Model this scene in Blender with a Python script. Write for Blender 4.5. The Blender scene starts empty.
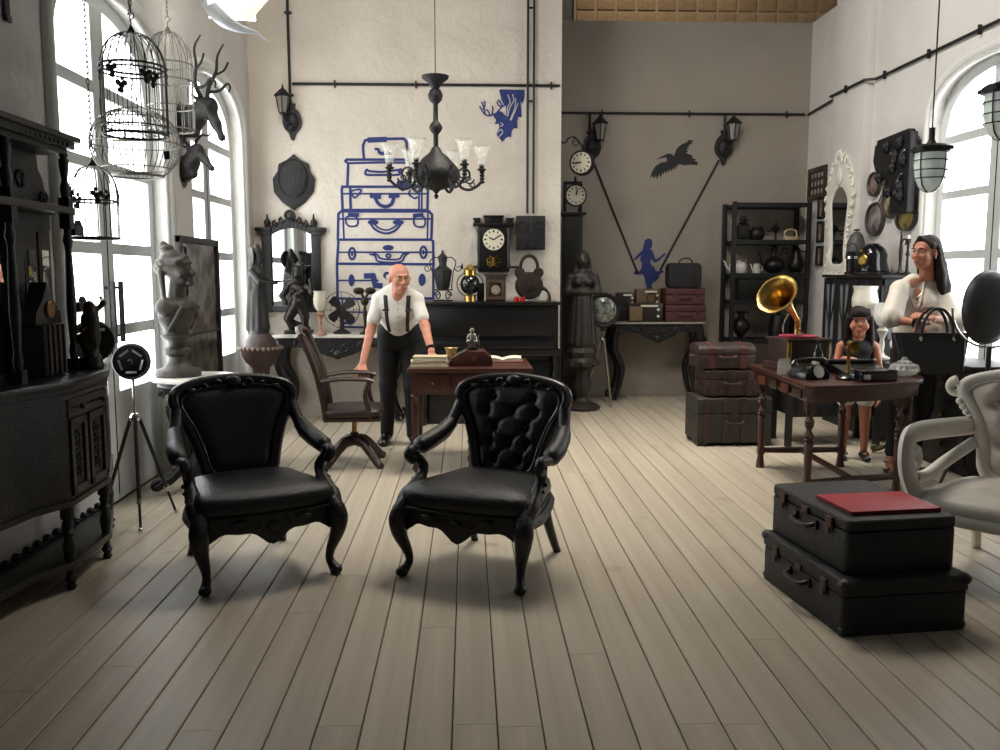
import bpy, bmesh, math, random
import numpy as np
from mathutils import Vector, Matrix, Euler
PI = math.pi
random.seed(7)
sc = bpy.context.scene
COL = sc.collection

# ---------------------------------------------------------------- camera
FPX, CAMH, VX, VY = 880.0, 1.45, 468.0, 273.0
YAW = math.atan((500-VX)/FPX)
PITCH = math.atan((375-VY)/FPX*math.cos(YAW))
cam = bpy.data.cameras.new('camera'); camo = bpy.data.objects.new('camera', cam); COL.objects.link(camo)
cam.sensor_fit = 'HORIZONTAL'; cam.sensor_width = 36.0; cam.lens = FPX/1000*36.0
cam.clip_start = .05
camo.location = (0, 0, CAMH); camo.rotation_euler = (PI/2-PITCH, 0, -YAW)
sc.camera = camo
sc.view_settings.view_transform = 'Standard'; sc.view_settings.look = 'None'
sc.view_settings.gamma = 1.0; sc.view_settings.use_curve_mapping = False
sc.view_settings.exposure = 0.0
# ---------------------------------------------------------------- world: the dim unlit studio around the set
W = bpy.data.worlds.new('world'); sc.world = W; W.use_nodes = True
bg = W.node_tree.nodes.get('Background') or W.node_tree.nodes.new('ShaderNodeBackground')
bg.inputs[0].default_value = (.62, .66, .70, 1); bg.inputs[1].default_value = .08
# ---------------------------------------------------------------- studio lamps hung above the open set, plus added unseen fills
def area(name, loc, target, sx, sy, watts, col, spread=180):
    l = bpy.data.lights.new(name, 'AREA'); l.shape = 'RECTANGLE'; l.size = sx; l.size_y = sy
    l.energy = watts; l.color = col; l.spread = math.radians(spread)
    o = bpy.data.objects.new(name, l); COL.objects.link(o); o.location = loc
    o.rotation_euler = (Vector(target)-Vector(loc)).to_track_quat('-Z', 'Y').to_euler()
    return o
KEY = area('overhead_softbox_light', (1.0, 6.7, 5.4), (1.0, 6.3, 0), 1.8, 1.6, 78, (1.0, .93, .83), 84)
PANEL_FILL = area('added_panel_fill_light', (2.4, 11.6, 6.9), (2.6, 13.2, 4.9), 1.2, .5, 16, (1.0, .9, .78), 150)  # unseen fill, added to brighten the tan panels behind the alcove
KEY3 = area('added_side_wall_fill', (1.2, 5.6, 5.0), (3.94, 8.0, 2.6), .9, .7, 42, (1.0, .95, .90), 100)  # added fill that lifts the right wall; its lamp is unseen
KEY2 = area('wall_wash_light', (-1.3, 5.2, 4.7), (-.5, 8.94, 2.6), .9, .7, 34, (1.0, .94, .86), 110)

# ---------------------------------------------------------------- pixel helpers (direction only; depth from what a thing touches)
_cy, _sy, _cp, _sp = math.cos(YAW), math.sin(YAW), math.cos(PITCH), math.sin(PITCH)
_F = Vector((_sy*_cp, _cy*_cp, -_sp)); _R = Vector((_cy, -_sy, 0)); _U = _R.cross(_F)
_C = Vector((0, 0, CAMH))
def ray(x, y): return _F+_R*((x-500)/FPX)+_U*((375-y)/FPX)
def atY(x, y, Y): d = ray(x, y); return _C+d*(Y/d.y)
def atX(x, y, X): d = ray(x, y); return _C+d*(X/d.x)
def atZ(x, y, Z=0.): d = ray(x, y); return _C+d*((Z-CAMH)/d.z)

# ---------------------------------------------------------------- materials
def lin(c): return tuple(((v/255)/12.92 if v/255 <= .04045 else ((v/255+.055)/1.055)**2.4) for v in c)
MATS = {}
def mat(name, col, rough=.6, metal=0., var=.15, vscale=6., bump=.0, bscale=40., spec=.5, coat=0., col2=None, emit=0., trans=0., alpha=1., rand=0., stretch=(1, 1, 1), detail=5., vthr=None, sheen=0.):
    if name in MATS: return MATS[name]
    m = bpy.data.materials.new(name); m.use_nodes = True
    nt = m.node_tree; n = nt.nodes; L = nt.links
    b = n['Principled BSDF']
    c = lin(col); c2 = lin(col2) if col2 else tuple(v*(1-var) for v in c)
    c1 = c if col2 else tuple(min(1, v*(1+var)) for v in c)
    tc = n.new('ShaderNodeTexCoord'); mp = n.new('ShaderNodeMapping'); mp.inputs['Scale'].default_value = stretch
    L.new(tc.outputs['Object'], mp.inputs[0])
    nz = n.new('ShaderNodeTexNoise'); nz.inputs['Scale'].default_value = vscale; nz.inputs['Detail'].default_value = detail
    L.new(mp.outputs[0], nz.inputs['Vector'])
    rp = n.new('ShaderNodeValToRGB'); rp.color_ramp.elements[0].color = (*c2, 1); rp.color_ramp.elements[1].color = (*c1, 1)
    rp.color_ramp.elements[0].position, rp.color_ramp.elements[1].position = vthr or (.3, .7)
    L.new(nz.outputs['Fac'], rp.inputs[0])
    out = rp.outputs[0]
    if rand:
        oi = n.new('ShaderNodeObjectInfo'); mr = n.new('ShaderNodeMapRange')
        mr.inputs[3].default_value = 1-rand; mr.inputs[4].default_value = 1+rand
        L.new(oi.outputs['Random'], mr.inputs[0])
        hs = n.new('ShaderNodeHueSaturation'); L.new(mr.outputs[0], hs.inputs['Value']); L.new(out, hs.inputs['Color']); out = hs.outputs[0]
    L.new(out, b.inputs['Base Color'])
    b.inputs['Roughness'].default_value = rough; b.inputs['Metallic'].default_value = metal
    b.inputs['Specular IOR Level'].default_value = spec
    b.inputs['Coat Weight'].default_value = coat; b.inputs['Coat Roughness'].default_value = .15
    if sheen: b.inputs['Sheen Weight'].default_value = sheen
    if trans: b.inputs['Transmission Weight'].default_value = trans
    if alpha < 1: b.inputs['Alpha'].default_value = alpha
    if emit:
        b.inputs['Emission Color'].default_value = (*c, 1); b.inputs['Emission Strength'].default_value = emit
    if bump:
        n2 = n.new('ShaderNodeTexNoise'); n2.inputs['Scale'].default_value = bscale; n2.inputs['Detail'].default_value = 4
        L.new(mp.outputs[0], n2.inputs['Vector'])
        bp = n.new('ShaderNodeBump'); bp.inputs['Strength'].default_value = min(1, bump); bp.inputs['Distance'].default_value = .01*max(1, bump)
        L.new(n2.outputs['Fac'], bp.inputs['Height']); L.new(bp.outputs[0], b.inputs['Normal'])
    MATS[name] = m
    return m
def glass_mat(name, tint=(1, 1, 1), refl=.05, rough=.06, milk=.22):
    # thin clear glass: transparent with a fresnel sheen
    if name in MATS: return MATS[name]
    m = bpy.data.materials.new(name); m.use_nodes = True; nt = m.node_tree; n = nt.nodes; L = nt.links
    for x in list(n): n.remove(x)
    o = n.new('ShaderNodeOutputMaterial'); mx = n.new('ShaderNodeMixShader'); t = n.new('ShaderNodeBsdfTransparent'); g = n.new('ShaderNodeBsdfGlossy')
    t.inputs[0].default_value = (*tint, 1); g.inputs['Roughness'].default_value = rough
    fr = n.new('ShaderNodeFresnel'); fr.inputs[0].default_value = 1.5
    ad = n.new('ShaderNodeMath'); ad.operation = 'ADD'; ad.inputs[1].default_value = refl; ad.use_clamp = True
    df = n.new('ShaderNodeBsdfTranslucent'); df.inputs[0].default_value = (.95, .95, .93, 1); m2 = n.new('ShaderNodeMixShader'); m2.inputs[0].default_value = milk
    L.new(t.outputs[0], m2.inputs[1]); L.new(df.outputs[0], m2.inputs[2])
    L.new(fr.outputs[0], ad.inputs[0]); L.new(ad.outputs[0], mx.inputs[0]); L.new(m2.outputs[0], mx.inputs[1]); L.new(g.outputs[0], mx.inputs[2]); L.new(mx.outputs[0], o.inputs[0])
    MATS[name] = m; return m

# ---------------------------------------------------------------- mesh builder
class MB:
    def __init__(s): s.v = []; s.f = []; s.M = Matrix()
    def at(s, loc=(0, 0, 0), rot=(0, 0, 0), sca=(1, 1, 1)):
        if not hasattr(sca, '__len__'): sca = (sca,)*3
        s.M = Matrix.LocRotScale(Vector(loc), Euler(rot), Vector(sca)); return s
    def add(s, vs, fs):
        o = len(s.v); M = s.M
        s.v += [tuple(M @ Vector(p)) for p in vs]; s.f += [tuple(i+o for i in f) for f in fs]; return s
    def box(s, c, d, tx=1., ty=1.):
        x, y, z = c; a, b, h = d[0]/2, d[1]/2, d[2]/2
        vs = [(x-a, y-b, z-h), (x+a, y-b, z-h), (x+a, y+b, z-h), (x-a, y+b, z-h),
              (x-a*tx, y-b*ty, z+h), (x+a*tx, y-b*ty, z+h), (x+a*tx, y+b*ty, z+h), (x-a*tx, y+b*ty, z+h)]
        return s.add(vs, [(3, 2, 1, 0), (4, 5, 6, 7), (0, 1, 5, 4), (1, 2, 6, 5), (2, 3, 7, 6), (3, 0, 4, 7)])
    def bb(s, x0, x1, y0, y1, z0, z1): return s.box(((x0+x1)/2, (y0+y1)/2, (z0+z1)/2), (x1-x0, y1-y0, z1-z0))
    def loft(s, rings, caps=True, closed=False):
        n = len(rings[0]); vs = [p for r in rings for p in r]; fs = []
        m = len(rings)
        for i in range(m if closed else m-1):
            j = (i+1) % m
            for k in range(n):
                l = (k+1) % n
                fs.append((i*n+k, i*n+l, j*n+l, j*n+k))
        if caps and not closed:
            fs.append(tuple(range(n-1, -1, -1))); fs.append(tuple((m-1)*n+k for k in range(n)))
        return s.add(vs, fs)
    def lathe(s, prof, seg=20, c=(0, 0, 0), sx=1., sy=1., lobes=0, lob=0., ring=False):
        rings = []
        for r, z in prof:
            ring_ = []
            for k in range(seg):
                a = 2*PI*k/seg; rr = max(r, 1e-4)*(1+lob*math.cos(lobes*a)) if lobes else max(r, 1e-4)
                ring_.append((c[0]+rr*math.cos(a)*sx, c[1]+rr*math.sin(a)*sy, c[2]+z))
            rings.append(ring_)
        return s.loft(rings, closed=ring)
    def tube(s, pts, r, seg=8, closed=False, caps=True, flat=None):
        P = [Vector(p) for p in pts]; n = len(P)
        R = r if hasattr(r, '__len__') else [r]*n
        T = []
        for i in range(n):
            a = P[(i-1) % n] if (closed or i > 0) else P[i]; b = P[(i+1) % n] if (closed or i < n-1) else P[i]
            d = b-a; T.append(d.normalized() if d.length > 1e-9 else Vector((0, 0, 1)))
        u = T[0].orthogonal().normalized() if abs(T[0].z) > .99 else T[0].cross(Vector((0, 0, 1))).normalized()
        rings = []
        for i in range(n):
            t = T[i]; u = (u-t*u.dot(t))
            u = u.normalized() if u.length > 1e-6 else t.orthogonal().normalized()
            w = t.cross(u); ring = []
            for k in range(seg):
                a = 2*PI*k/seg
                ring.append(tuple(P[i]+u*(R[i]*math.cos(a)*(flat[0] if flat else 1))+w*(R[i]*math.sin(a)*(flat[1] if flat else 1))))
            rings.append(ring)
        return s.loft(rings, caps=caps, closed=closed)
    def cyl(s, a, b, r, r2=None, seg=12): return s.tube([a, b], [r, r if r2 is None else r2], seg)
    def sph(s, c, r, seg=12, rings=8):
        if not hasattr(r, '__len__'): r = (r, r, r)
        vs = [(c[0], c[1], c[2]-r[2])]; fs = []
        for i in range(1, rings):
            t = PI*i/rings-PI/2
            for k in range(seg):
                a = 2*PI*k/seg
                vs.append((c[0]+r[0]*math.cos(t)*math.cos(a), c[1]+r[1]*math.cos(t)*math.sin(a), c[2]+r[2]*math.sin(t)))
        vs.append((c[0], c[1], c[2]+r[2])); top = len(vs)-1
        for k in range(seg): fs.append((0, 1+(k+1) % seg, 1+k))
        for i in range(rings-2):
            for k in range(seg):
                a = 1+i*seg+k; b = 1+i*seg+(k+1) % seg
                fs.append((a, b, b+seg, a+seg))
        o = 1+(rings-2)*seg
        for k in range(seg): fs.append((o+k, o+(k+1) % seg, top))
        return s.add(vs, fs)
    def prism(s, poly, d0, d1, ax='y'):
        # poly in the two other axes (x,z) for y, (y,z) for x, (x,y) for z
        def m(p, d): return {'y': (p[0], d, p[1]), 'x': (d, p[0], p[1]), 'z': (p[0], p[1], d)}[ax]
        n = len(poly); vs = [m(p, d0) for p in poly]+[m(p, d1) for p in poly]
        fs = [tuple(range(n)), tuple(range(2*n-1, n-1, -1))]+[(i, i+n, (i+1) % n+n, (i+1) % n) for i in range(n)]
        return s.add(vs, fs)
    def grid(s, fn, nu, nv, wrap=False):
        vs = [fn(i/nu, j/nv) for i in range(nu+(0 if wrap else 1)) for j in range(nv+1)]; fs = []
        m = nu if wrap else nu+1
        for i in range(nu):
            for j in range(nv):
                a = i*(nv+1)+j; b = ((i+1) % m)*(nv+1)+j
                fs.append((a, b, b+1, a+1))
        return s.add(vs, fs)
    def scroll(s, c, r0, turns, r, ax='y', start=0., dirn=1, seg=6, n=22, rin=.25, taper=.5):
        # a spiral volute in the plane normal to ax
        pts = []; rr = []
        for i in range(n+1):
            t = i/n; a = start+dirn*2*PI*turns*t; q = r0*(1-(1-rin)*t)
            u, w = q*math.cos(a), q*math.sin(a)
            pts.append({'y': (c[0]+u, c[1], c[2]+w), 'x': (c[0], c[1]+u, c[2]+w), 'z': (c[0]+u, c[1]+w, c[2])}[ax]); rr.append(r*(1-(1-taper)*t))
        return s.tube(pts, rr, seg)
    def mesh(s, name, m, bevel=0., smooth=35., bseg=2, fix=True):
        me = bpy.data.meshes.new(name); me.from_pydata(s.v, [], s.f)
        bm = bmesh.new(); bm.from_mesh(me)
        if fix: bmesh.ops.recalc_face_normals(bm, faces=bm.faces)
        if bevel:
            ed = [e for e in bm.edges if len(e.link_faces) == 2 and e.calc_face_angle(0) > .6]
            bmesh.ops.bevel(bm, geom=ed, offset=bevel, segments=bseg, affect='EDGES', profile=.6, clamp_overlap=True)
        bm.to_mesh(me); bm.free()
        for ms in (m if isinstance(m, (list, tuple)) else [m]): me.materials.append(ms)
        if smooth:
            me.shade_smooth(); me.set_sharp_from_angle(angle=math.radians(smooth))
        me.update(); return me
    def build(s, name, m, parent=None, loc=(0, 0, 0), rot=(0, 0, 0), **kw):
        o = bpy.data.objects.new(name, s.mesh(name, m, **kw)); COL.objects.link(o)
        o.location = loc; o.rotation_euler = rot; o.parent = parent
        return o
def tag(o, label, cat, group=None, kind=None):
    if label: o['label'] = label
    if cat: o['category'] = cat
    if group: o['group'] = group
    if kind: o['kind'] = kind
    return o
def thing(name, label, cat, loc=(0, 0, 0), rz=0., group=None, rot=None, sca=None):
    o = bpy.data.objects.new(name, None); COL.objects.link(o); o.empty_display_size = .1
    o.location = loc; o.rotation_euler = rot or (0, 0, rz)
    if sca: o.scale = sca if hasattr(sca, '__len__') else (sca,)*3
    return tag(o, label, cat, group)
def struct(o): o['kind'] = 'structure'; return o
def sempty(name, loc=(0, 0, 0)):
    o = bpy.data.objects.new(name, None); COL.objects.link(o); o.location = loc; o['kind'] = 'structure'; return o
def dup(root, loc=None, rz=None, label=None, group=None, parent=None):
    r = root.copy(); COL.objects.link(r)
    if parent is not None: r.parent = parent
    if loc is not None: r.location = loc
    if rz is not None: r.rotation_euler = (0, 0, rz)
    if label: r['label'] = label
    if group: r['group'] = group
    for ch in list(root.children):
        c = ch.copy(); COL.objects.link(c); c.parent = r
        for g in list(ch.children):
            d = g.copy(); COL.objects.link(d); d.parent = c
    return r
def arc(cx, cy, r, a0, a1, n=12, ry=None):
    return [(cx+r*math.cos(a0+(a1-a0)*i/n), cy+(ry or r)*math.sin(a0+(a1-a0)*i/n)) for i in range(n+1)]
def spl(pts, n=6, closed=False):
    # Catmull-Rom through points (any dimension)
    P = [np.array(p, float) for p in pts]; m = len(P); out = []
    for i in range(m if closed else m-1):
        p0 = P[(i-1) % m] if closed or i > 0 else 2*P[0]-P[1]; p1 = P[i]; p2 = P[(i+1) % m]
        p3 = P[(i+2) % m] if closed or i+2 < m else 2*P[-1]-P[-2]
        for k in range(n):
            t = k/n
            out.append(tuple(.5*((2*p1)+(-p0+p2)*t+(2*p0-5*p1+4*p2-p3)*t*t+(-p0+3*p1-3*p2+p3)*t**3)))
    if not closed: out.append(tuple(P[-1]))
    return out
def rrect(w, h, r, n=4, cx=0., cy=0.):
    o = []
    for sx, sy, a in ((1, 1, 0), (-1, 1, PI/2), (-1, -1, PI), (1, -1, 1.5*PI)):
        o += arc(cx+sx*(w/2-r), cy+sy*(h/2-r), r, a, a+PI/2, n)
    return o

# palette
M_black = mat('black_lacquered_wood', (12, 11, 11), .36, var=.25, bump=.2, bscale=60, coat=.1)
M_ebony = mat('carved_ebony', (18, 16, 15), .45, var=.35, vscale=14, bump=.4, bscale=70)
M_leather = mat('black_leather', (14, 14, 14), .36, var=.2, bump=.35, bscale=160)
M_iron = mat('dark_iron', (38, 38, 38), .5, .6, var=.25, vscale=20, bump=.3, bscale=60)
M_ironpaint = mat('black_painted_iron', (22, 22, 23), .55, .1, var=.25, vscale=20, bump=.3, bscale=60)
M_chrome = mat('chrome', (200, 200, 198), .18, 1.)
M_brass = mat('polished_brass', (198, 162, 92), .28, 1., var=.25, vscale=9)
M_oldbrass = mat('aged_brass', (140, 112, 60), .38, 1., var=.35, vscale=18)
M_wood = mat('dark_brown_wood', (52, 33, 25), .4, var=.35, vscale=7, stretch=(1, 1, 6), bump=.2, bscale=30, coat=.2)
M_redwood = mat('mahogany', (66, 33, 25), .36, var=.35, vscale=7, stretch=(6, 1, 1), bump=.15, coat=.25)
M_marble = mat('white_marble', (225, 220, 208), .28, var=.0, col2=(190, 186, 176), vscale=5)
M_white = mat('white_painted', (225, 222, 214), .5, var=.06)
M_cream = mat('cream_ceramic', (226, 214, 190), .35, var=.1)
M_mirror = mat('mirror_glass', (205, 210, 208), .03, 1., var=.03)
M_glass = mat('clear_glass', (236, 236, 228), .1, var=.02, alpha=.2, spec=.8)
M_blue = mat('blue_wall_paint', (30, 44, 104), .7, var=.2, vscale=20)
M_paintblack = mat('black_wall_paint', (28, 28, 30), .7, var=.15)
M_dial = mat('clock_dial', (222, 214, 192), .5, var=.06)
# ================================================================ the setting
XL, XR, YB, YA = -2.13, 3.94, 8.94, 10.28
XE = .934            # free end of the centre wall
def plaster(name, col, col2, bump=1.):
    m = mat(name, col, .85, var=0, col2=col2, vscale=1.3, detail=8, spec=.2)
    nt = m.node_tree; n = nt.nodes; L = nt.links; b = n['Principled BSDF']
    tc = n['Texture Coordinate']
    a = n.new('ShaderNodeTexNoise'); a.inputs['Scale'].default_value = 5; a.inputs['Detail'].default_value = 9; a.inputs['Roughness'].default_value = .62
    v = n.new('ShaderNodeTexVoronoi'); v.inputs['Scale'].default_value = 3.5; v.feature = 'SMOOTH_F1'
    L.new(tc.outputs['Object'], a.inputs['Vector'])
    mx = n.new('ShaderNodeMixRGB'); mx.inputs[0].default_value = .12; L.new(tc.outputs['Object'], mx.inputs[1]); L.new(a.outputs['Color'], mx.inputs[2]); L.new(mx.outputs[0], v.inputs['Vector'])
    s = n.new('ShaderNodeMath'); s.operation = 'ADD'; L.new(a.outputs['Fac'], s.inputs[0]); L.new(v.outputs['Distance'], s.inputs[1])
    bp = n.new('ShaderNodeBump'); bp.inputs['Strength'].default_value = .8*bump; bp.inputs['Distance'].default_value = .045
    L.new(s.outputs[0], bp.inputs['Height']); L.new(bp.outputs[0], b.inputs['Normal'])
    return m
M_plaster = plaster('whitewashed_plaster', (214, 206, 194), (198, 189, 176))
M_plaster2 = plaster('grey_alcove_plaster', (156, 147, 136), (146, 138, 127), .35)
M_wallwhite = plaster('white_side_wall_plaster', (216, 212, 206), (204, 200, 194), .45)
M_trim = mat('white_window_moulding', (214, 214, 208), .5, var=.05)
M_frame = mat('pale_grey_window_frame', (196, 199, 198), .5, var=.05)
M_pane = mat('backlit_frosted_pane', (246, 250, 252), .4, var=.02, emit=6.5)

# --- floor: whitewashed boards running away from the camera
def plank_material():
    m = mat('whitewashed_floorboard', (193, 182, 163), .42, var=0, col2=(172, 160, 141), vscale=2.2, stretch=(9, .7, 1), rand=.07, spec=.45, detail=7)
    nt = m.node_tree; n = nt.nodes; L = nt.links; b = n['Principled BSDF']; tc = n['Texture Coordinate']
    # object-space plus a per-board offset so knots differ; scattered scuffs and knots
    gm = n.new('ShaderNodeNewGeometry')
    k = n.new('ShaderNodeTexNoise'); k.inputs['Scale'].default_value = 3.4; k.inputs['Detail'].default_value = 3; L.new(gm.outputs['Position'], k.inputs['Vector'])
    r = n.new('ShaderNodeValToRGB'); r.color_ramp.elements[0].position = .66; r.color_ramp.elements[1].position = .74
    r.color_ramp.elements[0].color = (0, 0, 0, 1); r.color_ramp.elements[1].color = (1, 1, 1, 1); L.new(k.outputs['Fac'], r.inputs[0])
    mx = n.new('ShaderNodeMixRGB'); mx.blend_type = 'MULTIPLY'; mx.inputs[2].default_value = (.62, .55, .47, 1)
    src = b.inputs['Base Color'].links[0].from_socket
    mm = n.new('ShaderNodeMath'); mm.operation = 'MULTIPLY'; mm.inputs[1].default_value = .55; L.new(r.outputs[0], mm.inputs[0])
    L.new(mm.outputs[0], mx.inputs[0]); L.new(src, mx.inputs[1]); L.new(mx.outputs[0], b.inputs['Base Color'])
    w = n.new('ShaderNodeTexNoise'); w.inputs['Scale'].default_value = 4
    mp = n.new('ShaderNodeMapping'); mp.inputs['Scale'].default_value = (30, .8, 1); L.new(gm.outputs['Position'], mp.inputs[0]); L.new(mp.outputs[0], w.inputs['Vector'])
    bp = n.new('ShaderNodeBump'); bp.inputs['Strength'].default_value = .22; bp.inputs['Distance'].default_value = .003
    L.new(w.outputs['Fac'], bp.inputs['Height']); L.new(bp.outputs[0], b.inputs['Normal'])
    return m
M_plank = plank_material()
M_sub = mat('dark_subfloor', (58, 49, 40), .9)
floor = sempty('floor')
MB().bb(XL-.3, XR+.3, -1.6, YA+.2, -.12, -.02).build('subfloor', M_sub, floor)
PW, PX0 = .1455, -.056
pm = MB().prism([(-PW/2+.0022, -.022), (PW/2-.0022, -.022), (PW/2-.0022, -.0035), (PW/2-.0058, 0), (-PW/2+.0058, 0), (-PW/2+.0022, -.0035)], 0, 1, 'y').mesh('plank', M_plank, smooth=0)
rng = random.Random(3)
k0 = int((XL-.1-PX0)/PW)-1; k1 = int((XR+.1-PX0)/PW)+1
for k in range(k0, k1+1):
    xc = PX0+(k+.5)*PW; y = -1.5-rng.random()*2
    while y < YA:
        ln = rng.choice((2.4, 3.0, 3.6, 4.2))
        a, b_ = max(y, -1.5), min(y+ln, YA+.05)
        if b_-a > .05:
            o = bpy.data.objects.new('plank', pm); COL.objects.link(o); o.parent = floor
            o.location = (xc, a+.001, 0); o.scale = (1, b_-a-.002, 1)
        y += ln

# --- walls
struct(MB().bb(XL-.25, XE, YB, YB+.22, -.02, 5.6).build('wall_back', M_plaster))
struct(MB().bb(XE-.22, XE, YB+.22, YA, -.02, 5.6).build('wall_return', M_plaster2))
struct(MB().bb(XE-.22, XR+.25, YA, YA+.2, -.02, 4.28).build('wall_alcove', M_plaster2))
ZS, RISE, ZTOP = 2.70, .41, 4.28
def arch_z(t, zs=ZS, rise=RISE): return zs+rise*max(0., 1-abs(t)**2.5)**(1/2.1)
def side_wall(name, x0, x1, ya, yb, zt, ops, m):
    b = MB(); ys = ya
    for (o0, o1) in ops:
        b.bb(x0, x1, ys, o0, -.02, zt)
        n = 20; c = (o0+o1)/2; h = (o1-o0)/2
        pts = [(c+h*(-1+2*i/n), arch_z(-1+2*i/n)) for i in range(n+1)]
        for i in range(n):
            b.prism([pts[i], pts[i+1], (pts[i+1][0], zt), (pts[i][0], zt)], x0, x1, 'x')
        ys = o1
    b.bb(x0, x1, ys, yb, -.02, zt)
    return struct(b.build(name, m, smooth=30))
W1, W2, W3 = (4.73, 6.40), (6.90, 8.57), (5.87, 7.54)
side_wall('wall_left', XL-.25, XL, -1.5, YB, 5.6, [W1, W2], M_wallwhite)
side_wall('wall_right', XR, XR+.25, 1.2, YA, ZTOP, [W3], M_wallwhite)
struct(MB().bb(XR-.09, XR, 8.65, 9.40, 0, ZTOP).build('trim_1', M_wallwhite, bevel=.006))       # shallow pilaster
struct(MB().bb(XL, XL+.05, 6.46, 6.84, 0, 3.3).build('trim_2', M_wallwhite, bevel=.01))
# studio behind the open top: grid of tan acoustic panels
M_tan = mat('tan_acoustic_panel', (198, 164, 122), .9, var=.18, vscale=22, bump=.6, bscale=90, rand=.08)
M_tanj = mat('panel_batten', (205, 178, 142), .8, var=.08)
M_studio = mat('grey_studio_wall', (120, 118, 112), .9, var=.1)
ws = sempty('wall_studio', (0, 13.2, 0))
MB().bb(-6, 9, .05, .2, -.02, 8).build('studio_wall_face', M_studio, ws)
MB().bb(1.55, 8.2, 0, .05, 4.2, 7.4).build('panel_backing', M_tanj, ws)
tile = MB().bb(-.128, .128, -.02, .0, -.128, .128).mesh('acoustic_panel', M_tan, bevel=.006)
for i in range(22):
    for j in range(9):
        o = bpy.data.objects.new('acoustic_panel', tile); COL.objects.link(o); o.parent = ws; o.location = (1.72+i*.295, 0, 4.48+j*.295)

# --- windows
def window(idx, xg, side, y0, y1, handles=False):
    root = sempty('window_%d' % idx, (xg, 0, 0)); c = (y0+y1)/2; h = (y1-y0)/2
    zin = lambda y: arch_z((y-c)/h)
    fr = MB(); T = .03          # half thickness of frame
    F = .085
    zb = .02
    # outer frame: jambs, bottom rail, arch band, meeting stiles
    fr.bb(-T+.001, T-.001, y0, y0+F, zb, ZS+.2); fr.bb(-T+.001, T-.001, y1-F, y1, zb, ZS+.2)
    n = 24
    P = [(c+h*(-1+2*i/n), arch_z(-1+2*i/n)) for i in range(n+1)]
    Q = [(c+(h-F)*(-1+2*i/n), arch_z(-1+2*i/n)-F*(1.0+.15*abs(-1+2*i/n))) for i in range(n+1)]
    for i in range(n): fr.prism([Q[i], Q[i+1], P[i+1], P[i]], -T, T, 'x')
    fr.bb(-T+.002, T-.002, c-.092, c+.092, zb, arch_z(0)-.04)
    bars = [(zb, .70), (1.055, 1.125), (1.565, 1.635), (2.065, 2.13), (2.515, 2.585)]
    for a, b_ in bars: fr.bb(-T+.004, T-.004, y0+.02, y1-.02, a, b_)
    fr.build('window_frame', M_frame, root, smooth=25)
    g = MB(); g.bb(-T-.002, T+.002, c-.004, c+.004, .05, 2.5)
    g.build('meeting_joint', M_iron, root)
    for sgn in (0, 1):
        a0, a1 = (y0+F, c-.092) if sgn == 0 else (c+.092, y1-F)
        for (z0, z1) in ((.70, 1.055), (1.125, 1.565), (1.635, 2.065), (2.13, 2.515)):
            MB().bb(-.004, .004, a0-.01, a1+.01, z0-.01, z1+.01).build('pane', M_pane, root)
        m = 10; top = [(a0+(a1-a0)*i/m) for i in range(m+1)]
        poly = [(a0, 2.575), (a1, 2.575)]+[(y, max(2.59, zin(y)-.03)) for y in reversed(top)]
        MB().prism(poly, -.004, .004, 'x').build('pane', M_pane, root)
    if handles:
        for s in (-1, 1):
            hb = MB(); yy = c+s*.062; xx = -side*.075
            hb.bb(xx-.012, xx+.012, yy-.014, yy+.014, 1.02, 1.40)
            for z in (1.06, 1.36): hb.cyl((xx, yy, z), (-side*.02, yy, z), .009, seg=8)
            hb.build('door_handle', M_iron, root, bevel=.002)
    return root
window(1, XL-.12, -1, *W1, handles=True); window(2, XL-.12, -1, *W2); window(3, XR+.12, 1, *W3)
def architrave(idx, x, side, y0, y1):
    c = (y0+y1)/2; h = (y1-y0)/2; b = MB()
    def path(off):
        pts = [(x, y0-off, 0), (x, y0-off, ZS*.5), (x, y0-off, ZS)]
        n = 22
        for i in range(1, n):
            a = PI-PI*i/n; t = math.cos(a)
            t2 = math.copysign(abs(t)**.9, t)
            pts.append((x, c+(h+off)*t2, arch_z(t2)+off))
        pts += [(x, y1+off, ZS), (x, y1+off, ZS*.5), (x, y1+off, 0)]
        return pts
    b.tube(path(.035), .05, 10, flat=(.8, 1)); b.tube(path(-.012), .022, 8)
    return struct(b.build('trim_%d' % idx, M_trim, smooth=60))
architrave(3, XL+.004, -1, *W1); architrave(4, XL+.004, -1, *W2); architrave(5, XR-.004, 1, *W3)
struct(MB().bb(XL, XE, YB-.015, YB, 0, .11).build('baseboard_back', M_plaster, bevel=.004))
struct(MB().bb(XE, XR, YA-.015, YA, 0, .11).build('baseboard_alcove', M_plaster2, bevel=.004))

# --- surface conduit with saddle clips
def conduit(label, paths, clips, r=.0135):
    t = thing('conduit_pipe', label, 'pipe', group='surface conduits')
    b = MB()
    for p in paths: b.tube(p, r, 8)
    b.build('pipe_run', M_ironpaint, t)
    for (c, ax) in clips:
        d = {'x': (.016, .03, .07), 'z': (.07, .03, .016), 'y': (.03, .016, .075)}[ax]
        MB().box(c, d).build('clip', M_ironpaint, t, bevel=.004)
    return t
yb = YB-.02; ya = YA-.02
zP = atY(420, 85, YB).z; x0 = atY(290, 60, YB).x; xv = atY(527.5, 60, YB).x; xw = atY(533.5, 60, YB).x
conduit('long horizontal iron conduit above the blue suitcase mural', [[(x0+.018, yb+.004, zP), (XE-.02, yb+.004, zP)]], [((atY(p, 85, YB).x, yb, zP), 'x') for p in (335, 416, 551)])
conduit('single iron conduit dropping to the lantern above the shield plaque', [[(x0-.015, yb, 5.5), (x0-.005, yb, zP), (x0-.005, yb, zP-.25)]], [((x0-.005, yb, atY(289, p, YB).z), 'z') for p in (13, 95)])
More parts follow.
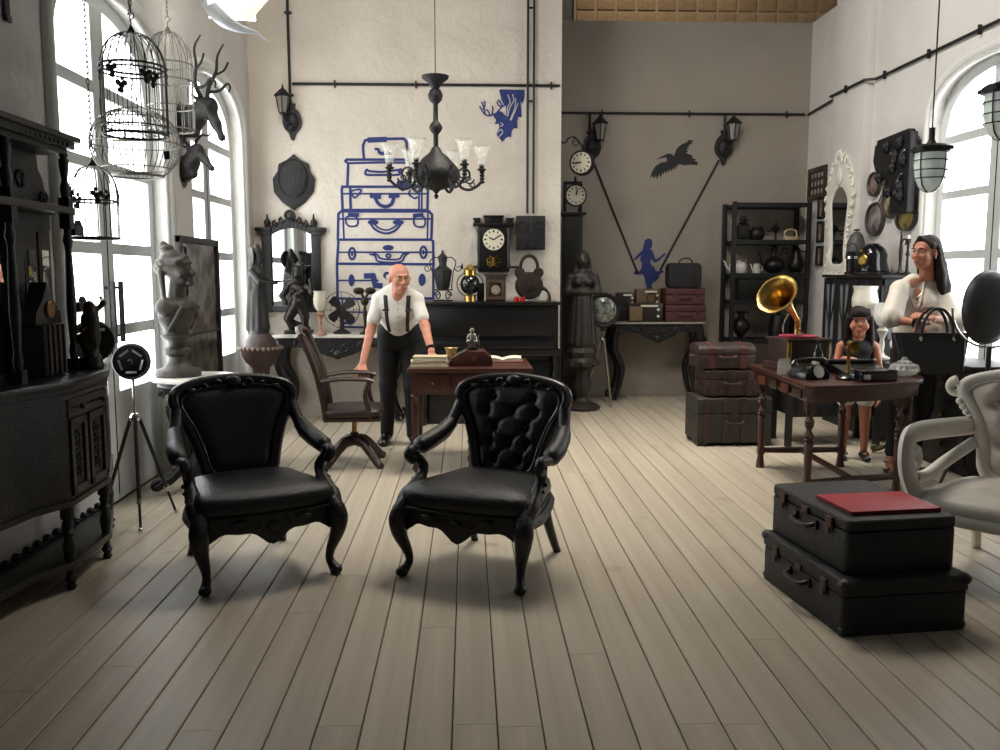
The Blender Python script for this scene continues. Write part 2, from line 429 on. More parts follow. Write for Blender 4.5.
conduit('twin iron conduits dropping into the black meter box', [[(xv, yb-.03, 5.5), (xv, yb-.035, atY(528, 214, YB).z)], [(xw, yb-.035, 5.5), (xw, yb-.035, atY(528, 214, YB).z)]], [(((xv+xw)/2, yb-.02, atY(530, p, YB).z), 'z') for p in (9, 102)], r=.012)
zA = atY(690, 114, YA).z; xa = atY(589.5, 130, YA).x; xb = atY(724, 130, YA).x; zd = atY(590, 132, YA).z
conduit('horizontal iron conduit with two lantern drops on the alcove wall', [[(XE+.05, ya, zA), (XR-.06, ya, zA)], [(xa, ya, zA), (xa, ya, zd-.1)], [(xb, ya, zA), (xb, ya, zd-.1)]],
        [((atY(p, 114, YA).x, ya, zA), 'x') for p in (602, 689, 786)]+[((xa, ya, zd), 'z'), ((xb, ya, zd), 'z')])
zR = 3.30; xr = XR-.02
conduit('iron conduit stepping over the pilaster along the white side wall', [[(xr, YA-.02, zA), (xr, 9.46, zR), (xr-.09, 9.43, zR), (xr-.09, 8.62, zR), (xr, 8.57, zR), (xr, 2.0, zR)]],
        [((xr-.09, 9.05, zR), 'y'), ((xr, 8.4, zR), 'y'), ((xr, 7.6, zR), 'y'), ((xr, 6.85, zR), 'y'), ((xr, 5.9, zR), 'y')])
# ================================================================ foreground furniture
def cushion(b, outline, z0, z1, dome=.03, side=.012):
    cx = sum(p[0] for p in outline)/len(outline); cy = sum(p[1] for p in outline)/len(outline)
    def ring(s, z, off=0.):
        r = []
        for (x, y) in outline:
            dx, dy = x-cx, y-cy; l = math.hypot(dx, dy) or 1
            r.append((cx+dx*s+dx/l*off, cy+dy*s+dy/l*off, z))
        return r
    h = z1-z0
    b.loft([ring(.95, z0), ring(1, z0+.15*h, side*.5), ring(1, z0+.5*h, side), ring(1, z0+.8*h, side*.4), ring(.96, z1), ring(.75, z1+dome*.55), ring(.45, z1+dome*.9), ring(.12, z1+dome)])
def turned(b, x, y, z0, z1, r, seg=12, feet=True):
    h = z1-z0
    prof = [(.55*r, 0), (.8*r, .03), (.55*r, .07), (.95*r, .12), (.6*r, .16), (.5*r, .2), (.75*r, .35), (.95*r, .5), (.6*r, .6), (1.0*r, .66), (.6*r, .7), (.9*r, .76), (.65*r, .8), (1.05*r, .82), (1.05*r, 1.0)]
    b.lathe([(q, z0+t*h) for q, t in prof], seg, (x, y, 0))

def armchair(label, loc, rz, tufted):
    t = thing('armchair', label, 'armchair', loc, rz, 'pair of black armchairs')
    out = [(0, -.335), (.18, -.325), (.30, -.29), (.325, -.2), (.30, -.05), (.265, .1), (.235, .22), (.12, .25), (0, .255)]
    out = out+[(-x, y) for x, y in out[-2:0:-1]]
    out = [tuple(p) for p in spl(out, 3, True)]
    b = MB(); cushion(b, out, .335, .435, .035, .014); seat = b.build('seat', M_leather, t, smooth=60)
    MB().tube([(x*1.03, y*1.03, .345) for x, y in out], .008, 6, closed=True).build('piping', M_leather, seat)
    # serpentine seat rail
    b = MB()
    n = 24
    def fz(u): return .245+.03*math.cos(u*PI*2)*-1+.02*abs(u)**3-.012*math.cos(u*PI*4)
    for i in range(n):
        u0, u1 = -1+2*i/n, -1+2*(i+1)/n
        xa, xb = .31*u0, .31*u1
        ya, yb_ = -.345+.05*u0*u0, -.345+.05*u1*u1
        b.loft([[(xa, ya, fz(u0)), (xa, ya+.045, fz(u0)), (xa, ya+.045, .345), (xa, ya, .345)], [(xb, yb_, fz(u1)), (xb, yb_+.045, fz(u1)), (xb, yb_+.045, .345), (xb, yb_, .345)]])
    for s in (-1, 1): b.tube(spl([(s*.315, -.27, .315), (s*.325, -.12, .31), (s*.28, .08, .31), (s*.235, .22, .315)], 4), .034, 6)
    b.tube([(-.23, .23, .315), (.23, .23, .315)], .032, 6)
    rail = b.build('seat_rail', M_ebony, t, smooth=50)
    b = MB()
    for s in (-1, 1):
        b.scroll((s*.075, -.342, .30), .024, 1.2, .007, 'y', PI/2, s); b.sph((s*.15, -.345, .315), (.04, .012, .014), 8, 6)
    b.sph((0, -.352, .29), (.03, .016, .026), 10, 8)
    b.build('carving', M_ebony, rail)
    for s in (-1, 1):
        b = MB()
        b.tube(spl([(s*.30, -.262, .36), (s*.325, -.315, .30), (s*.322, -.318, .22), (s*.298, -.282, .12), (s*.292, -.275, .065), (s*.305, -.305, .028), (s*.312, -.325, .012)], 4),
               [.045]*5+[.046, .044, .041, .038, .034, .030, .027, .024, .022, .021, .020, .020, .021, .022, .025, .027, .028, .027, .024, .021][:20], 10)
        for i in range(6): b.sph((s*(.352-.004*i), -.315+.006*i, .30-.022*i), .011-.001*i, 8, 6)
        b.sph((s*.31, -.318, .024), (.030, .034, .024), 10, 8)
        b.build('leg', M_ebony, t, smooth=60)
        b = MB(); b.tube(spl([(s*.215, .21, .36), (s*.22, .235, .22), (s*.232, .30, .08), (s*.24, .345, .0)], 4), [.030, .029, .028, .027, .026, .025, .024, .023, .022, .021, .02, .02, .021], 8)
        b.build('leg', M_ebony, t, smooth=60)
    # back: balloon outline in a plane raked backwards and gently curved
    def bp(x, s, off=0.): return (x, .215+(s-.42)*.30-.55*x*x*(s-.3)+off, s)
    half = [(0, .405), (.11, .41), (.165, .44), (.185, .51), (.205, .585), (.24, .68), (.285, .765), (.30, .815), (.28, .855), (.205, .882), (.1, .896), (0, .902)]
    hs = spl(half, 4); loop = hs+[(-x, s) for x, s in hs[-2:0:-1]]
    b = MB(); b.tube([bp(x, s) for x, s in loop], .034, 10, closed=True, flat=(1, .85))
    b.tube([bp(x*.9, .645+(s-.645)*.9, -.026) for x, s in loop], .010, 6, closed=True)
    b.tube([bp(x*1.04, .645+(s-.645)*1.03, -.022) for x, s in loop], .010, 6, closed=True)
    fr = b.build('back_frame', M_black, t, smooth=60)
    b = MB()
    b.sph(bp(0, .892, -.03), (.045, .02, .03), 10, 8)
    for s in (-1, 1):
        b.scroll(bp(s*.075, .884, -.03), .03, 1.3, .010, 'y', PI if s > 0 else 0, s); b.scroll(bp(s*.15, .872, -.028), .024, 1.2, .009, 'y', 0 if s > 0 else PI, -s)
        b.sph(bp(s*.215, .858, -.025), (.03, .014, .014), 8, 6)
    b.build('crest_carving', M_ebony, fr, smooth=60)
    # upholstered panel
    def hw(s):
        for (x0, s0), (x1, s1) in zip(hs, hs[1:]):
            if s0 <= s <= s1 and s1 > s0: return x0+(x1-x0)*(s-s0)/(s1-s0)
        return .01
    btn = []
    if tufted:
        for r, sv in enumerate((.49, .575, .655, .735, .81)):
            w = hw(sv)*.82; k = 2 if r % 2 == 0 else 3
            for i in range(k): btn.append((w*(-1+2*(i+.5)/k)*.95 if k > 1 else 0, sv))
    def face(u, v):
        s = .42+(.885-.42)*v; x = (2*u-1)*max(.02, hw(s)-.018)
        e = min(1, (1-abs(2*u-1))*3.2)*min(1, v*7)*min(1, (1-v)*7)
        d = -.005-.035*math.sqrt(max(0, e))
        for bx, bs in btn:
            q = math.hypot(x-bx, s-bs); d += .034*math.exp(-(q/.026)**2)
        if btn:
            # diamond pleats between buttons
            g = 1e9
            for i, (ax, as_) in enumerate(btn):
                for (cx_, cs_) in btn[i+1:]:
                    dd = math.hypot(ax-cx_, as_-cs_)
                    if dd < .145 and abs(as_-cs_) > .03:
                        tt = max(0, min(1, ((x-ax)*(cx_-ax)+(s-as_)*(cs_-as_))/dd**2)); g = min(g, math.hypot(x-ax-tt*(cx_-ax), s-as_-tt*(cs_-as_)))
            d += .016*math.exp(-(g/.009)**2)
        return bp(x, s, d)
    b = MB(); b.grid(face, 40 if tufted else 20, 44 if tufted else 20)
    b.grid(lambda u, v: (lambda s: bp((2*u-1)*max(.02, hw(s)-.018), s, .012))(.42+.465*v), 10, 12)
    bk = b.build('backrest', M_leather, t, smooth=80)
    for bx, bs in btn: MB().sph(bp(bx, bs, -.012), (.011, .008, .011), 8, 6).build('button', M_leather, bk)
    # arms
    for s in (-1, 1):
        P = spl([bp(s*.29, .78), (s*.306, .25, .70), (s*.322, .19, .640), (s*.342, .07, .598), (s*.352, -.06, .575), (s*.345, -.155, .585), (s*.345, -.175, .56), (s*.338, -.15, .535)], 4)
        b = MB(); b.tube(P, [.031]*8+[.026]*(len(P)-8), 8)
        b.scroll((s*.345, -.145, .565), .032, 1.0, .016, 'x', PI, -1)
        Q = spl([(s*.338, -.13, .555), (s*.318, -.085, .50), (s*.315, -.12, .44), (s*.325, -.22, .385), (s*.32, -.28, .34)], 4)
        b.tube(Q, [.026]*4+[.028]*4+[.034]*4+[.04]*5, 8)
        for i in range(5): b.sph((s*(.345), -.10-.035*i, .465-.028*i), .011, 8, 6)
        am = b.build('arm', M_ebony, t, smooth=60)
        b = MB(); b.tube([(s*.310, .235, .685), (s*.316, .215, .665), (s*.328, .15, .628), (s*.342, .06, .604), (s*.352, -.05, .586), (s*.352, -.085, .58)], [.02, .038, .046, .048, .044, .018], 10); b.build('arm_pad', M_leather, am, smooth=70)
    return t
def fchair(fl, fr, label, tuft):
    a, b_ = Vector(fl), Vector(fr); d = (b_-a).normalized(); f = Vector((d.y, -d.x)); c = (a+b_)/2-f*.31
    return armchair(label, (c.x, c.y, 0), math.atan2(d.y, d.x), tuft)
fchair((-1.212, 3.871), (-.63, 4.183), 'black carved armchair with a smooth plain leather back', False)
fchair((-.334, 4.13), (.249, 3.842), 'black carved armchair with a button-tufted leather back', True)

# --- two black suitcases with a red folder
M_case = mat('worn_black_suitcase', (24, 23, 22), .55, var=.35, vscale=10, bump=.5, bscale=120)
M_caseedge = mat('suitcase_leather_edge', (30, 27, 24), .45, var=.3, bump=.4, bscale=90)
M_latch = mat('tarnished_latch', (70, 62, 52), .45, .7, var=.3)
M_redlatch = mat('rusty_red_latch', (74, 40, 36), .55, .3, var=.3)
def suitcase(label, loc, rz, L, Wd, Ht, lid, group, latchm, mbody=None, medge=None, name='suitcase', latches=True, caps=True, bev=.02):
    # long side of length L runs along local y; latches on the -x side
    mbody = mbody or M_case; medge = medge or M_caseedge
    t = thing(name, label, 'suitcase', loc, rz, group)
    hb = Ht-lid
    MB().prism([tuple(q) for q in rrect(Wd, L, bev*1.3, 4)], 0, hb, 'z').build('body', mbody, t, bevel=.008)
    e_ = .010 if caps else .001
    MB().prism([tuple(q) for q in rrect(Wd+e_, L+e_, bev*1.3, 4)], hb+.002, hb+lid, 'z').build('lid', mbody, t, bevel=.014, bseg=3)
    for sx in (-1, 1):
        for sy in ((-1, 1) if caps else ()):
            MB().sph((sx*(Wd/2-.017), sy*(L/2-.017), hb+lid-.02), (.034, .034, .026), 10, 6).build('corner_cap', medge, t)
            MB().sph((sx*(Wd/2-.022), sy*(L/2-.022), .022), (.028, .028, .022), 10, 6).build('corner_cap', medge, t)
    if latches:
        for y in (-.30*L, .30*L):
            l = MB(); l.box((-Wd/2-.008, y, hb+.01), (.012, .045, .055)); l.box((-Wd/2-.013, y, hb-.018), (.01, .03, .03)); l.build('latch', latchm, t, bevel=.003)
        h = MB(); h.tube(spl([(-Wd/2-.006, -.08, hb-.03), (-Wd/2-.035, -.065, hb-.04), (-Wd/2-.042, 0, hb-.046), (-Wd/2-.035, .065, hb-.04), (-Wd/2-.006, .08, hb-.03)], 4), .011, 8)
        h.box((-Wd/2-.005, -.085, hb-.03), (.012, .03, .04)); h.box((-Wd/2-.005, .085, hb-.03), (.012, .03, .04))
        h.build('handle', medge, t)
        l = MB(); l.box((-Wd/2-.008, 0, hb+.012), (.01, .05, .03)); l.build('lock', latchm, t, bevel=.003)
    return t
n0, n1, n2 = atZ(842, 638), atZ(957, 636), atZ(760, 583)
ca = .115
SW = .548; SL = .72
ctr = n0+Vector((math.cos(ca), math.sin(ca), 0))*SW/2+Vector((-math.sin(ca), math.cos(ca), 0))*SL/2
suitcase('black battered suitcase lying flat on the floor beneath another case', (ctr.x, ctr.y, 0), ca, SL, SW, .232, .07, 'stacked black suitcases', M_latch)
suitcase('black suitcase with reddish latches carrying a red folder', (ctr.x+.005, ctr.y+.035, .2365), ca+.02, .66, SW*.9, .222, .05, 'stacked black suitcases', M_redlatch, caps=False, bev=.028)
M_redbook = mat('red_folder_cover', (168, 34, 48), .5, var=.1, bump=.15, bscale=150)
M_paper = mat('paper', (222, 212, 188), .8, var=.08)
q = [atZ(p[0], p[1], .462) for p in ((820, 497), (910, 494), (933, 511), (846, 515))]
c = sum(q, Vector())/4; w_ = ((q[1]-q[0]).length+(q[2]-q[3]).length)/2; h_ = ((q[3]-q[0]).length+(q[2]-q[1]).length)/2
t = thing('red_folder', 'flat bright red folder lying on the upper black suitcase', 'folder', (c.x, c.y, .4605), math.atan2((q[2]-q[3]).y, (q[2]-q[3]).x))
MB().box((0, 0, .0025), (w_, h_, .004)).build('back_cover', M_redbook, t, bevel=.001)
MB().box((0, .002, .0075), (w_-.008, h_-.008, .006)).build('paper_block', mat('dark_page_edges', (60, 30, 30), .8), t)
MB().box((0, 0, .0125), (w_, h_, .004)).build('front_cover', M_redbook, t, bevel=.001)

# --- white tufted armchair
M_wleather = mat('white_leather', (214, 208, 196), .5, var=.08, vscale=9, bump=.25, bscale=60, col2=(196, 189, 176))
M_wwood = mat('white_painted_wood', (216, 212, 202), .45, var=.06)
def white_chair(loc, rz):
    t = thing('armchair', 'white painted armchair with deep-buttoned back and scrolled arms', 'armchair', loc, rz)
    out = [(0, -.36), (.2, -.345), (.33, -.30), (.36, -.2), (.34, 0), (.30, .18), (.26, .27), (.12, .29), (0, .295)]
    out = out+[(-x, y) for x, y in out[-2:0:-1]]; out = [tuple(p) for p in spl(out, 3, True)]
    b = MB(); cushion(b, out, .325, .405, .03, .015); b.build('seat', M_wleather, t, smooth=70)
    b = MB(); b.tube([(x*1.0, y*1.0, .31) for x, y in out], .03, 8, closed=True, flat=(.7, 1)); b.build('seat_rail', M_wwood, t, smooth=60)
    for s in (-1, 1):
        b = MB(); b.tube(spl([(s*.31, -.27, .33), (s*.34, -.315, .25), (s*.325, -.30, .12), (s*.31, -.285, .05), (s*.325, -.315, .012)], 4), [.04, .042, .043, .042, .04, .037, .033, .03, .027, .024, .022, .021, .02, .021, .024, .026, .024], 10)
        b.sph((s*.325, -.312, .022), (.028, .03, .022), 10, 8); b.build('leg', M_wwood, t, smooth=60)
        b = MB(); b.tube(spl([(s*.24, .25, .33), (s*.25, .3, .15), (s*.26, .36, .0)], 4), .026, 8); b.build('leg', M_wwood, t, smooth=60)
    def bp(x, s, off=0.): return (x, .25+(s-.4)*.30-.9*x*x*.5+off, s)
    half = [(0, .395), (.15, .40), (.21, .45), (.225, .53), (.245, .62), (.29, .72), (.34, .80), (.355, .85), (.32, .885), (.22, .915), (.1, .935), (0, .94)]
    hs = spl(half, 4); loop = hs+[(-x, s) for x, s in hs[-2:0:-1]]
    b = MB(); b.tube([bp(x, s) for x, s in loop], .044, 10, closed=True, flat=(1, .8)); b.tube([bp(x*.93, .67+(s-.67)*.93, -.03) for x, s in loop], .010, 6, closed=True)
    for s in (-1, 1):
        b.scroll(bp(s*.385, .85, -.01), .04, 1.1, .026, 'y', PI/2, -s, seg=8, rin=.3)
        for i in range(4): b.sph(bp(s*(.36-.018*i), .785-.026*i, -.03), .018, 8, 6)
    fr = b.build('back_frame', M_wwood, t, smooth=60)
    def hw(s):
        for (x0, s0), (x1, s1) in zip(hs, hs[1:]):
            if s0 <= s <= s1 and s1 > s0: return x0+(x1-x0)*(s-s0)/(s1-s0)
        return .01
    btn = []
    for r, sv in enumerate((.48, .58, .68, .78, .86)):
        w = hw(sv)*.9; k = 2 if r % 2 == 0 else 3
        for i in range(k): btn.append((w*(-1+2*(i+.5)/k), sv))
    prs = [(a, c_) for i, a in enumerate(btn) for c_ in btn[i+1:] if abs(a[1]-c_[1]) > .03 and math.hypot(a[0]-c_[0], a[1]-c_[1]) < .19]
    def face(u, v):
        s = .41+(.925-.41)*v; x = (2*u-1)*max(.02, hw(s)-.02)
        e = min(1, (1-abs(2*u-1))*3.2)*min(1, v*7)*min(1, (1-v)*7); d = -.008-.045*math.sqrt(max(0, e))
        for bx, bs in btn: d += .036*math.exp(-(math.hypot(x-bx, s-bs)/.03)**2)
        g = 1e9
        for a, c_ in prs:
            dd = math.hypot(a[0]-c_[0], a[1]-c_[1]); tt = max(0, min(1, ((x-a[0])*(c_[0]-a[0])+(s-a[1])*(c_[1]-a[1]))/dd**2))
            g = min(g, math.hypot(x-a[0]-tt*(c_[0]-a[0]), s-a[1]-tt*(c_[1]-a[1])))
        return bp(x, s, d+.018*math.exp(-(g/.010)**2))
    b = MB(); b.grid(face, 46, 46); b.grid(lambda u, v: (lambda s: bp((2*u-1)*max(.02, hw(s)-.02), s, .015))(.41+.515*v), 10, 12)
    bk = b.build('backrest', M_wleather, t, smooth=80)
    for bx, bs in btn: MB().sph(bp(bx, bs, -.018), (.012, .008, .012), 8, 6).build('button', M_wleather, bk)
    for s in (-1, 1):
        b = MB()
        b.tube(spl([bp(s*.30, .66, .02), (s*.355, .12, .665), (s*.385, -.06, .675), (s*.40, -.22, .68), (s*.405, -.30, .665), (s*.405, -.335, .61), (s*.40, -.335, .52), (s*.385, -.31, .44), (s*.36, -.27, .36)], 4), .044, 8, flat=(.8, 1.15))
        b.scroll((s*.40, -.245, .545), .075, 1.1, .032, 'x', -PI/2, -1, seg=8, n=24, rin=.35, taper=.9)
        b.tube(spl([(s*.39, -.24, .46), (s*.375, -.10, .455), (s*.345, .06, .50), bp(s*.275, .58)], 4), .03, 8)
        b.build('arm', M_wwood, t, smooth=60)
    return t
white_chair((2.62, 4.02, 0), math.radians(-46))
# ================================================================ smooth bodies: implicit capsules and ellipsoids blended into one surface
def sdf_mesh(name, prims, vox, m, k=.02, smooth=True):
    lo = np.full(3, 1e9); hi = -lo
    for p in prims:
        if p[0] == 'c': q = np.array([p[1], p[2]], float); r = max(p[3], p[4])
        else: q = np.array([p[1]], float); r = max(p[2])
        if p[-1] == '-': continue
        lo = np.minimum(lo, q.min(0)-r); hi = np.maximum(hi, q.max(0)+r)
    lo -= vox*3+k*.3; hi += vox*3+k*.3
    n = np.ceil((hi-lo)/vox).astype(int)+1
    D = np.full(n, 1.0, np.float32)
    ax = [lo[i]+vox*np.arange(n[i]) for i in range(3)]
    for p in prims:
        sub = p[-1] == '-'; kk = k
        if p[0] == 'c': q = np.array([p[1], p[2]], float); r = max(p[3], p[4])
        else: q = np.array([p[1]], float); r = max(p[2])
        a = q.min(0)-r-k*1.2-vox*2; b = q.max(0)+r+k*1.2+vox*2
        i0 = np.clip(np.floor((a-lo)/vox).astype(int), 0, n); i1 = np.clip(np.ceil((b-lo)/vox).astype(int)+1, 0, n)
        if np.any(i1 <= i0): continue
        X = ax[0][i0[0]:i1[0], None, None]; Y = ax[1][None, i0[1]:i1[1], None]; Z = ax[2][None, None, i0[2]:i1[2]]
        if p[0] == 'c':
            P0 = np.array(p[1], float); d = np.array(p[2], float)-P0; dd = max(d@d, 1e-12)
            t = np.clip(((X-P0[0])*d[0]+(Y-P0[1])*d[1]+(Z-P0[2])*d[2])/dd, 0, 1)
            v = np.sqrt((X-P0[0]-t*d[0])**2+(Y-P0[1]-t*d[1])**2+(Z-P0[2]-t*d[2])**2)-(p[3]+t*(p[4]-p[3]))
        else:
            c = p[1]; r3 = p[2]; x, y, z = X-c[0], Y-c[1], Z-c[2]
            if len(p) > 3 and p[3] is not None and p[3] != '-':
                R = np.array(Euler(p[3]).to_matrix().transposed())
                x, y, z = (R[0, 0]*x+R[0, 1]*y+R[0, 2]*z, R[1, 0]*x+R[1, 1]*y+R[1, 2]*z, R[2, 0]*x+R[2, 1]*y+R[2, 2]*z)
            k0 = np.sqrt((x/r3[0])**2+(y/r3[1])**2+(z/r3[2])**2); k1 = np.sqrt((x/r3[0]**2)**2+(y/r3[1]**2)**2+(z/r3[2]**2)**2)
            v = k0*(k0-1)/np.maximum(k1, 1e-6)
        S = D[i0[0]:i1[0], i0[1]:i1[1], i0[2]:i1[2]]
        if sub:
            v = -v; h = np.maximum(kk-np.abs(S-v), 0)/kk; D[i0[0]:i1[0], i0[1]:i1[1], i0[2]:i1[2]] = np.maximum(S, v)+h*h*kk*.25
        else:
            h = np.maximum(kk-np.abs(S-v), 0)/kk; D[i0[0]:i1[0], i0[1]:i1[1], i0[2]:i1[2]] = np.minimum(S, v)-h*h*kk*.25
    # surface nets
    S = D < 0; c = [s-1 for s in n]
    cnt = np.zeros(c, np.int8)
    for dx in (0, 1):
        for dy in (0, 1):
            for dz in (0, 1): cnt += S[dx:dx+c[0], dy:dy+c[1], dz:dz+c[2]]
    act = (cnt > 0) & (cnt < 8); ids = np.full(c, -1, np.int64); I = np.argwhere(act); ids[act] = np.arange(len(I))
    acc = np.zeros((len(I), 3)); num = np.zeros(len(I))
    for a in range(3):
        o = [i for i in range(3) if i != a]
        for u in (0, 1):
            for w in (0, 1):
                e0 = I.copy(); e0[:, o[0]] += u; e0[:, o[1]] += w; e1 = e0.copy(); e1[:, a] += 1
                d0 = D[tuple(e0.T)]; d1 = D[tuple(e1.T)]; ok = (d0 < 0) != (d1 < 0)
                t = np.where(ok, d0/np.where(np.abs(d0-d1) < 1e-9, 1, d0-d1), 0); q = e0.astype(float); q[:, a] += t
                acc += q*ok[:, None]; num += ok
    V = lo+vox*acc/np.maximum(num, 1)[:, None]
    F = []
    for a in range(3):
        o1, o2 = (a+1) % 3, (a+2) % 3
        sl0 = [slice(None)]*3; sl1 = [slice(None)]*3; sl0[a] = slice(0, -1); sl1[a] = slice(1, None)
        A, B = S[tuple(sl0)], S[tuple(sl1)]
        E = np.argwhere(A != B); E = E[(E[:, o1] > 0) & (E[:, o2] > 0) & (E[:, o1] < c[o1]) & (E[:, o2] < c[o2])]
        ins = A[tuple(E.T)]
        def cell(d1, d2):
            q = E.copy(); q[:, o1] -= d1; q[:, o2] -= d2; return ids[tuple(q.T)]
        Q = np.stack([cell(1, 1), cell(0, 1), cell(0, 0), cell(1, 0)], 1)
        Q[~ins] = Q[~ins][:, ::-1]; F.append(Q)
    F = np.concatenate(F)
    me = bpy.data.meshes.new(name); me.vertices.add(len(V)); me.vertices.foreach_set('co', V.astype(np.float32).ravel())
    me.loops.add(F.size); me.loops.foreach_set('vertex_index', F.astype(np.int32).ravel())
    me.polygons.add(len(F)); me.polygons.foreach_set('loop_start', np.arange(0, F.size, 4, dtype=np.int32)); me.update(calc_edges=True); me.validate()
    me.materials.append(m)
    if smooth: me.shade_smooth()
    return me
def body(name, prims, vox, m, parent=None, loc=(0, 0, 0), rot=(0, 0, 0), k=.02, sca=None):
    o = bpy.data.objects.new(name, sdf_mesh(name, prims, vox, m, k)); COL.objects.link(o); o.parent = parent; o.location = loc; o.rotation_euler = rot
    if sca: o.scale = sca
    return o
def C(a, b, r, r2=None): return ('c', a, b, r, r if r2 is None else r2)
def Ell(c, r, rot=None): return ('e', c, r, rot)
def chainc(pts, rs): return [('c', pts[i], pts[i+1], rs[i], rs[i+1]) for i in range(len(pts)-1)]
# ================================================================ along the left wall
# --- carved black hutch: canted base with open lower shelf, columned upper stage
t = thing('hutch_cabinet', 'tall black carved hutch with mirrored back, columns and dentil cornice', 'cabinet')
def foot(o):  # base outline, o = overhang
    h = [(-2.04+o*.4, 5.02+o), (-1.83+o, 4.46+o*.3), (-1.81+o, 3.98-o*.2), (-1.90+o, 3.80), (-1.95+o, 3.5)]
    return [(XL+.02, 5.04+o)]+h+[(-1.90+o, 3.2), (-1.81+o, 3.02), (-1.83+o, 2.54), (-2.04+o, 1.98-o), (XL+.02, 1.96-o)]
base = MB().prism(foot(0), .41, .93, 'z').build('base_body', M_ebony, t, smooth=30)
MB().prism(foot(.025), .932, .968, 'z').build('counter', M_black, t, bevel=.006)
MB().prism(foot(.012), .885, .905, 'z').build('moulding', M_ebony, t)
MB().prism(foot(.012), .395, .42, 'z').build('moulding', M_ebony, t)
MB().prism(foot(.0), .10, .135, 'z').build('lower_shelf', M_black, t, bevel=.004)
for (x, y) in ((-1.835, 3.995), (-1.85, 4.44), (-2.05, 4.98), (-1.835, 3.005), (-1.85, 2.56)):
    b = MB(); turned(b, x, y, 0, .41, .03); b.build('leg', M_ebony, t, smooth=50)
b = MB()   # beaded gallery at the back of the lower shelf
for i in range(18): b.sph((XL+.05, 3.2+i*.1, .15), .022, 8, 6)
b.bb(XL+.035, XL+.065, 3.1, 5.0, .135, .145); b.build('shelf_gallery', M_ebony, t)
def panel_on(x0, y0, x1, y1, z0, z1, carve=True):
    # a framed carved panel on the face running (x0,y0)->(x1,y1)
    a = math.atan2(y1-y0, x1-x0); L_ = math.hypot(x1-x0, y1-y0); w = L_; h = z1-z0
    b = MB().at(((x0+x1)/2, (y0+y1)/2, z0), (0, 0, a)); e = .035
    for q in (((0, -.008, e/2), (w, .02, e)), ((0, -.008, h-e/2), (w, .02, e)), ((-w/2+e/2, -.008, h/2), (e, .02, h)), ((w/2-e/2, -.008, h/2), (e, .02, h))): b.box(*q)
    if carve:
        n = max(2, int(h/.085))
        for i in range(n):
            zz = .06+(h-.12)*(i+.5)/n
            for s in (-1, 1): b.scroll((s*w*.13, -.006, zz), w*.12, 1.2, .007, 'y', PI/2, s, seg=5, n=14)
            b.sph((0, -.006, zz), (w*.05, .012, .03), 6, 5)
    return b.at()
def door(x0, y0, x1, y1):
    d = panel_on(x0, y0, x1, y1, .44, .79).build('door', M_ebony, t, smooth=40)
    return d
door(-1.808, 4.19, -1.800, 4.0); door(-1.818, 4.43, -1.810, 4.22); door(-1.812, 2.98, -1.812, 2.6)
panel_on(-1.816, 4.44, -1.806, 3.99, .80, .88, False).build('drawer', M_ebony, t)
for y in (4.1, 4.33): MB().sph((-1.785, y, .84), .014, 8, 6).build('knob', M_iron, t)
panel_on(-2.03, 4.98, -1.835, 4.48, .44, .88).build('end_panel', M_ebony, t, smooth=40)
# upper stage
zc = .968
for y in (3.90, 4.45, 2.9):
    b = MB()
    b.box((-1.965, y, zc+.03), (.05, .05, .06)); b.lathe([(.018, .06), (.022, .1), (.016, .14), (.024, .3), (.02, .45), (.015, .6), (.024, .64), (.016, .68), (.02, .72)], 12, (-1.965, y, zc))
    b.box((-1.965, y, 1.70), (.05, .05, .07))
    b.box((-1.965, y, 1.79), (.05, .05, .05)); b.lathe([(.018, 1.81), (.024, 1.86), (.014, 1.90), (.022, 1.96), (.024, 2.0), (.014, 2.00), (.022, 2.025)], 12, (-1.965, y, 0))
    b.build('column', M_ebony, t, smooth=50)
MB().prism([(XL+.01, 2.3), (XL+.01, 4.53), (-1.95, 4.51), (-1.93, 4.47), (-1.93, 2.36)], 1.735, 1.77, 'z').build('upper_shelf', M_ebony, t, bevel=.006)
b = MB()
for z0, z1, o in ((2.022, 2.047, 0), (2.047, 2.08, .03), (2.08, 2.105, .055)):
    b.prism([(XL+.005, 2.2), (XL+.005, 4.46+o), (-2.02+o, 4.48+o), (-1.95+o, 4.46+o*.6), (-1.93+o, 3.2), (-1.93+o, 2.2)], z0, z1, 'z')
for i in range(44): b.box((-1.925, 2.46+i*.045, 2.06), (.03, .022, .018))
b.build('cornice', M_ebony, t)
# backs: mirror with carved surround below, carved fretted panel above
MB().bb(XL+.012, XL+.022, 2.35, 4.50, zc, 1.735).build('back_board', M_ebony, t)
MB().bb(XL+.022, XL+.028, 3.25, 4.12, zc+.03, 1.70).build('mirror', M_mirror, t)
for y in (4.31, 4.45):
    b = MB(); b.bb(XL+.022, XL+.05, y-.06, y+.06, 1.3, 1.72); b.build('back_panel', M_ebony, t)
    MB().bb(XL+.05, XL+.053, y-.035, y+.035, 1.38, 1.56).build('small_mirror', M_mirror, t)
b = MB()
b.prism([(4.16, zc)]+[(4.16+.03*math.sin(i*PI/4), zc+.05+i*.09) for i in range(8)]+[(4.12, 1.735), (4.50, 1.735), (4.50, 1.66), (4.30, 1.64), (4.23, 1.56), (4.21, 1.3), (4.21, zc)], XL+.028, XL+.06, 'x')
b.build('mirror_surround', M_ebony, t)
b = MB(); b.prism([(3.5, 1.77), (4.55, 1.77), (4.54, 1.80), (4.50, 1.85), (4.48, 1.91), (4.44, 1.95), (4.43, 2.022), (3.5, 2.022)], XL+.012, XL+.045, 'x')
for i in range(3):
    for s in (-1, 1): b.scroll((XL+.05, 4.0+i*.13, 1.88), .05, 1.3, .010, 'x', 0 if s > 0 else PI, s, n=16)
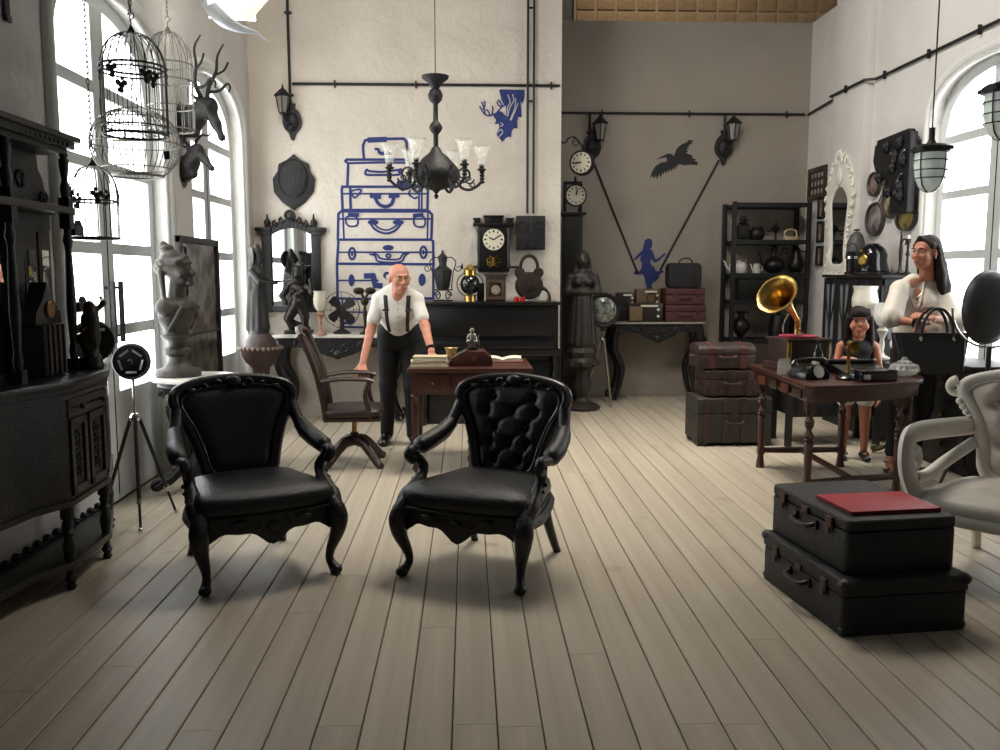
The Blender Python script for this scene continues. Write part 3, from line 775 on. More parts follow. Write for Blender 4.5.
b.scroll((XL+.05, 4.47, 1.81), .04, 1.4, .009, 'x', 0, 1)
b.build('fretted_back', M_ebony, t, smooth=40)
for i, z in enumerate((1.66, 1.28, 1.12)):
    b = MB(); b.box((-1.965, 4.53, z), (.05, .10, .05)); b.scroll((-1.965, 4.57, z+.02), .03, 1.1, .012, 'x'); b.build('carved_bracket', M_ebony, t)

# on the hutch counter
M_ribbox = mat('dark_brown_ribbed_leather', (46, 38, 34), .6, var=.3, bump=.4, bscale=60)
t = thing('ribbed_box', 'dark brown ribbed leather box on the hutch counter', 'box', (-2.01, 4.22, zc), 0)
MB().box((0, 0, .12), (.13, .20, .24)).build('body', M_ribbox, t, bevel=.02, bseg=3)
for i in range(4): MB().box((.03, -.075+i*.05, .122), (.09, .012, .236)).build('rib', M_ribbox, t, bevel=.005)
M_bronze = mat('dark_bronze', (48, 42, 36), .4, .75, var=.35, vscale=12, bump=.3, bscale=40)
body('dancer_figurine', [C((0, 0, .02), (0, 0, .04), .055, .05), C((0, 0, .04), (.01, .02, .16), .022, .03), C((-.01, 0, .05), (-.03, -.02, .15), .02, .03), C((0, 0, .17), (0, 0, .25), .04, .045), C((0, .0, .26), (.05, .05, .33), .015, .012), C((0, 0, .26), (-.02, -.06, .20), .016, .012), Ell((0, 0, .31), (.028, .028, .035)), C((.05, .05, .33), (.02, .09, .36), .011, .008)], .008, M_bronze, None, (-1.90, 4.50, zc+.001), k=.02)
tag(bpy.data.objects['dancer_figurine'], 'small dark bronze dancer standing at the end of the hutch counter', 'figurine')
t = thing('mantel_clock', 'dark peaked mantel clock perched on the ribbed leather box', 'clock', (-2.01, 4.22, zc+.242))
MB().prism([(-.13, 0), (.13, 0), (.12, .06), (.05, .12), (0, .2), (-.05, .12), (-.12, .06)], -.04, .04, 'x').build('case', M_ebony, t, bevel=.006)
MB().at((.042, 0, .07), (0, PI/2, 0)).lathe([(0, 0), (.04, 0), (.04, .008), (.036, .012), (0, .012)], 20).at().build('dial', M_oldbrass, t)

# --- tripod spotlight with pentagon vents
def tripod_parts(t, top, spread, zj, m=M_chrome, ml=M_ironpaint, a0=.3, r=.011):
    b = MB(); b.cyl((0, 0, zj-.15), (0, 0, top), .009, seg=8); b.lathe([(.0, 0), (.03, 0), (.032, .02), (.02, .04), (.0, .045)], 12, (0, 0, zj-.02)); b.build('pole', m, t)
    for i in range(3):
        a = a0+2*PI*i/3; d = (math.cos(a)*spread, math.sin(a)*spread, 0)
        l = MB(); j = (math.cos(a)*.025, math.sin(a)*.025, zj); mid = tuple(j[q]*.25+d[q]*.75 for q in range(3))
        l.cyl(j, mid, r, seg=8); l.cyl(mid, d, r*.7, seg=8); leg = l.build('leg', ml, t)
        MB().sph((d[0], d[1], .012), .014, 8, 6).build('foot_tip', m, leg); MB().tube([tuple(j[q]*(1-u)+d[q]*u for q in range(3)) for u in (.72, .76)], r*1.4, 8).build('ferrule', m, leg)
hp = atX(132, 366, -1.93)
t = thing('tripod_lamp', 'black round lamp head with silver pentagon bars on a chrome tripod', 'lamp', (-1.935, 5.12, 0), group='tripod spot lamps')
tripod_parts(t, .90, .24, .62, a0=-1.2)
hd = MB().at((0, 0, .945), (PI/2, 0, .12))
hd.lathe([(0, -.05), (.075, -.05), (.095, -.02), (.105, .0), (.105, .03), (.098, .04), (.088, .03), (0, .03)], 32); hd.at()
head = hd.build('lamp_head', M_ironpaint, t, smooth=40)
for i in range(5):
    a = PI/2+2*PI*(i+.5)/5
    MB().at((0, 0, .945), (PI/2, 0, .12)).add([tuple(Vector((.066*math.cos(a)-s*.034*math.sin(a)*w, .066*math.sin(a)+s*.034*math.cos(a)*w, z))*1.0 for (s, w, z) in [q]) [0] for q in ((-1, 1, .032), (1, 1, .032), (1, .85, .037), (-1, .85, .037))]+
        [tuple(Vector((.054*math.cos(a)-s*.028*math.sin(a), .054*math.sin(a)+s*.028*math.cos(a), z))) for (s, z) in ((-1, .032), (1, .032))], [(0, 1, 2, 3), (3, 2, 5, 4), (0, 1, 5, 4)]).at().build('silver_bar', mat('bare_aluminium', (215, 215, 210), .35, .6), head)
MB().at((0, 0, .945), (PI/2, 0, .12)).lathe([(0, .03), (.016, .03), (.016, .042), (.010, .044), (0, .044)], 14).at().build('centre_boss', M_chrome, head)
t = thing('film_reel', 'second black round reel with silver bars behind the tripod lamp', 'reel', (-2.035, 4.84, .155), group=None)
b = MB().at((0, 0, .93), (PI/2, 0, .25)); b.lathe([(0, -.02), (.11, -.02), (.115, 0), (.11, .02), (0, .02)], 32); b.at(); b.build('disc', M_ironpaint, t, smooth=40)
b = MB(); b.bb(-.075, .075, -.03, -.022, .985, 1.0); b.build('silver_bar', MATS['bare_aluminium'], t)
MB().box((0, 0, .825), (.08, .06, .022)).build('foot', M_ironpaint, t, bevel=.004)

# --- round marble-topped console with carved base
t = thing('console_table', 'round marble-topped console with dark scrolled legs under the bust', 'table', (-1.81, 5.90, .012))
MB().lathe([(.0, .725), (.265, .725), (.285, .735), (.285, .75), (.27, .757), (0, .757)], 40).build('table_top', M_marble, t, smooth=40)
b = MB(); b.lathe([(.0, .66), (.235, .66), (.25, .70), (.24, .724), (0, .724)], 32)
for i in range(16):
    a = 2*PI*i/16; b.at((.24*math.cos(a), .24*math.sin(a), .655), (0, 0, a+PI/2)).scroll((0, 0, 0), .035, 1.2, .010, 'y', 0, 1, n=12, seg=5).at()
b.build('apron', M_ebony, t, smooth=40)
for a in (-2.5, -1.1, .3, 1.7):
    ca_, sa_ = math.cos(a), math.sin(a); b = MB()
    P = spl([(.10, .66), (.17, .56), (.13, .42), (.07, .30), (.10, .18), (.20, .08), (.27, .05), (.30, .03)], 4)
    b.tube([(r*ca_, r*sa_, z) for r, z in P], [.045-.001*i*.6 for i in range(len(P))], 8); b.at((.29*ca_, .29*sa_, .045), (0, 0, a)).scroll((0, 0, 0), .04, 1.2, .018, 'y', PI, -1).at()
    b.build('leg', M_ebony, t, smooth=60)
MB().lathe([(0, .04), (.05, .05), (.11, .10), (.10, .2), (.05, .28), (.06, .36), (.12, .45), (.08, .55), (.12, .66), (0, .66)], 20).build('pedestal_core', M_ebony, t, smooth=50)

# --- marble bust
M_bust = mat('aged_stone_bust', (70, 63, 52), .5, var=0, col2=(32, 28, 24), vscale=7, bump=.5, bscale=30)
t = thing('stone_bust', 'weathered stone bust of a woman with bound hair on a turned plinth', 'bust', (-1.93, 5.90, .769), math.radians(-12))
MB().lathe([(0, 0), (.145, 0), (.15, .02), (.14, .045), (.09, .06), (.06, .10), (.055, .13), (.085, .155), (.085, .18), (.055, .2), (.06, .235), (.1, .26), (.1, .275), (0, .28)], 28).build('plinth', M_bust, t, smooth=50)
pr = [Ell((0, 0, .40), (.10, .14, .12)), Ell((.02, 0, .46), (.11, .17, .07)), C((0, -.13, .46), (0, .13, .46), .06, .06), C((0, 0, .28), (0, 0, .38), .075, .09), C((.0, 0, .48), (.02, 0, .62), .055, .05),
      Ell((.03, 0, .715), (.085, .072, .098)), Ell((.065, 0, .67), (.055, .055, .075)), C((.108, 0, .725), (.138, 0, .678), .010, .016), Ell((.112, 0, .615), (.026, .03, .022)), Ell((.098, 0, .752), (.022, .052, .014)), Ell((.122, 0, .652), (.013, .024, .007)), Ell((.12, 0, .637), (.012, .02, .007)),
      Ell((.072, -.06, .68), (.03, .02, .03)), Ell((.072, .06, .68), (.03, .02, .03)),
      Ell((-.015, 0, .745), (.092, .086, .09)), Ell((-.085, 0, .72), (.055, .06, .06)), Ell((-.045, 0, .84), (.045, .045, .03)), Ell((-.07, .0, .86), (.03, .03, .03)), C((-.06, -.06, .69), (-.035, -.075, .53), .022, .014), C((-.06, .06, .69), (-.035, .075, .53), .022, .014)]
for i in range(15):
    a = -PI*.5+PI*i/14; pr.append(C((.055+.03*math.cos(a), .083*math.sin(a), .792-.045*abs(math.sin(a))), (-.03, .088*math.sin(a), .80-.05*abs(math.sin(a))), .013, .015)); pr.append(C((-.03, .088*math.sin(a), .80-.05*abs(math.sin(a))), (-.11, .05*math.sin(a), .73), .015, .012))
for i in range(22):
    a = i*2.4; pr.append(Ell((-.05-.05*math.cos(a)*.8, .075*math.sin(a), .69+.13*((i*7) % 11)/11), (.02, .02, .018)))
for i in range(9): pr.append(C((.115-.006*i, -.15+.04*i, .44+.02*math.sin(i*1.7)), (.02, -.13+.034*i, .31), .013, .012))
body('head_and_shoulders', pr, .0045, M_bust, t, k=.012)

# --- tall foxed mirror panel standing against the window pier
M_fox = mat('foxed_mirror', (128, 126, 118), .22, .75, var=0, col2=(22, 21, 20), vscale=7, vthr=(.42, .56), detail=8)
t = thing('standing_mirror', 'tall foxed mirror panel in a thin dark frame behind the bust', 'mirror', (-2.0, 6.68, 0))
y0, y1 = -.47, .48
b = MB()
b.bb(-.02, .02, y0, y0+.05, 0, 1.71); b.bb(-.02, .02, y1-.05, y1, 0, 1.71); b.bb(-.019, .019, y0, y1, 1.66, 1.709); b.bb(-.019, .019, y0, y1, .001, .06); b.bb(-.012, .018, y0+.03, y1-.03, 1.0, 1.018)
b.build('mirror_frame', M_ebony, t, bevel=.003)
MB().bb(-.014, .004, y0+.04, y1-.04, .04, 1.68).build('mirror_glass', M_fox, t)
for i, z in enumerate((1.58, 1.46, 1.34)):
    MB().tube([(.008, y0+.11+p[0], z+p[1]) for p in rrect(.09, .10, .025)], .006, 6, closed=True).build('lead_ring', M_ironpaint, t)

# --- goddess statue on a turned pedestal
M_stat = mat('patinated_statue', (30, 27, 24), .55, .1, var=.4, vscale=9, bump=.5, bscale=30)
M_pedst = mat('red_brown_pedestal', (56, 38, 33), .45, var=.35, vscale=10, bump=.4, bscale=40)
px = atY(259, 300, 8.15)
t = thing('pedestal', 'red-brown turned pedestal with beaded rim below the goddess statue', 'pedestal', (px.x, 8.15, 0))
MB().lathe([(0, 0), (.2, 0), (.2, .05), (.15, .08), (.09, .14), (.08, .3), (.11, .42), (.07, .5), (.08, .58), (.14, .64), (.17, .70), (.175, .735), (.19, .75), (.19, .775), (.15, .79), (.135, .84), (.10, .88), (.09, .9), (0, .9)], 28).build('shaft', M_pedst, t, smooth=45)
for i in range(26):
    a = 2*PI*i/26; MB().sph((.192*math.cos(a), .192*math.sin(a), .765), .018, 8, 6).build('bead', mat('pale_bead', (112, 96, 84), .5), t)
t = thing('statue', 'patinated goddess statue holding out a dish on the turned pedestal', 'statue', (px.x, 8.15, .9), 0)
pr = [C((0, 0, .01), (0, 0, .03), .085, .08), C((-.02, 0, .05), (-.02, 0, .36), .065, .06), C((.0, 0, .3), (0, 0, .48), .055, .06), Ell((0, 0, .53), (.07, .055, .08)), C((-.05, -.05, .57), (.03, -.09, .47), .026, .022), C((.03, -.09, .47), (.16, -.06, .46), .02, .016), C((-.05, .05, .57), (.05, .08, .49), .026, .02), C((.05, .08, .49), (.16, .02, .46), .02, .015),
      C((.0, 0, .6), (.01, 0, .65), .028, .026), Ell((.02, 0, .70), (.045, .04, .055)), C((.06, 0, .70), (.068, 0, .69), .01, .01), C((.0, 0, .74), (-.005, 0, .79), .045, .025), C((-.03, 0, .7), (-.05, 0, .5), .035, .04), C((-.06, 0, .52), (-.09, .0, .05), .035, .04)]
for i in range(8): pr.append(C((.05*math.cos(i*.8), .05*math.sin(i*.8), .34), (.07*math.cos(i*.8), .07*math.sin(i*.8), .05), .018, .024))
body('figure', pr, .007, M_stat, t, k=.02)
MB().at((.185, -.02, .465)).lathe([(0, 0), (.03, .002), (.06, .015), (.06, .02), (.03, .01), (0, .008)], 16).at().build('dish', M_stat, t)
MB().at((-.06, 0, .70), (0, PI/2, .5)).lathe([(0, -.008), (.085, -.006), (.09, 0), (.085, .006), (0, .008)], 24).at().build('halo_disc', M_stat, t)

# --- bird cages
M_wire = mat('dark_cage_wire', (58, 56, 52), .45, .7, var=.2)
M_wirel = mat('pale_cage_wire', (120, 118, 110), .45, .6, var=.2)
def chain(t, z0, z1, m, x=0., y=0.):
    b = MB(); n = max(1, int((z1-z0)/.028)); 
    for i in range(n):
        z = z0+(i+.5)*(z1-z0)/n; r = []
        for q in range(8):
            a = 2*PI*q/8; u = .007*math.cos(a); w = .019*math.sin(a); r.append((x+(u if i % 2 else 0), y+(0 if i % 2 else u), z+w))
        b.tube(r, .0022, 4, closed=True)
    o = b.build('chain', m, t); o['kind'] = 'stuff'; return o
def hook(t, z, m): MB().tube([(.0, 0, z)]+[(.016*math.cos(a)-.0, 0, z+.05+.016*math.sin(a)) for a in np.linspace(-PI/2, PI*.9, 9)], .0032, 6).build('hook', m, t)
def cage(label, loc, R, h, dome, nw, m, ztop, flowers=0, floor_r=None, wr=.0028, rings=(0., .5, 1.), band=True, group='hanging bird cages', kink=0.):
    t = thing('bird_cage', label, 'bird cage', loc, kink, group)
    wires = []
    for i in range(nw):
        a = 2*PI*i/nw; P = [(R*math.cos(a), R*math.sin(a), 0), (R*math.cos(a), R*math.sin(a), h*.5), (R*math.cos(a), R*math.sin(a), h)]
        for j in range(1, 8):
            u = j/8*PI/2; rr = R*(math.cos(u)**.8); P.append((rr*math.cos(a), rr*math.sin(a), h+dome*math.sin(u)))
        wires.append(P)
    P0 = MB(); P0.tube(wires[0], wr, 5); me = P0.mesh('wire', m)
    for i in range(nw):
        o = bpy.data.objects.new('wire', me); COL.objects.link(o); o.parent = t; o.rotation_euler = (0, 0, 2*PI*i/nw)
    for z in rings:
        MB().tube([(R*math.cos(2*PI*q/28), R*math.sin(2*PI*q/28), h*z) for q in range(28)], wr*1.7, 6, closed=True).build('ring', m, t)
    MB().lathe([(R*.96, -.006), (R*1.02, -.008), (R*1.03, 0), (R*.96, .004)], 28, ring=True).build('tray_rim', m, t)
    for i in range(7):
        xx = R*.97*(-1+2*(i+.5)/7); hy = math.sqrt(max(0, (R*.98)**2-xx*xx)); MB().cyl((xx, -hy, 0), (xx, hy, 0), wr*.8, seg=5).build('floor_wire', m, t)
    MB().lathe([(0, h+dome+.035), (.008, h+dome+.03), (.02, h+dome+.005), (R*.18, h+dome*.985), (R*.14, h+dome*.97), (0, h+dome*.97)], 14).build('cap', m, t, smooth=50)
    hook(t, h+dome+.03, m); chain(t, h+dome+.10, ztop-loc[2], m)
    for i in range(flowers):
        a = 2*PI*i/flowers+.2
        f = MB()
        for dx, dz, rr in ((0, 0, .017), (.018, .012, .015), (-.017, .014, .014), (.004, -.025, .016), (-.004, .034, .011)): f.at((R*math.cos(a), R*math.sin(a), h*(.93+.06*math.sin(i*2.3))), (0, 0, a+PI/2)).sph((dx, 0, dz), (rr, .006, rr), 8, 6)
        f.at().build('leaf_cluster', m, t)
    return t
ZC = 4.6
def px_loc(x, y, Y): p = atY(x, y, Y); return (p.x, p.y, p.z)
YC = 4.55
l = px_loc(136, 135, YC)
c1 = cage('black domed bird cage with iron leaves around its shoulder', l, .154, atY(134, 72, YC).z-l[2], atY(134, 33, YC).z-atY(134, 72, YC).z, 22, M_wire, ZC, flowers=6, rings=(0, .12, 1.0), wr=.0026)
MB().tube([(.157*math.cos(2*PI*q/28), .157*math.sin(2*PI*q/28), .325) for q in range(28)], .006, 6, closed=True).build('flat_band', M_wire, c1)
l = px_loc(172, 130, 6.05)
cage('plain domed wire bird cage hung beside the stag head', l, .146, atY(172, 65, 6.05).z-l[2], atY(172, 32, 6.05).z-atY(172, 65, 6.05).z, 18, M_wirel, ZC, rings=(0, .35, .75, 1.0), wr=.003)
l = px_loc(96, 238, 4.72)
cage('small black bird cage with iron flowers beside the hutch cornice', l, .117, atY(96, 195, 4.72).z-l[2], atY(96, 166, 4.72).z-atY(96, 195, 4.72).z, 12, M_wire, ZC, flowers=5, wr=.0032, rings=(0, .85))
# round spherical cage
l = px_loc(137, 176, 5.0); t = thing('bird_cage', 'wide round-bellied wire bird cage with a small tag', 'bird cage', l, 0, 'hanging bird cages')
RR = .235; hh = .36
prof = [(.135, 0), (.18, .04), (.222, .10), (.235, .17), (.222, .24), (.18, .30), (.13, .335), (.07, .355)]
me = MB().tube([(r, 0, z) for r, z in spl(prof, 3)], .0022, 5).mesh('wire', M_wirel)
for i in range(44):
    o = bpy.data.objects.new('wire', me); COL.objects.link(o); o.parent = t; o.rotation_euler = (0, 0, 2*PI*i/44)
for r, z in ((.235, .17), (.18, .04), (.18, .30), (.07, .355)): MB().tube([(r*math.cos(2*PI*q/36), r*math.sin(2*PI*q/36), z) for q in range(36)], .0035, 6, closed=True).build('ring', M_wirel, t)
MB().lathe([(.125, -.006), (.14, -.008), (.145, 0), (.14, .006), (.125, .004)], 24, ring=True).build('tray_rim', M_wirel, t)
MB().box((.20, -.10, .10), (.03, .004, .045)).build('tag', M_paintblack, t)
MB().cyl((-.12, 0, .19), (.12, 0, .19), .005, seg=6).build('perch', M_oldbrass, t)
hook(t, .36, M_wirel); chain(t, .43, ZC-l[2], M_wirel)

# --- trophy heads on the window pier
M_hide = mat('dark_bronze_trophy', (40, 38, 36), .5, .2, var=.35, vscale=10, bump=.5, bscale=40)
pw = atX(196, 100, XL+.05); yT = 6.66
def trophy(label, z, sc_, long_antler, tilt, yaw_):
    t = thing('mounted_trophy', label, 'trophy head', (XL+.055, yT, z), 0, 'trophy heads between the windows', sca=sc_)
    # local: faces +X with head down
    pr = [C((.0, 0, 0), (.10, 0, .05), .11, .10), C((.10, 0, .05), (.20, 0, .13), .095, .08), C((.20, 0, .13), (.25, 0, .16), .075, .07), C((.24, 0, .15), (.33, 0, .02), .060, .040), C((.33, 0, .02), (.39, 0, -.08), .036, .024), Ell((.392, 0, -.09), (.022, .026, .022)),
          C((.20, -.06, .19), (.17, -.14, .22), .02, .008), C((.20, .06, .19), (.17, .14, .22), .02, .008), Ell((.27, -.05, .13), (.02, .014, .016)), Ell((.27, .05, .13), (.02, .014, .016)), C((0, 0, -.05), (.12, 0, -.06), .06, .05)]
    body('head', pr, .010, M_hide, t, rot=(0, tilt, yaw_), k=.03)
    MB().at((-.02, 0, 0), (0, PI/2, 0)).lathe([(0, -.03), (.13, -.03), (.15, 0), (.14, .02), (0, .02)], 20, sx=1.2).at().build('shield_mount', M_ebony, t)
    for s in (-1, 1):
        b = MB()
        if long_antler:
            b.tube(spl([(.20, s*.04, .21), (.17, s*.09, .32), (.20, s*.13, .45), (.19, s*.15, .58), (.24, s*.15, .68)], 5), [.02-.0007*i for i in range(21)], 8)
            b.tube(spl([(.18, s*.08, .28), (.27, s*.10, .30), (.33, s*.11, .36), (.37, s*.10, .33), (.36, s*.09, .29)], 4), [.014-.0005*i for i in range(17)], 7)
            b.tube(spl([(.19, s*.12, .42), (.26, s*.15, .47), (.29, s*.16, .54)], 4), .009, 7)
        else:
            b.tube(spl([(.20, s*.04, .20), (.18, s*.09, .29), (.25, s*.12, .34), (.33, s*.13, .31), (.40, s*.14, .37)], 4), [.02-.0009*i for i in range(17)], 8)
        b.build('horn', M_hide, t, rot=(0, tilt, yaw_), smooth=60)
    return t
trophy('dark stag trophy head with tall curled antlers', atX(190, 112, XL+.05).z-.12, .88, True, .12, -.35)
trophy('dark antelope trophy head with wavy horns below the stag', atX(184, 172, XL+.05).z, .68, False, -.25, -.5)
# ================================================================ centre wall
def pxpoly(pts, s, ox, oy, Y): return [(lambda p: (p.x, p.z))(atY(ox+x*s, oy+y*s, Y)) for x, y in pts]
def ribbon(b, pts, w, y0=-.003, y1=.0, closed=False):
    # painted stroke: a flat band of width w following pts (x,z)
    n = len(pts)
    for i in range(n if closed else n-1):
        a, c = Vector(pts[i]), Vector(pts[(i+1) % n]); d = (c-a)
        if d.length < 1e-6: continue
        d.normalize(); q = Vector((-d.y, d.x))*w/2; a2, c2 = a-d*w*.3, c+d*w*.3
        b.prism([tuple(a2-q), tuple(c2-q), tuple(c2+q), tuple(a2+q)], y0-.00007*(i % 40), y1, 'y')
MU = thing('wall_mural', 'blue line mural of stacked suitcases painted on the centre wall', 'mural', (0, YB-.001, 0))
SC, OX, OY = .2797, 325, 130
def strokes(lst, name):
    b = MB()
    for i, (pts, w, *cl) in enumerate(lst):
        P = pxpoly(pts, SC, OX, OY, YB)
        if cl and cl[0] == 'fill': b.prism(P, -.0035-.0004*i, 0, 'y'); continue
        smoothed = [tuple(p) for p in spl(P, 4, bool(cl and cl[0] == 'loop'))] if (cl and cl[0] in ('curve', 'loop')) else P
        ribbon(b, smoothed, w*.0102*.28*1.5, -.003-.0002*i, 0, closed=bool(cl and cl[0] == 'loop'))
    b.build(name, M_blue, MU, smooth=0)
def el(cx, cy, rx, ry, n=12): return [(cx+rx*math.cos(2*PI*i/n), cy+ry*math.sin(2*PI*i/n)) for i in range(n)]
strokes([([(140, 103), (137, 80), (136, 55), (143, 38), (158, 33), (282, 31), (291, 42), (293, 70), (293, 104)], 6), ([(158, 36), (215, 34)], 12), ([(180, 68), (192, 70), (193, 80), (206, 86), (236, 84)], 6, 'curve'), ([(190, 74), (204, 80), (232, 78)], 3, 'curve')], 'painted_hatbox')
strokes([([(72, 112), (78, 106), (180, 106), (300, 106)], 6), ([(74, 114), (82, 119), (200, 116), (300, 117)], 5), ([(83, 118), (80, 200)], 6), ([(300, 117), (300, 200)], 6), ([(150, 142), (145, 150), (150, 160), (200, 161), (262, 160), (272, 150), (262, 143), (205, 150), (160, 147)], 5, 'loop'), ([(258, 182), (290, 176), (300, 205), (278, 220), (264, 212)], 1, 'fill'), (el(270, 147, 11, 11), 1, 'fill')], 'painted_long_case')
strokes([([(62, 203), (60, 215), (63, 286), (366, 286), (368, 215), (360, 203), (62, 203)], 6), ([(62, 228), (366, 228)], 4), ([(90, 204), (92, 285)], 6), ([(336, 204), (336, 285)], 4), ([(346, 204), (346, 285)], 4), ([(178, 240), (192, 264), (216, 274), (238, 264), (246, 240)], 8, 'curve'), ([(166, 234), (195, 238)], 12), ([(232, 236), (262, 234)], 10), ([(96, 218), (130, 214), (108, 242), (98, 232)], 4, 'loop'), ([(305, 215), (300, 230), (320, 244), (330, 240)], 4, 'curve')], 'painted_third_case')
strokes([([(58, 291), (48, 300), (46, 392), (380, 392), (383, 303), (372, 291), (58, 291)], 6), ([(50, 318), (382, 318)], 4), ([(64, 296), (68, 392)], 4), ([(368, 296), (366, 392)], 4), ([(160, 330), (180, 356), (217, 370), (252, 358), (275, 330)], 5, 'curve'), ([(170, 330), (192, 350), (220, 358), (246, 348), (266, 330)], 4, 'curve'), (el(172, 330, 20, 9), 1, 'fill'), (el(262, 330, 20, 9), 1, 'fill'), ([(76, 312), (112, 312), (115, 340), (82, 342)], 4, 'loop'), ([(320, 312), (354, 312), (354, 344), (322, 342)], 4, 'loop'), ([(86, 304), (118, 304)], 9), ([(318, 306), (348, 304)], 9)], 'painted_fourth_case')
strokes([([(48, 396), (43, 478), (388, 480), (386, 396)], 6), ([(46, 437), (386, 437)], 4), (el(97, 442, 11, 20), 5, 'loop'), (el(352, 437, 11, 20), 5, 'loop'), (el(97, 442, 4, 9), 1, 'fill'), (el(352, 437, 4, 9), 1, 'fill'), ([(160, 444), (180, 450), (192, 470), (268, 472), (285, 450), (300, 440)], 4, 'curve'), ([(172, 442), (188, 446), (202, 460), (262, 462), (278, 444), (300, 438)], 4, 'curve'), (el(226, 421, 20, 10), 1, 'fill'), (el(227, 450, 8, 6), 4, 'loop')], 'painted_fifth_case')
strokes([([(43, 480), (45, 602), (120, 604), (387, 602), (387, 482)], 6), ([(44, 538), (190, 538)], 4), (el(95, 537, 11, 22), 1, 'fill'), (el(347, 535, 13, 22), 1, 'fill'), ([(145, 522), (172, 521), (180, 556), (200, 557)], 13), (el(222, 520, 10, 9), 5, 'loop')], 'painted_sixth_case')
strokes([([(62, 606), (66, 704), (160, 706)], 5), ([(66, 650), (150, 652)], 4), ([(62, 676), (90, 668), (104, 676), (92, 690), (64, 688)], 5, 'loop')], 'painted_bottom_case')
# blue stag painting
DM = thing('wall_painting', 'blue painted stag head stencil beside the twin conduits', 'painting', (0, YB-.001, 0))
S2 = (.0933, 470, 80, YB)
b = MB()
b.prism(pxpoly([(310, 110), (330, 102), (585, 105), (582, 190), (560, 255), (540, 230), (548, 300), (552, 400), (515, 395), (505, 440), (508, 520), (470, 515), (448, 545), (440, 620), (418, 605), (380, 625), (345, 668), (325, 635), (290, 600), (288, 560), (310, 520), (310, 470), (262, 472), (280, 430), (250, 392), (262, 360), (300, 330), (340, 340), (390, 390), (385, 310), (375, 250), (330, 180)], *S2), -.004, 0, 'y')
b.build('stag_head', M_blue, DM, smooth=0)
b = MB()
for pts in ([(262, 362), (215, 385), (165, 372), (130, 330), (105, 285)], [(165, 372), (150, 300), (125, 240)], [(140, 310), (160, 270), (155, 230)], [(215, 380), (190, 330), (175, 322)], [(235, 370), (245, 320), (240, 285)], [(300, 335), (340, 290), (375, 262), (385, 230)], [(340, 290), (305, 270), (290, 235)], [(345, 280), (320, 230), (300, 215)], [(372, 262), (345, 215), (340, 190)]):
    ribbon(b, [tuple(p) for p in spl(pxpoly(pts, *S2), 3)], .014, -.0035, 0)
b.build('antler_strokes', M_blue, DM, smooth=0)
b = MB(); mw = mat('pale_stencil_gap', (178, 174, 170), .8)
for i, pts in enumerate(([(405, 160), (430, 240), (400, 300), (410, 380)], [(455, 155), (470, 220), (430, 290), (400, 390)], [(490, 200), (480, 300), (430, 430)], [(515, 250), (480, 340), (440, 430)], [(330, 460), (355, 480), (320, 500)], [(300, 560), (330, 530), (350, 560), (320, 600)], [(310, 610), (340, 580)])):
    ribbon(b, [tuple(p) for p in spl(pxpoly(pts, *S2), 3)], .009, -.0055-.0002*i, -.001)
b.build('stencil_gaps', mw, DM, smooth=0)
# black pelican on the alcove wall
PB = thing('wall_painting', 'black painted pelican in flight on the alcove wall', 'painting', (0, YA-.001, 0))
S3 = (.11, 640, 120, YA)
b = MB()
b.prism(pxpoly([(150, 360), (170, 345), (225, 318), (255, 305), (290, 310), (305, 330), (318, 300), (335, 258), (380, 220), (420, 205), (445, 182), (475, 185), (480, 200), (450, 205), (480, 215), (440, 228), (448, 240), (425, 248), (445, 262), (418, 270), (440, 285), (415, 298), (445, 312), (480, 325), (470, 345), (515, 360), (490, 368), (525, 385), (520, 410), (450, 405), (400, 412), (370, 405), (340, 400), (350, 425), (325, 415), (335, 445), (305, 425), (318, 458), (285, 435), (295, 470), (265, 445), (268, 478), (245, 455), (240, 488), (220, 465), (212, 500), (200, 475), (190, 525), (172, 490), (155, 545), (145, 500), (125, 535), (115, 505), (92, 530), (105, 480), (140, 420), (190, 388), (245, 378), (240, 355), (250, 345), (225, 340)], *S3), -.004, 0, 'y')
b.build('pelican', M_paintblack, PB, smooth=0)
# blue woman on a swing, ropes up to the lanterns
SWG = thing('wall_painting', 'blue painted woman on a swing hung from two long black ropes', 'painting', (0, YA-.001, 0))
S4 = (.1467, 600, 220, YA)
b = MB()
b.prism(pxpoly([(325, 125), (350, 132), (357, 160), (352, 185), (338, 195), (358, 210), (368, 240), (378, 268), (400, 258), (440, 225), (448, 232), (405, 275), (378, 292), (360, 282), (350, 262), (342, 290), (350, 305), (372, 325), (378, 345), (400, 352), (410, 340), (437, 348), (425, 360), (408, 368), (400, 395), (375, 422), (358, 425), (350, 455), (360, 470), (345, 476), (315, 475), (318, 455), (308, 430), (305, 395), (290, 370), (240, 372), (226, 362), (245, 345), (272, 348), (284, 320), (286, 290), (272, 280), (280, 240), (240, 275), (230, 268), (260, 232), (290, 205), (300, 165), (305, 140)], *S4), -.004, 0, 'y')
b.build('swing_figure', M_blue, SWG, smooth=0)
for (a, c) in (((594, 163), (638, 274)), ((719, 160), (660, 270))):
    A, B_ = atY(a[0], a[1], YA-.012), atY(c[0], c[1], YA-.012); MB().tube([(A.x, -.011, A.z), (B_.x, -.011, B_.z)], .012, 6).build('swing_rope', M_paintblack, SWG)

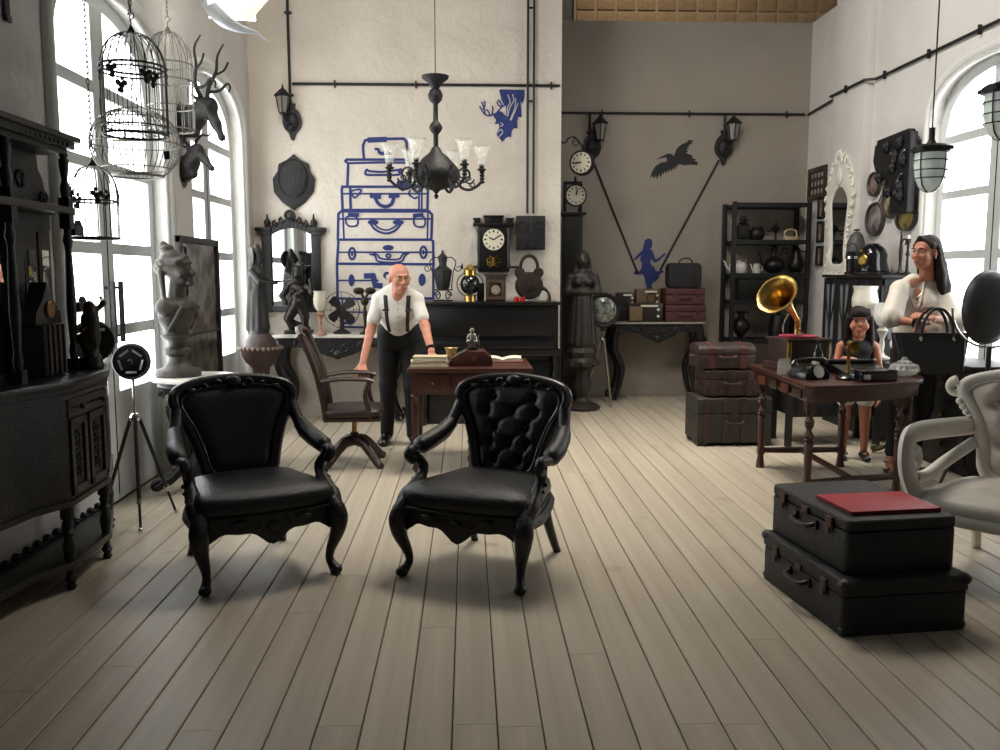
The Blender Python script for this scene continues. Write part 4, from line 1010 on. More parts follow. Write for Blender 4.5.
# --- wall lanterns (classic four-sided lamp on a scroll back plate)
M_lglass = mat('smoky_lantern_glass', (120, 118, 110), .25, var=.1, spec=.6)
def lantern(label, p, side, sc_=1., tilt=0.):
    t = thing('wall_lantern', label, 'lantern', p, 0, 'wall lanterns', sca=sc_)
    b = MB(); pol = [(-.10, .05), (-.07, .12), (-.03, .16), (-.04, .2), (.04, .2), (.03, .16), (.07, .12), (.10, .05), (.105, -.02), (.08, -.08), (.04, -.12), (.02, -.18), (0, -.2), (-.02, -.18), (-.04, -.12), (-.08, -.08), (-.105, -.02)]
    b.prism([tuple(q) for q in spl(pol, 2, True)], -.03, 0, 'y'); b.sph((0, -.04, 0), (.07, .03, .1), 12, 8)
    b.scroll((0, -.07, -.07), .05, 1.2, .016, 'x'); b.build('back_plate', M_ironpaint, t, smooth=45)
    x = side*.075; b = MB(); b.tube(spl([(0, -.04, -.02), (x*.4, -.10, -.04), (x*.9, -.13, .02), (x, -.13, .07)], 4), .013, 8); b.build('arm', M_ironpaint, t)
    L = MB().at((x, -.13, .07))
    def sq(r, z): return [(r*math.cos(PI/6+i*PI/3), r*math.sin(PI/6+i*PI/3), z) for i in range(6)]
    L.loft([sq(.02, -.01), sq(.045, .0), sq(.045, .015)]); L.loft([sq(.082, .185), sq(.105, .19), (sq(.08, .215)), sq(.04, .255), sq(.015, .275), sq(.006, .32)])
    for i in range(6):
        a = PI/6+i*PI/3; L.tube([(.045*math.cos(a), .045*math.sin(a), .01), (.08*math.cos(a), .08*math.sin(a), .19)], .006, 5)
    L.at().build('lamp_housing', M_ironpaint, t, smooth=30)
    for i in range(6):
        a, a2 = PI/6+i*PI/3, PI/6+(i+1)*PI/3; g = MB().at((x, -.13, .07))
        g.add([(.042*math.cos(a), .042*math.sin(a), .012), (.042*math.cos(a2), .042*math.sin(a2), .012), (.077*math.cos(a2), .077*math.sin(a2), .188), (.077*math.cos(a), .077*math.sin(a), .188),
               (.040*math.cos(a), .040*math.sin(a), .012), (.040*math.cos(a2), .040*math.sin(a2), .012), (.075*math.cos(a2), .075*math.sin(a2), .188), (.075*math.cos(a), .075*math.sin(a), .188)], [(0, 1, 2, 3), (7, 6, 5, 4), (0, 4, 5, 1), (1, 5, 6, 2), (2, 6, 7, 3), (3, 7, 4, 0)])
        g.at().build('pane', M_lglass, t, smooth=0)
    return t
p = atY(292, 122, YB-.03); lantern('black wall lantern above the dark shield plaque', (p.x, YB-.001, p.z), -1, .88)
p = atY(592, 148, YA-.03); lantern('black wall lantern whose drop pipe is next to the hanging station clock', (p.x, YA-.001, p.z), 1, .98)
p = atY(724, 148, YA-.03); lantern('black wall lantern on the alcove wall facing the metal rack', (p.x, YA-.001, p.z), 1, .98)

# --- shield plaque
p = atY(294, 181, YB); t = thing('shield_plaque', 'dark embossed shield plaque above the carved wall mirror', 'plaque', (p.x, YB-.001, p.z))
o = pxpoly([(85, 410), (100, 425), (120, 440), (152, 455), (158, 490), (180, 520), (172, 580), (135, 625), (85, 660), (35, 625), (-2, 580), (-8, 520), (13, 490), (18, 455), (50, 440), (70, 425)], .2265, 294-.2265*85, 181-.2265*530, YB)
o = [(x-p.x, z-p.z) for x, z in o]
MB().prism(o, -.03, 0, 'y').build('board', M_ironpaint, t, bevel=.012)
MB().at((0, -.03, .0)).sph((0, 0, .02), (.15, .02, .19), 20, 12).at().build('embossing', mat('embossed_iron', (25, 25, 25), .5, .3, var=.4, vscale=12, bump=.9, bscale=25), t)

# --- carved wall mirror
a0, a1 = atY(264, 312, YB-.03), atY(320, 228, YB-.03)
t = thing('wall_mirror', 'dark carved wall mirror with finials above the console', 'mirror', ((a0.x+a1.x)/2, YB-.001, a0.z))
Wm, Hm = a1.x-a0.x, a1.z-a0.z
b = MB()
for s in (-1, 1): b.box((s*(Wm/2-.045), -.025, Hm/2), (.09, .05, Hm)); b.box((s*(Wm/2-.02), -.035, Hm-.015), (.16, .07, .04)); b.box((s*(Wm/2-.035), -.03, Hm-.055), (.11, .06, .04))
b.box((0, -.025, .03), (Wm-.02, .049, .06)); 
n = 12; prof = [(-Wm/2+.05+(Wm-.1)*i/n, Hm-.09+.09*math.sin(PI*i/n)) for i in range(n+1)]
for i in range(n): b.prism([prof[i], prof[i+1], (prof[i+1][0], prof[i+1][1]+.085), (prof[i][0], prof[i][1]+.085)], -.045, 0, 'y')
fr = b.build('mirror_frame', M_ebony, t, bevel=.003)
b = MB(); b.sph((0, -.05, Hm+.12), (.055, .03, .055), 14, 10); b.tube([(.045*math.cos(2*PI*i/16), -.075, Hm+.12+.045*math.sin(2*PI*i/16)) for i in range(16)], .012, 6, closed=True)
for s in (-1, 1):
    for i in range(3): b.scroll((s*(.08+.065*i), -.05, Hm+.07-.03*i), .032, 1.2, .012, 'y', PI/2, -s)
b.build('crest_carving', M_ebony, fr, smooth=50)
for s in (-1, 1): MB().lathe([(0, 0), (.025, 0), (.015, .015), (.035, .04), (.035, .06), (.012, .085), (.006, .13), (0, .135)], 14, (s*(Wm/2-.06), -.035, Hm+.004)).build('finial', M_ebony, fr, smooth=50)
MB().prism([(-Wm/2+.09, .06), (Wm/2-.09, .06), (Wm/2-.09, Hm-.06)]+[(x, z+.02) for x, z in reversed(prof[2:-2])]+[(-Wm/2+.09, Hm-.06)], -.012, -.006, 'y').build('mirror_glass', M_mirror, t, smooth=0)

# --- marble console below it
def scroll_console(label, x0, x1, y0, y1, zt, group=None, mtop=None, topth=.028):
    t = thing('console_table', label, 'table', ((x0+x1)/2, (y0+y1)/2, 0), 0, group); w, d = x1-x0, y1-y0
    MB().box((0, 0, zt-topth/2), (w, d, topth)).build('table_top', mtop or M_marble, t, bevel=.006)
    b = MB(); b.box((0, 0, zt-topth-.03), (w-.06, d-.06, .06))
    n = 16; pts = [(-w/2+.06+(w-.12)*i/n, zt-.09-.10*math.sin(PI*i/n)**3-.03*abs(math.cos(2*PI*i/n))) for i in range(n+1)]
    b.prism(pts+[(w/2-.06, zt-.05), (-w/2+.06, zt-.05)], -d/2+.02, -d/2+.045, 'y'); ap = b.build('apron', M_ebony, t)
    for s in (-1, 1):
        for i in range(3): MB().scroll((s*(.07+i*w*.13), -d/2+.015, zt-.13+.025*i), .04, 1.3, .011, 'y', PI/2, s).build('apron_scroll', M_ebony, ap, smooth=50)
    MB().sph((0, -d/2+.015, zt-.19), (.05, .02, .045), 10, 8).build('apron_shell', M_ebony, ap, smooth=50)
    for sx in (-1, 1):
        for sy in (-1, 1):
            b = MB(); bx, by = sx*(w/2-.07), sy*(d/2-.06)
            P = spl([(bx, by, zt-.06), (bx+sx*.03, by, zt-.2), (bx+sx*.02, by, zt-.33), (bx-sx*.06, by, zt-.5), (bx-sx*.05, by, zt-.66), (bx-sx*.0, by, .06), (bx+sx*.02, by, .02)], 4)
            b.tube(P, [.055-.0014*i for i in range(len(P))], 8); b.scroll((bx+sx*.035, by, zt-.22), .055, 1.2, .02, 'y', PI/2, -sx); b.scroll((bx+sx*.03, by, .05), .04, 1.1, .016, 'y', PI/2, -sx)
            b.build('leg', M_ebony, t, smooth=60)
    return t
zt = atY(300, 335, 8.5).z
scroll_console('marble-topped carved console below the wall mirror', atY(273, 335, 8.5).x, atY(415, 335, 8.5).x-.12, 8.46, 8.92, zt)
# guardian figure
M_dbronze = mat('black_bronze_figure', (40, 36, 33), .35, .6, var=.4, vscale=14, bump=.4, bscale=40)
p = atY(301, 331, 8.62)
t = thing('figurine', 'winged bronze guardian figure standing on the marble console', 'figurine', (p.x-.03, 8.68, zt), 0)
MB().box((0, 0, .018), (.26, .16, .036)).build('plinth', M_dbronze, t, bevel=.004)
pr = [C((-.07, 0, .05), (-.10, -.01, .15), .03, .035), C((-.10, -.01, .15), (-.03, 0, .27), .045, .06), C((.06, 0, .05), (.06, 0, .17), .035, .04), C((.06, 0, .17), (.03, 0, .27), .045, .06), Ell((0, 0, .30), (.09, .07, .07)), Ell((0, 0, .40), (.085, .065, .09)), C((-.09, 0, .46), (-.15, -.03, .37), .035, .03), C((-.15, -.03, .37), (-.11, -.06, .30), .028, .022), C((.09, 0, .46), (.14, -.05, .40), .033, .03), C((.14, -.05, .40), (.13, -.04, .52), .025, .02),
      C((0, 0, .48), (0, 0, .53), .04, .04), Ell((0, -.01, .575), (.055, .055, .06)), C((-.02, 0, .62), (-.04, 0, .70), .03, .006), C((.03, 0, .62), (.05, 0, .68), .025, .006), Ell((0, 0, .63), (.05, .045, .04)), Ell((-.02, 0, .50), (.10, .05, .04)), C((-.08, .03, .12), (.08, .03, .05), .03, .03), Ell((0, -.055, .565), (.02, .02, .015)), Ell((.10, .04, .35), (.04, .03, .12))]
for i in range(5): pr.append(Ell((-.06+.03*i, -.06, .40+.02*math.sin(i*2)), (.018, .016, .018)))
body('figure', pr, .008, M_dbronze, t, k=.014)
# hurricane glass
def hurricane(label, loc, h, shade_m, stem_m, rs=.045, group='hurricane lamps', shade_h=.19):
    t = thing('hurricane_lamp', label, 'lamp', loc, 0, group)
    hs_ = h-shade_h
    MB().lathe([(0, 0), (rs*1.1, 0), (rs*1.1, .012), (rs*.5, .03), (rs*.25, .06), (rs*.35, hs_*.45), (rs*.22, hs_*.6), (rs*.6, hs_*.78), (rs*.75, hs_*.86), (rs*.4, hs_*.95), (rs*.55, hs_), (0, hs_)], 18).build('stem', stem_m, t, smooth=50)
    sh = [(rs*.5, 0), (rs*.8, .02), (rs*1.15, shade_h*.35), (rs*1.18, shade_h*.55), (rs*1.0, shade_h*.85), (rs*1.12, shade_h)]
    pr_ = [(r, hs_+z) for r, z in sh]+[(r-.004, hs_+z) for r, z in reversed(sh)]
    MB().lathe(pr_, 24).build('glass_shade', shade_m, t, smooth=50); return t
M_frost = mat('frosted_white_glass', (232, 226, 212), .3, var=.06, trans=.25, spec=.6)
M_amber = mat('amber_pressed_glass', (188, 140, 112), .2, var=.2, trans=.4)
p = atY(321, 334, 8.52); hurricane('slim glass hurricane lamp with amber foot beside the guardian figure', (p.x, 8.50, zt), .42, mat('smoky_clear_glass', (214, 208, 190), .15, var=.05, alpha=.55, spec=.6), M_amber, .055)
# table fan
p = atY(341, 332, 8.62); t = thing('table_fan', 'old black table fan in a round wire guard on the marble console', 'fan', (p.x, 8.68, zt), .25)
MB().lathe([(0, 0), (.085, 0), (.088, .012), (.06, .03), (.022, .05), (.018, .12), (.026, .17), (0, .17)], 20).build('base', M_ironpaint, t, smooth=50)
MB().at((0, .03, .22), (PI/2, 0, 0)).lathe([(0, -.08), (.035, -.075), (.055, -.03), (.05, .03), (.02, .045), (0, .045)], 18).at().build('motor', M_ironpaint, t, smooth=50)
for i in range(4):
    a = PI/4+i*PI/2; b = MB()
    P = [(.02, -.015), (.06, -.045), (.13, -.06), (.15, -.03), (.145, .03), (.10, .04), (.02, .015)]
    b.add([(0+r*math.cos(a)-w*math.sin(a), -.03+w*.35, .235+r*math.sin(a)+w*math.cos(a)) for r, w in P]+[(0+r*math.cos(a)-w*math.sin(a), -.026+w*.35, .235+r*math.sin(a)+w*math.cos(a)) for r, w in P], [tuple(range(7)), tuple(range(13, 6, -1))]+[(j, j+7, (j+1) % 7+7, (j+1) % 7) for j in range(7)])
    b.build('blade', M_ironpaint, t)
for rr, yy in ((.175, -.03), (.175, .005), (.11, -.065), (.05, -.075)): MB().tube([(rr*math.cos(2*PI*i/32), yy, .235+rr*math.sin(2*PI*i/32)) for i in range(32)], .0028, 5, closed=True).build('guard_ring', M_wire, t)
me = MB().tube([(.0, -.078, 0), (.05, -.075, 0), (.11, -.065, 0), (.165, -.04, 0), (.175, -.01, 0)], .0022, 5).mesh('guard_wire', M_wire)
for i in range(12):
    o = bpy.data.objects.new('guard_wire', me); COL.objects.link(o); o.parent = t; o.location = (0, 0, .235); o.rotation_euler = (0, -2*PI*i/12, 0)
# three-lobed stand
p = atY(366, 333, 8.62); t = thing('trophy_stand', 'small iron stand with two round lobes beside the table fan', 'ornament', (p.x, 8.56, zt))
MB().lathe([(0, 0), (.06, 0), (.055, .015), (.02, .03), (.012, .1), (.02, .2), (.012, .28), (0, .3)], 14).build('stem', M_bronze, t, smooth=50)
b = MB(); b.sph((0, 0, .32), (.04, .02, .045), 12, 8)
for s in (-1, 1): b.sph((s*.055, 0, .42), (.055, .015, .035), 12, 8); b.cyl((0, 0, .34), (s*.04, 0, .41), .012)
b.build('lobes', M_bronze, t, smooth=60)

# --- upright piano
xa, xb2 = atY(418, 320, 8.36).x, atY(561, 320, 8.36).x; zp = atY(490, 302, 8.36).z
t = thing('upright_piano', 'black upright piano against the whitewashed centre wall', 'piano', ((xa+xb2)/2, 8.64, 0)); w = xb2-xa
MB().box((0, .0, (zp-.03)/2), (w-.04, .46, zp-.03)).build('case', M_black, t, bevel=.008)
MB().box((0, 0, zp-.015), (w, .54, .03)).build('lid', M_black, t, bevel=.008)
b = MB()
for s in (-1, 1): b.box((s*(w/2-.03), -.14, .36), (.06, .36, .72))
b.build('side_cheek', M_black, t, bevel=.006)
MB().box((0, -.20, .70), (w-.02, .30, .06)).build('key_bed', M_black, t, bevel=.006)
MB().box((0, -.22, .77), (w-.14, .24, .07)).build('fallboard', M_black, t, bevel=.012)
MB().box((0, -.238, .98), (w-.16, .02, .26)).build('upper_panel', M_black, t, bevel=.006)
MB().box((0, -.238, .36), (w-.20, .02, .50)).build('lower_panel', M_black, t, bevel=.006)
for s in (-1, 1): MB().lathe([(.03, .0), (.035, .04), (.022, .1), (.034, .3), (.04, .45), (.022, .55), (.035, .62), (.035, .66)], 14, (s*(w/2-.05), -.30, .01)).build('leg', M_black, t, smooth=50)
for s in (-.05, .05): MB().tube([(s, -.235, .09), (s, -.34, .07)], .014, 8, flat=(1, .5)).build('pedal', M_oldbrass, t)
PT = (xa+xb2)/2
# --- on the piano
def onp(px_, Y): q = atY(px_, 300, Y); return (q.x, Y, zp)
x, y, z = onp(443, 8.55); t = thing('samovar_urn', 'tall black iron urn lantern with scroll arms on the piano', 'urn', (x, y, z))
b = MB()
for a in range(4):
    b.at((0, 0, .055), (0, 0, a*PI/2+PI/4)).scroll((.07, 0, 0), .045, 1.4, .007, 'y', 0, 1).scroll((-.07, 0, 0), .045, 1.4, .007, 'y', PI, -1)
b.at(); b.tube([(.09*math.cos(2*PI*i/20), .09*math.sin(2*PI*i/20), .11) for i in range(20)], .007, 6, closed=True); b.tube([(.09*math.cos(2*PI*i/20), .09*math.sin(2*PI*i/20), .01) for i in range(20)], .007, 6, closed=True)
b.build('scroll_base', M_ironpaint, t)
MB().lathe([(.05, .11), (.062, .13), (.085, .26), (.09, .30), (.04, .34), (.035, .36), (.045, .40), (.045, .43), (.015, .46), (.008, .49), (0, .495)], 8).build('urn_body', M_ironpaint, t, smooth=30)
for s in (-1, 1):
    MB().tube(spl([(s*.04, 0, .42), (s*.09, 0, .42), (s*.125, 0, .37), (s*.10, 0, .28), (s*.085, 0, .15), (s*.09, 0, .11)], 4), .006, 6).scroll((s*.15, 0, .32), .035, 1.2, .006, 'y', PI if s > 0 else 0, s).build('scroll_arm', M_ironpaint, t)
MB().lathe([(0, .0), (.012, 0), (.012, .03), (.005, .05), (0, .06)], 8, (.185, 0, .31)).build('candle_cup', M_ironpaint, t)
x, y, z = onp(470, 8.52); t = thing('ship_lantern', 'brass-capped ship lantern with a dark glass globe on the piano', 'lantern', (x, y, z))
MB().lathe([(0, 0), (.055, 0), (.055, .055), (.045, .065), (0, .065)], 20).build('brass_base', M_brass, t, smooth=30)
MB().sph((0, 0, .165), (.095, .095, .10), 20, 14).build('globe', mat('dark_lantern_glass', (18, 20, 20), .08, spec=.8), t)
MB().lathe([(0, .25), (.058, .25), (.058, .30), (.065, .305), (.03, .34), (.012, .36), (0, .362)], 20).build('brass_cap', M_brass, t, smooth=30)
b = MB(); b.tube([(.125*math.cos(2*PI*i/32), 0, .165+.118*math.sin(2*PI*i/32)) for i in range(32)], .005, 6, closed=True); b.tube([(.105*math.cos(2*PI*i/32), .105*math.sin(2*PI*i/32), .165) for i in range(32)], .004, 6, closed=True)
b.build('wire_guard', M_iron, t)
x, y, z = onp(496, 8.62); t = thing('box_clock', 'small square wooden shelf clock with carved dial on the piano', 'clock', (x, y, z), -.1)
MB().box((0, 0, .12), (.19, .11, .24)).build('case', M_wood, t, bevel=.004)
b = MB()
for q in (((0, -.06, .03), (.18, .02, .03)), ((0, -.06, .19), (.18, .02, .03)), ((-.075, -.06, .11), (.03, .02, .13)), ((.075, -.06, .11), (.03, .02, .13))): b.box(*q)
b.build('door_frame', mat('brown_frame_wood', (78, 56, 42), .5, var=.3), t, bevel=.003)
MB().at((0, -.057, .11), (PI/2, 0, 0)).lathe([(0, 0), (.045, 0), (.045, .004), (.02, .008), (0, .008)], 20).at().build('dial', mat('tarnished_dial', (150, 138, 112), .5, var=.35, vscale=40), t)
MB().box((0, 0, .252), (.22, .13, .02)).build('top', M_wood, t, bevel=.004)
t = thing('small_box', 'little black box tucked beside the wooden shelf clock', 'box', (x-.15, y+.06, z)); MB().box((0, 0, .08), (.07, .1, .16)).build('body', M_ironpaint, t, bevel=.004); MB().box((0, 0, .168), (.074, .105, .014)).build('lid', M_ironpaint, t, bevel=.003)
x, y, z = onp(529, 8.62); t = thing('giant_padlock', 'oversized rusty iron padlock with a round body on the piano', 'padlock', (x, y, z), .1)
MB().at((0, 0, .15), (PI/2, 0, 0)).lathe([(0, -.05), (.12, -.05), (.135, -.03), (.135, .03), (.12, .05), (0, .055)], 28).at().build('lock_body', mat('rusty_iron', (48, 40, 36), .6, .5, var=.35, vscale=14, bump=.5, bscale=40), t, smooth=40)
b = MB(); b.tube([(.085*math.cos(a), 0, .33+.11*math.sin(a)) for a in np.linspace(-.35, PI+.35, 18)], .017, 10); b.build('shackle', MATS['rusty_iron'], t, smooth=60)
for s in (-1, 1):
    MB().at((s*.092, 0, .275), (PI/2, 0, 0)).lathe([(0, -.045), (.045, -.045), (.052, 0), (.045, .045), (0, .045)], 18).at().build('shackle_boss', MATS['rusty_iron'], t, smooth=40)
MB().at((0, -.055, .15)).box((0, 0, 0), (.05, .012, .08)).at().build('keyhole_plate', MATS['rusty_iron'], t, bevel=.003)
x, y, z = onp(546, 8.5); t = thing('horn_handset', 'curved black horn handset hooked by the giant padlock', 'handset', (x, y, z))
MB().tube(spl([(.03, 0, .0), (.032, 0, .05), (.01, 0, .10), (-.04, 0, .135)], 4), [.022, .02, .018, .016, .014, .013, .012, .012, .013, .016, .018, .02, .022], 10).build('horn', M_ironpaint, t)
MB().tube(spl([(-.04, 0, .13), (-.07, 0, .04), (-.1, 0, .02), (-.13, 0, .03)], 4), .004, 6).build('cord', M_ironpaint, t)
M_redt = mat('red_tin', (198, 44, 34), .25, .3, var=.25, vscale=30)
for i, px_ in enumerate((516.5, 522.5)):
    x, y, z = onp(px_, 8.42); t = thing('red_tin', ('small shiny red tin on the piano beside the wooden shelf clock', 'small shiny red tin on the piano under the giant padlock')[i], 'tin', (x, y, z), 0, 'red tins'); MB().lathe([(0, 0), (.024, 0), (.026, .004), (.026, .034), (0, .036)], 16).build('body', M_redt, t, smooth=40); MB().lathe([(0, .037), (.027, .037), (.027, .048), (0, .05)], 16).build('lid', M_redt, t, smooth=40)

# --- wall clock and meter box
def dial(t, c, r, ax, hands=((.5, .55), (-.6, .75)), numerals=True, mface=None):
    # a round dial facing -Y at c
    f = MB().at(c, (PI/2, 0, 0)).lathe([(0, 0), (r, 0), (r, .004), (0, .005)], 28).at().build('dial', mface or M_dial, t)
    b = MB()
    for i in range(12):
        a = 2*PI*i/12; w = .010*r/.1 if i % 3 else .015*r/.1
        b.at((c[0]+.78*r*math.sin(a), c[1]-.0065, c[2]+.78*r*math.cos(a)), (0, a, 0)).box((0, 0, 0), (w, .002, .22*r))
    b.at().build('numerals', M_paintblack, f)
    f.location = (0, 0, 0)
    for a, l in hands:
        MB().at((c[0]+l*r*.45*math.sin(a), c[1]-.009, c[2]+l*r*.45*math.cos(a)), (0, a, 0)).box((0, 0, 0), (.012*r/.1, .002, l*r)).at().build('hand', M_paintblack, f)
    return f
p0, p1 = atY(477, 272, YB-.06), atY(510, 226, YB-.06)
t = thing('wall_clock', 'black pendulum wall clock with a cream dial above the piano', 'clock', ((p0.x+p1.x)/2, YB-.001, p0.z)); w, h = p1.x-p0.x-.02, p1.z-p0.z
MB().box((0, -.06, h/2), (w, .12, h)).build('case', M_black, t, bevel=.006)
b = MB(); b.box((0, -.065, h+.01), (w+.10, .14, .03)); b.box((0, -.06, h+.05), (w*.58, .11, .07)); b.box((0, -.06, h+.092), (w*.66, .13, .02))
for s in (-1, 1): b.box((s*(w/2+.01), -.06, h+.045), (.06, .09, .04)); b.box((s*(w/2+.01), -.06, h+.07), (.08, .1, .015))
b.build('pediment', M_black, t, bevel=.004)
for s in (-1, 1): MB().lathe([(.012, .03), (.018, .06), (.012, .1), (.015, h*.5), (.012, h-.08), (.018, h-.05), (.012, h-.02)], 10, (s*(w/2-.005), -.125, 0)).build('half_column', M_black, t)
dial(t, (0, -.123, h*.70), .105, 'y', ((-1.15, .5), (1.0, .75)))
b = MB(); b.sph((0, -.128, h*.22), (.014, .004, .05), 8, 6)
for s in (-1, 1): b.scroll((s*.045, -.128, h*.26), .04, 1.3, .005, 'y', PI/2, s, seg=5); b.scroll((s*.045, -.128, h*.17), .03, 1.3, .005, 'y', -PI/2, -s, seg=5)
b.build('pendulum_fret', M_oldbrass, t)
b = MB(); b.cyl((-w/2-.10, -.03, .05), (-w/2, -.03, .05), .012); b.cyl((w/2, -.03, .05), (w/2+.10, -.03, .05), .012); b.build('side_rod', M_ironpaint, t)
p0, p1 = atY(516, 250, YB-.05), atY(545, 216, YB-.05)
t = thing('meter_box', 'square black iron meter box fed by the twin conduits', 'meter box', ((p0.x+p1.x)/2, YB-.001, p0.z)); w, h = p1.x-p0.x, p1.z-p0.z
MB().box((0, -.05, h/2), (w, .1, h)).build('case', M_ironpaint, t, bevel=.008)
for i, (x_, z_, r_) in enumerate([(-.08, .62, .05), (.08, .66, .035), (-.08, .12, .04), (0, .12, .035), (.08, .12, .04), (.09, .42, .03)]): MB().tube([(x_+r_*math.cos(2*PI*k/16), -.102, z_*h+.02+r_*math.sin(2*PI*k/16)) for k in range(16)], .007, 6, closed=True).build('knockout_ring', M_ironpaint, t)
MB().box((.0, -.106, h*.72), (.012, .012, .13)).build('lever', M_chrome, t, bevel=.002)

# --- chandelier
YCH = 7.3
pc = atY(436, 165, YCH); zt_ = atY(434, 76, YCH).z; zb_ = atY(436, 194, YCH).z
t = thing('chandelier', 'dark iron chandelier with scrolled arms and clear tulip glass shades', 'chandelier', (pc.x, YCH, 0))
z1 = atY(436, 155, YCH).z; z2 = atY(436, 190, YCH).z
M_chand = mat('chandelier_iron', (33, 33, 33), .55, .3, var=.3, vscale=16, bump=.4, bscale=50)
MB().lathe([(0, zb_-.04), (.008, zb_-.04), (.02, zb_-.015), (.008, zb_), (.03, z2-.005), (.11, z2+.02), (.17, z2+.07), (.19, z2+.12), (.175, z2+.17), (.10, z1-.02), (.05, z1+.02), (.03, z1+.06), (0, z1+.06)], 24, lobes=8, lob=.04).build('bowl', M_chand, t, smooth=50)
zm = zt_-z1
MB().lathe([(.02, z1+.05), (.02, z1+.16), (.045, z1+.19), (.055, z1+.215), (.045, z1+.24), (.02, z1+.27), (.02, zt_-.22), (.05, zt_-.19), (.06, zt_-.15), (.045, zt_-.11), (.03, zt_-.10), (.05, zt_-.06), (.105, zt_-.02), (.11, zt_), (0, zt_+.005)], 20).build('stem', M_chand, t, smooth=50)
MB().cyl((0, 0, zt_), (0, 0, 6.0), .004, seg=6).build('wire', M_iron, t)
arm0 = None
shade = [(.026, 0), (.034, .02), (.042, .08), (.054, .13), (.082, .165)]
for i in range(6):
    a = math.radians(8+60*i); r_ = Matrix.Rotation(a, 4, 'Z')
    if arm0 is None:
        b = MB(); P = spl([(.15, 0, z2+.10), (.21, 0, z2+.02), (.29, 0, z2+.01), (.37, 0, z2+.07), (.38, 0, z2+.13), (.375, 0, z2+.16)], 4); b.tube(P, .012, 8)
        b.scroll((.22, 0, z2+.13), .065, 1.3, .011, 'y', -PI/2, 1); b.scroll((.27, 0, z2+.09), .04, 1.2, .009, 'y', 0, -1); b.scroll((.30, 0, z2+.05), .025, 1.1, .007, 'y', PI, 1)
        for k in range(4): b.sph((.378, 0, z2+.07+.026*k), (.022, .022, .014), 8, 6)
        b.lathe([(0, 0), (.03, 0), (.04, .012), (.02, .02), (.02, .05), (0, .05)], 12, (.375, 0, z2+.16))
        arm_me = b.mesh('arm', M_chand, smooth=50)
        gl = MB(); gl.lathe([(r, z2+.195+z) for r, z in shade]+[(r-.003, z2+.195+z) for r, z in reversed(shade)], 18, (.375, 0, 0), lobes=0); gl_me = gl.mesh('glass_shade', M_glass, smooth=60); arm0 = 1
    o = bpy.data.objects.new('arm', arm_me); COL.objects.link(o); o.parent = t; o.rotation_euler = (0, 0, a)
    g = bpy.data.objects.new('glass_shade', gl_me); COL.objects.link(g); g.parent = o
# ================================================================ alcove
# --- longcase clock, hanging station clock
p = atY(571, 213, 9.75); t = thing('longcase_clock', 'tall black longcase clock with a round cream dial in the alcove', 'clock', (p.x+.02, 9.80, 0)); zt = p.z
MB().box((0, 0, zt/2), (.21, .22, zt)).build('trunk_case', M_black, t, bevel=.006)
MB().box((0, 0, zt-.01), (.28, .28, .03)).build('cornice', M_black, t, bevel=.006); MB().box((0, 0, .15), (.27, .27, .3)).build('plinth', M_black, t, bevel=.008)
b = MB()
for sx in (-1, 1): b.box((sx*.085, 0, zt+.16), (.035, .1, .32))
b.box((0, 0, zt+.325), (.2, .1, .03)); b.build('hood_frame', M_black, t, bevel=.004)
MB().at((.03, -.06, zt+.19), (PI/2, 0, 0)).lathe([(0, -.05), (.118, -.05), (.122, 0), (.118, .015), (.106, .012), (0, .008)], 32).at().build('bezel', M_ironpaint, t, smooth=40)
dial(t, (.03, -.072, zt+.19), .104, 'y', ((.35, .5), (.2, .72)))
MB().lathe([(0, 0), (.025, 0), (.012, .02), (.012, .05), (.03, .055), (0, .06)], 10, (.03, 0, zt+.34)).build('finial', M_black, t)
pc_ = atY(582, 163, 9.45)
t = thing('station_clock', 'round double-faced station clock hanging from a scroll bracket', 'clock', (pc_.x, 9.45, pc_.z), -.35)
MB().at((0, 0, 0), (PI/2, 0, 0)).lathe([(0, -.05), (.125, -.05), (.132, -.03), (.132, .03), (.125, .05), (.108, .045), (0, .04)], 32).at().build('drum', M_ironpaint, t, smooth=40)
dial(t, (0, -.0455, 0), .108, 'y', ((-1.6, .55), (-1.7, .75)))
b = MB(); a_ = math.cos(.35); b.tube([(0, 0, .13), (0, 0, .17), (-.02, 0, .2)], .007, 6)
dx = XE-pc_.x; ca_, sa_ = math.cos(.35), math.sin(.35)
b.build('hanger', M_ironpaint, t)
b = MB(); P = spl([(-.02, 0, .2), (-.08, 0, .27), (-.15, 0, .26), (-.19, 0, .215), ((dx-.003)*ca_, dx*sa_*1.0, .24)], 5); b.tube(P, .008, 6); b.scroll((-.065, 0, .215), .045, 1.2, .007, 'y', PI/2, 1); b.build('scroll_bracket', M_ironpaint, t)

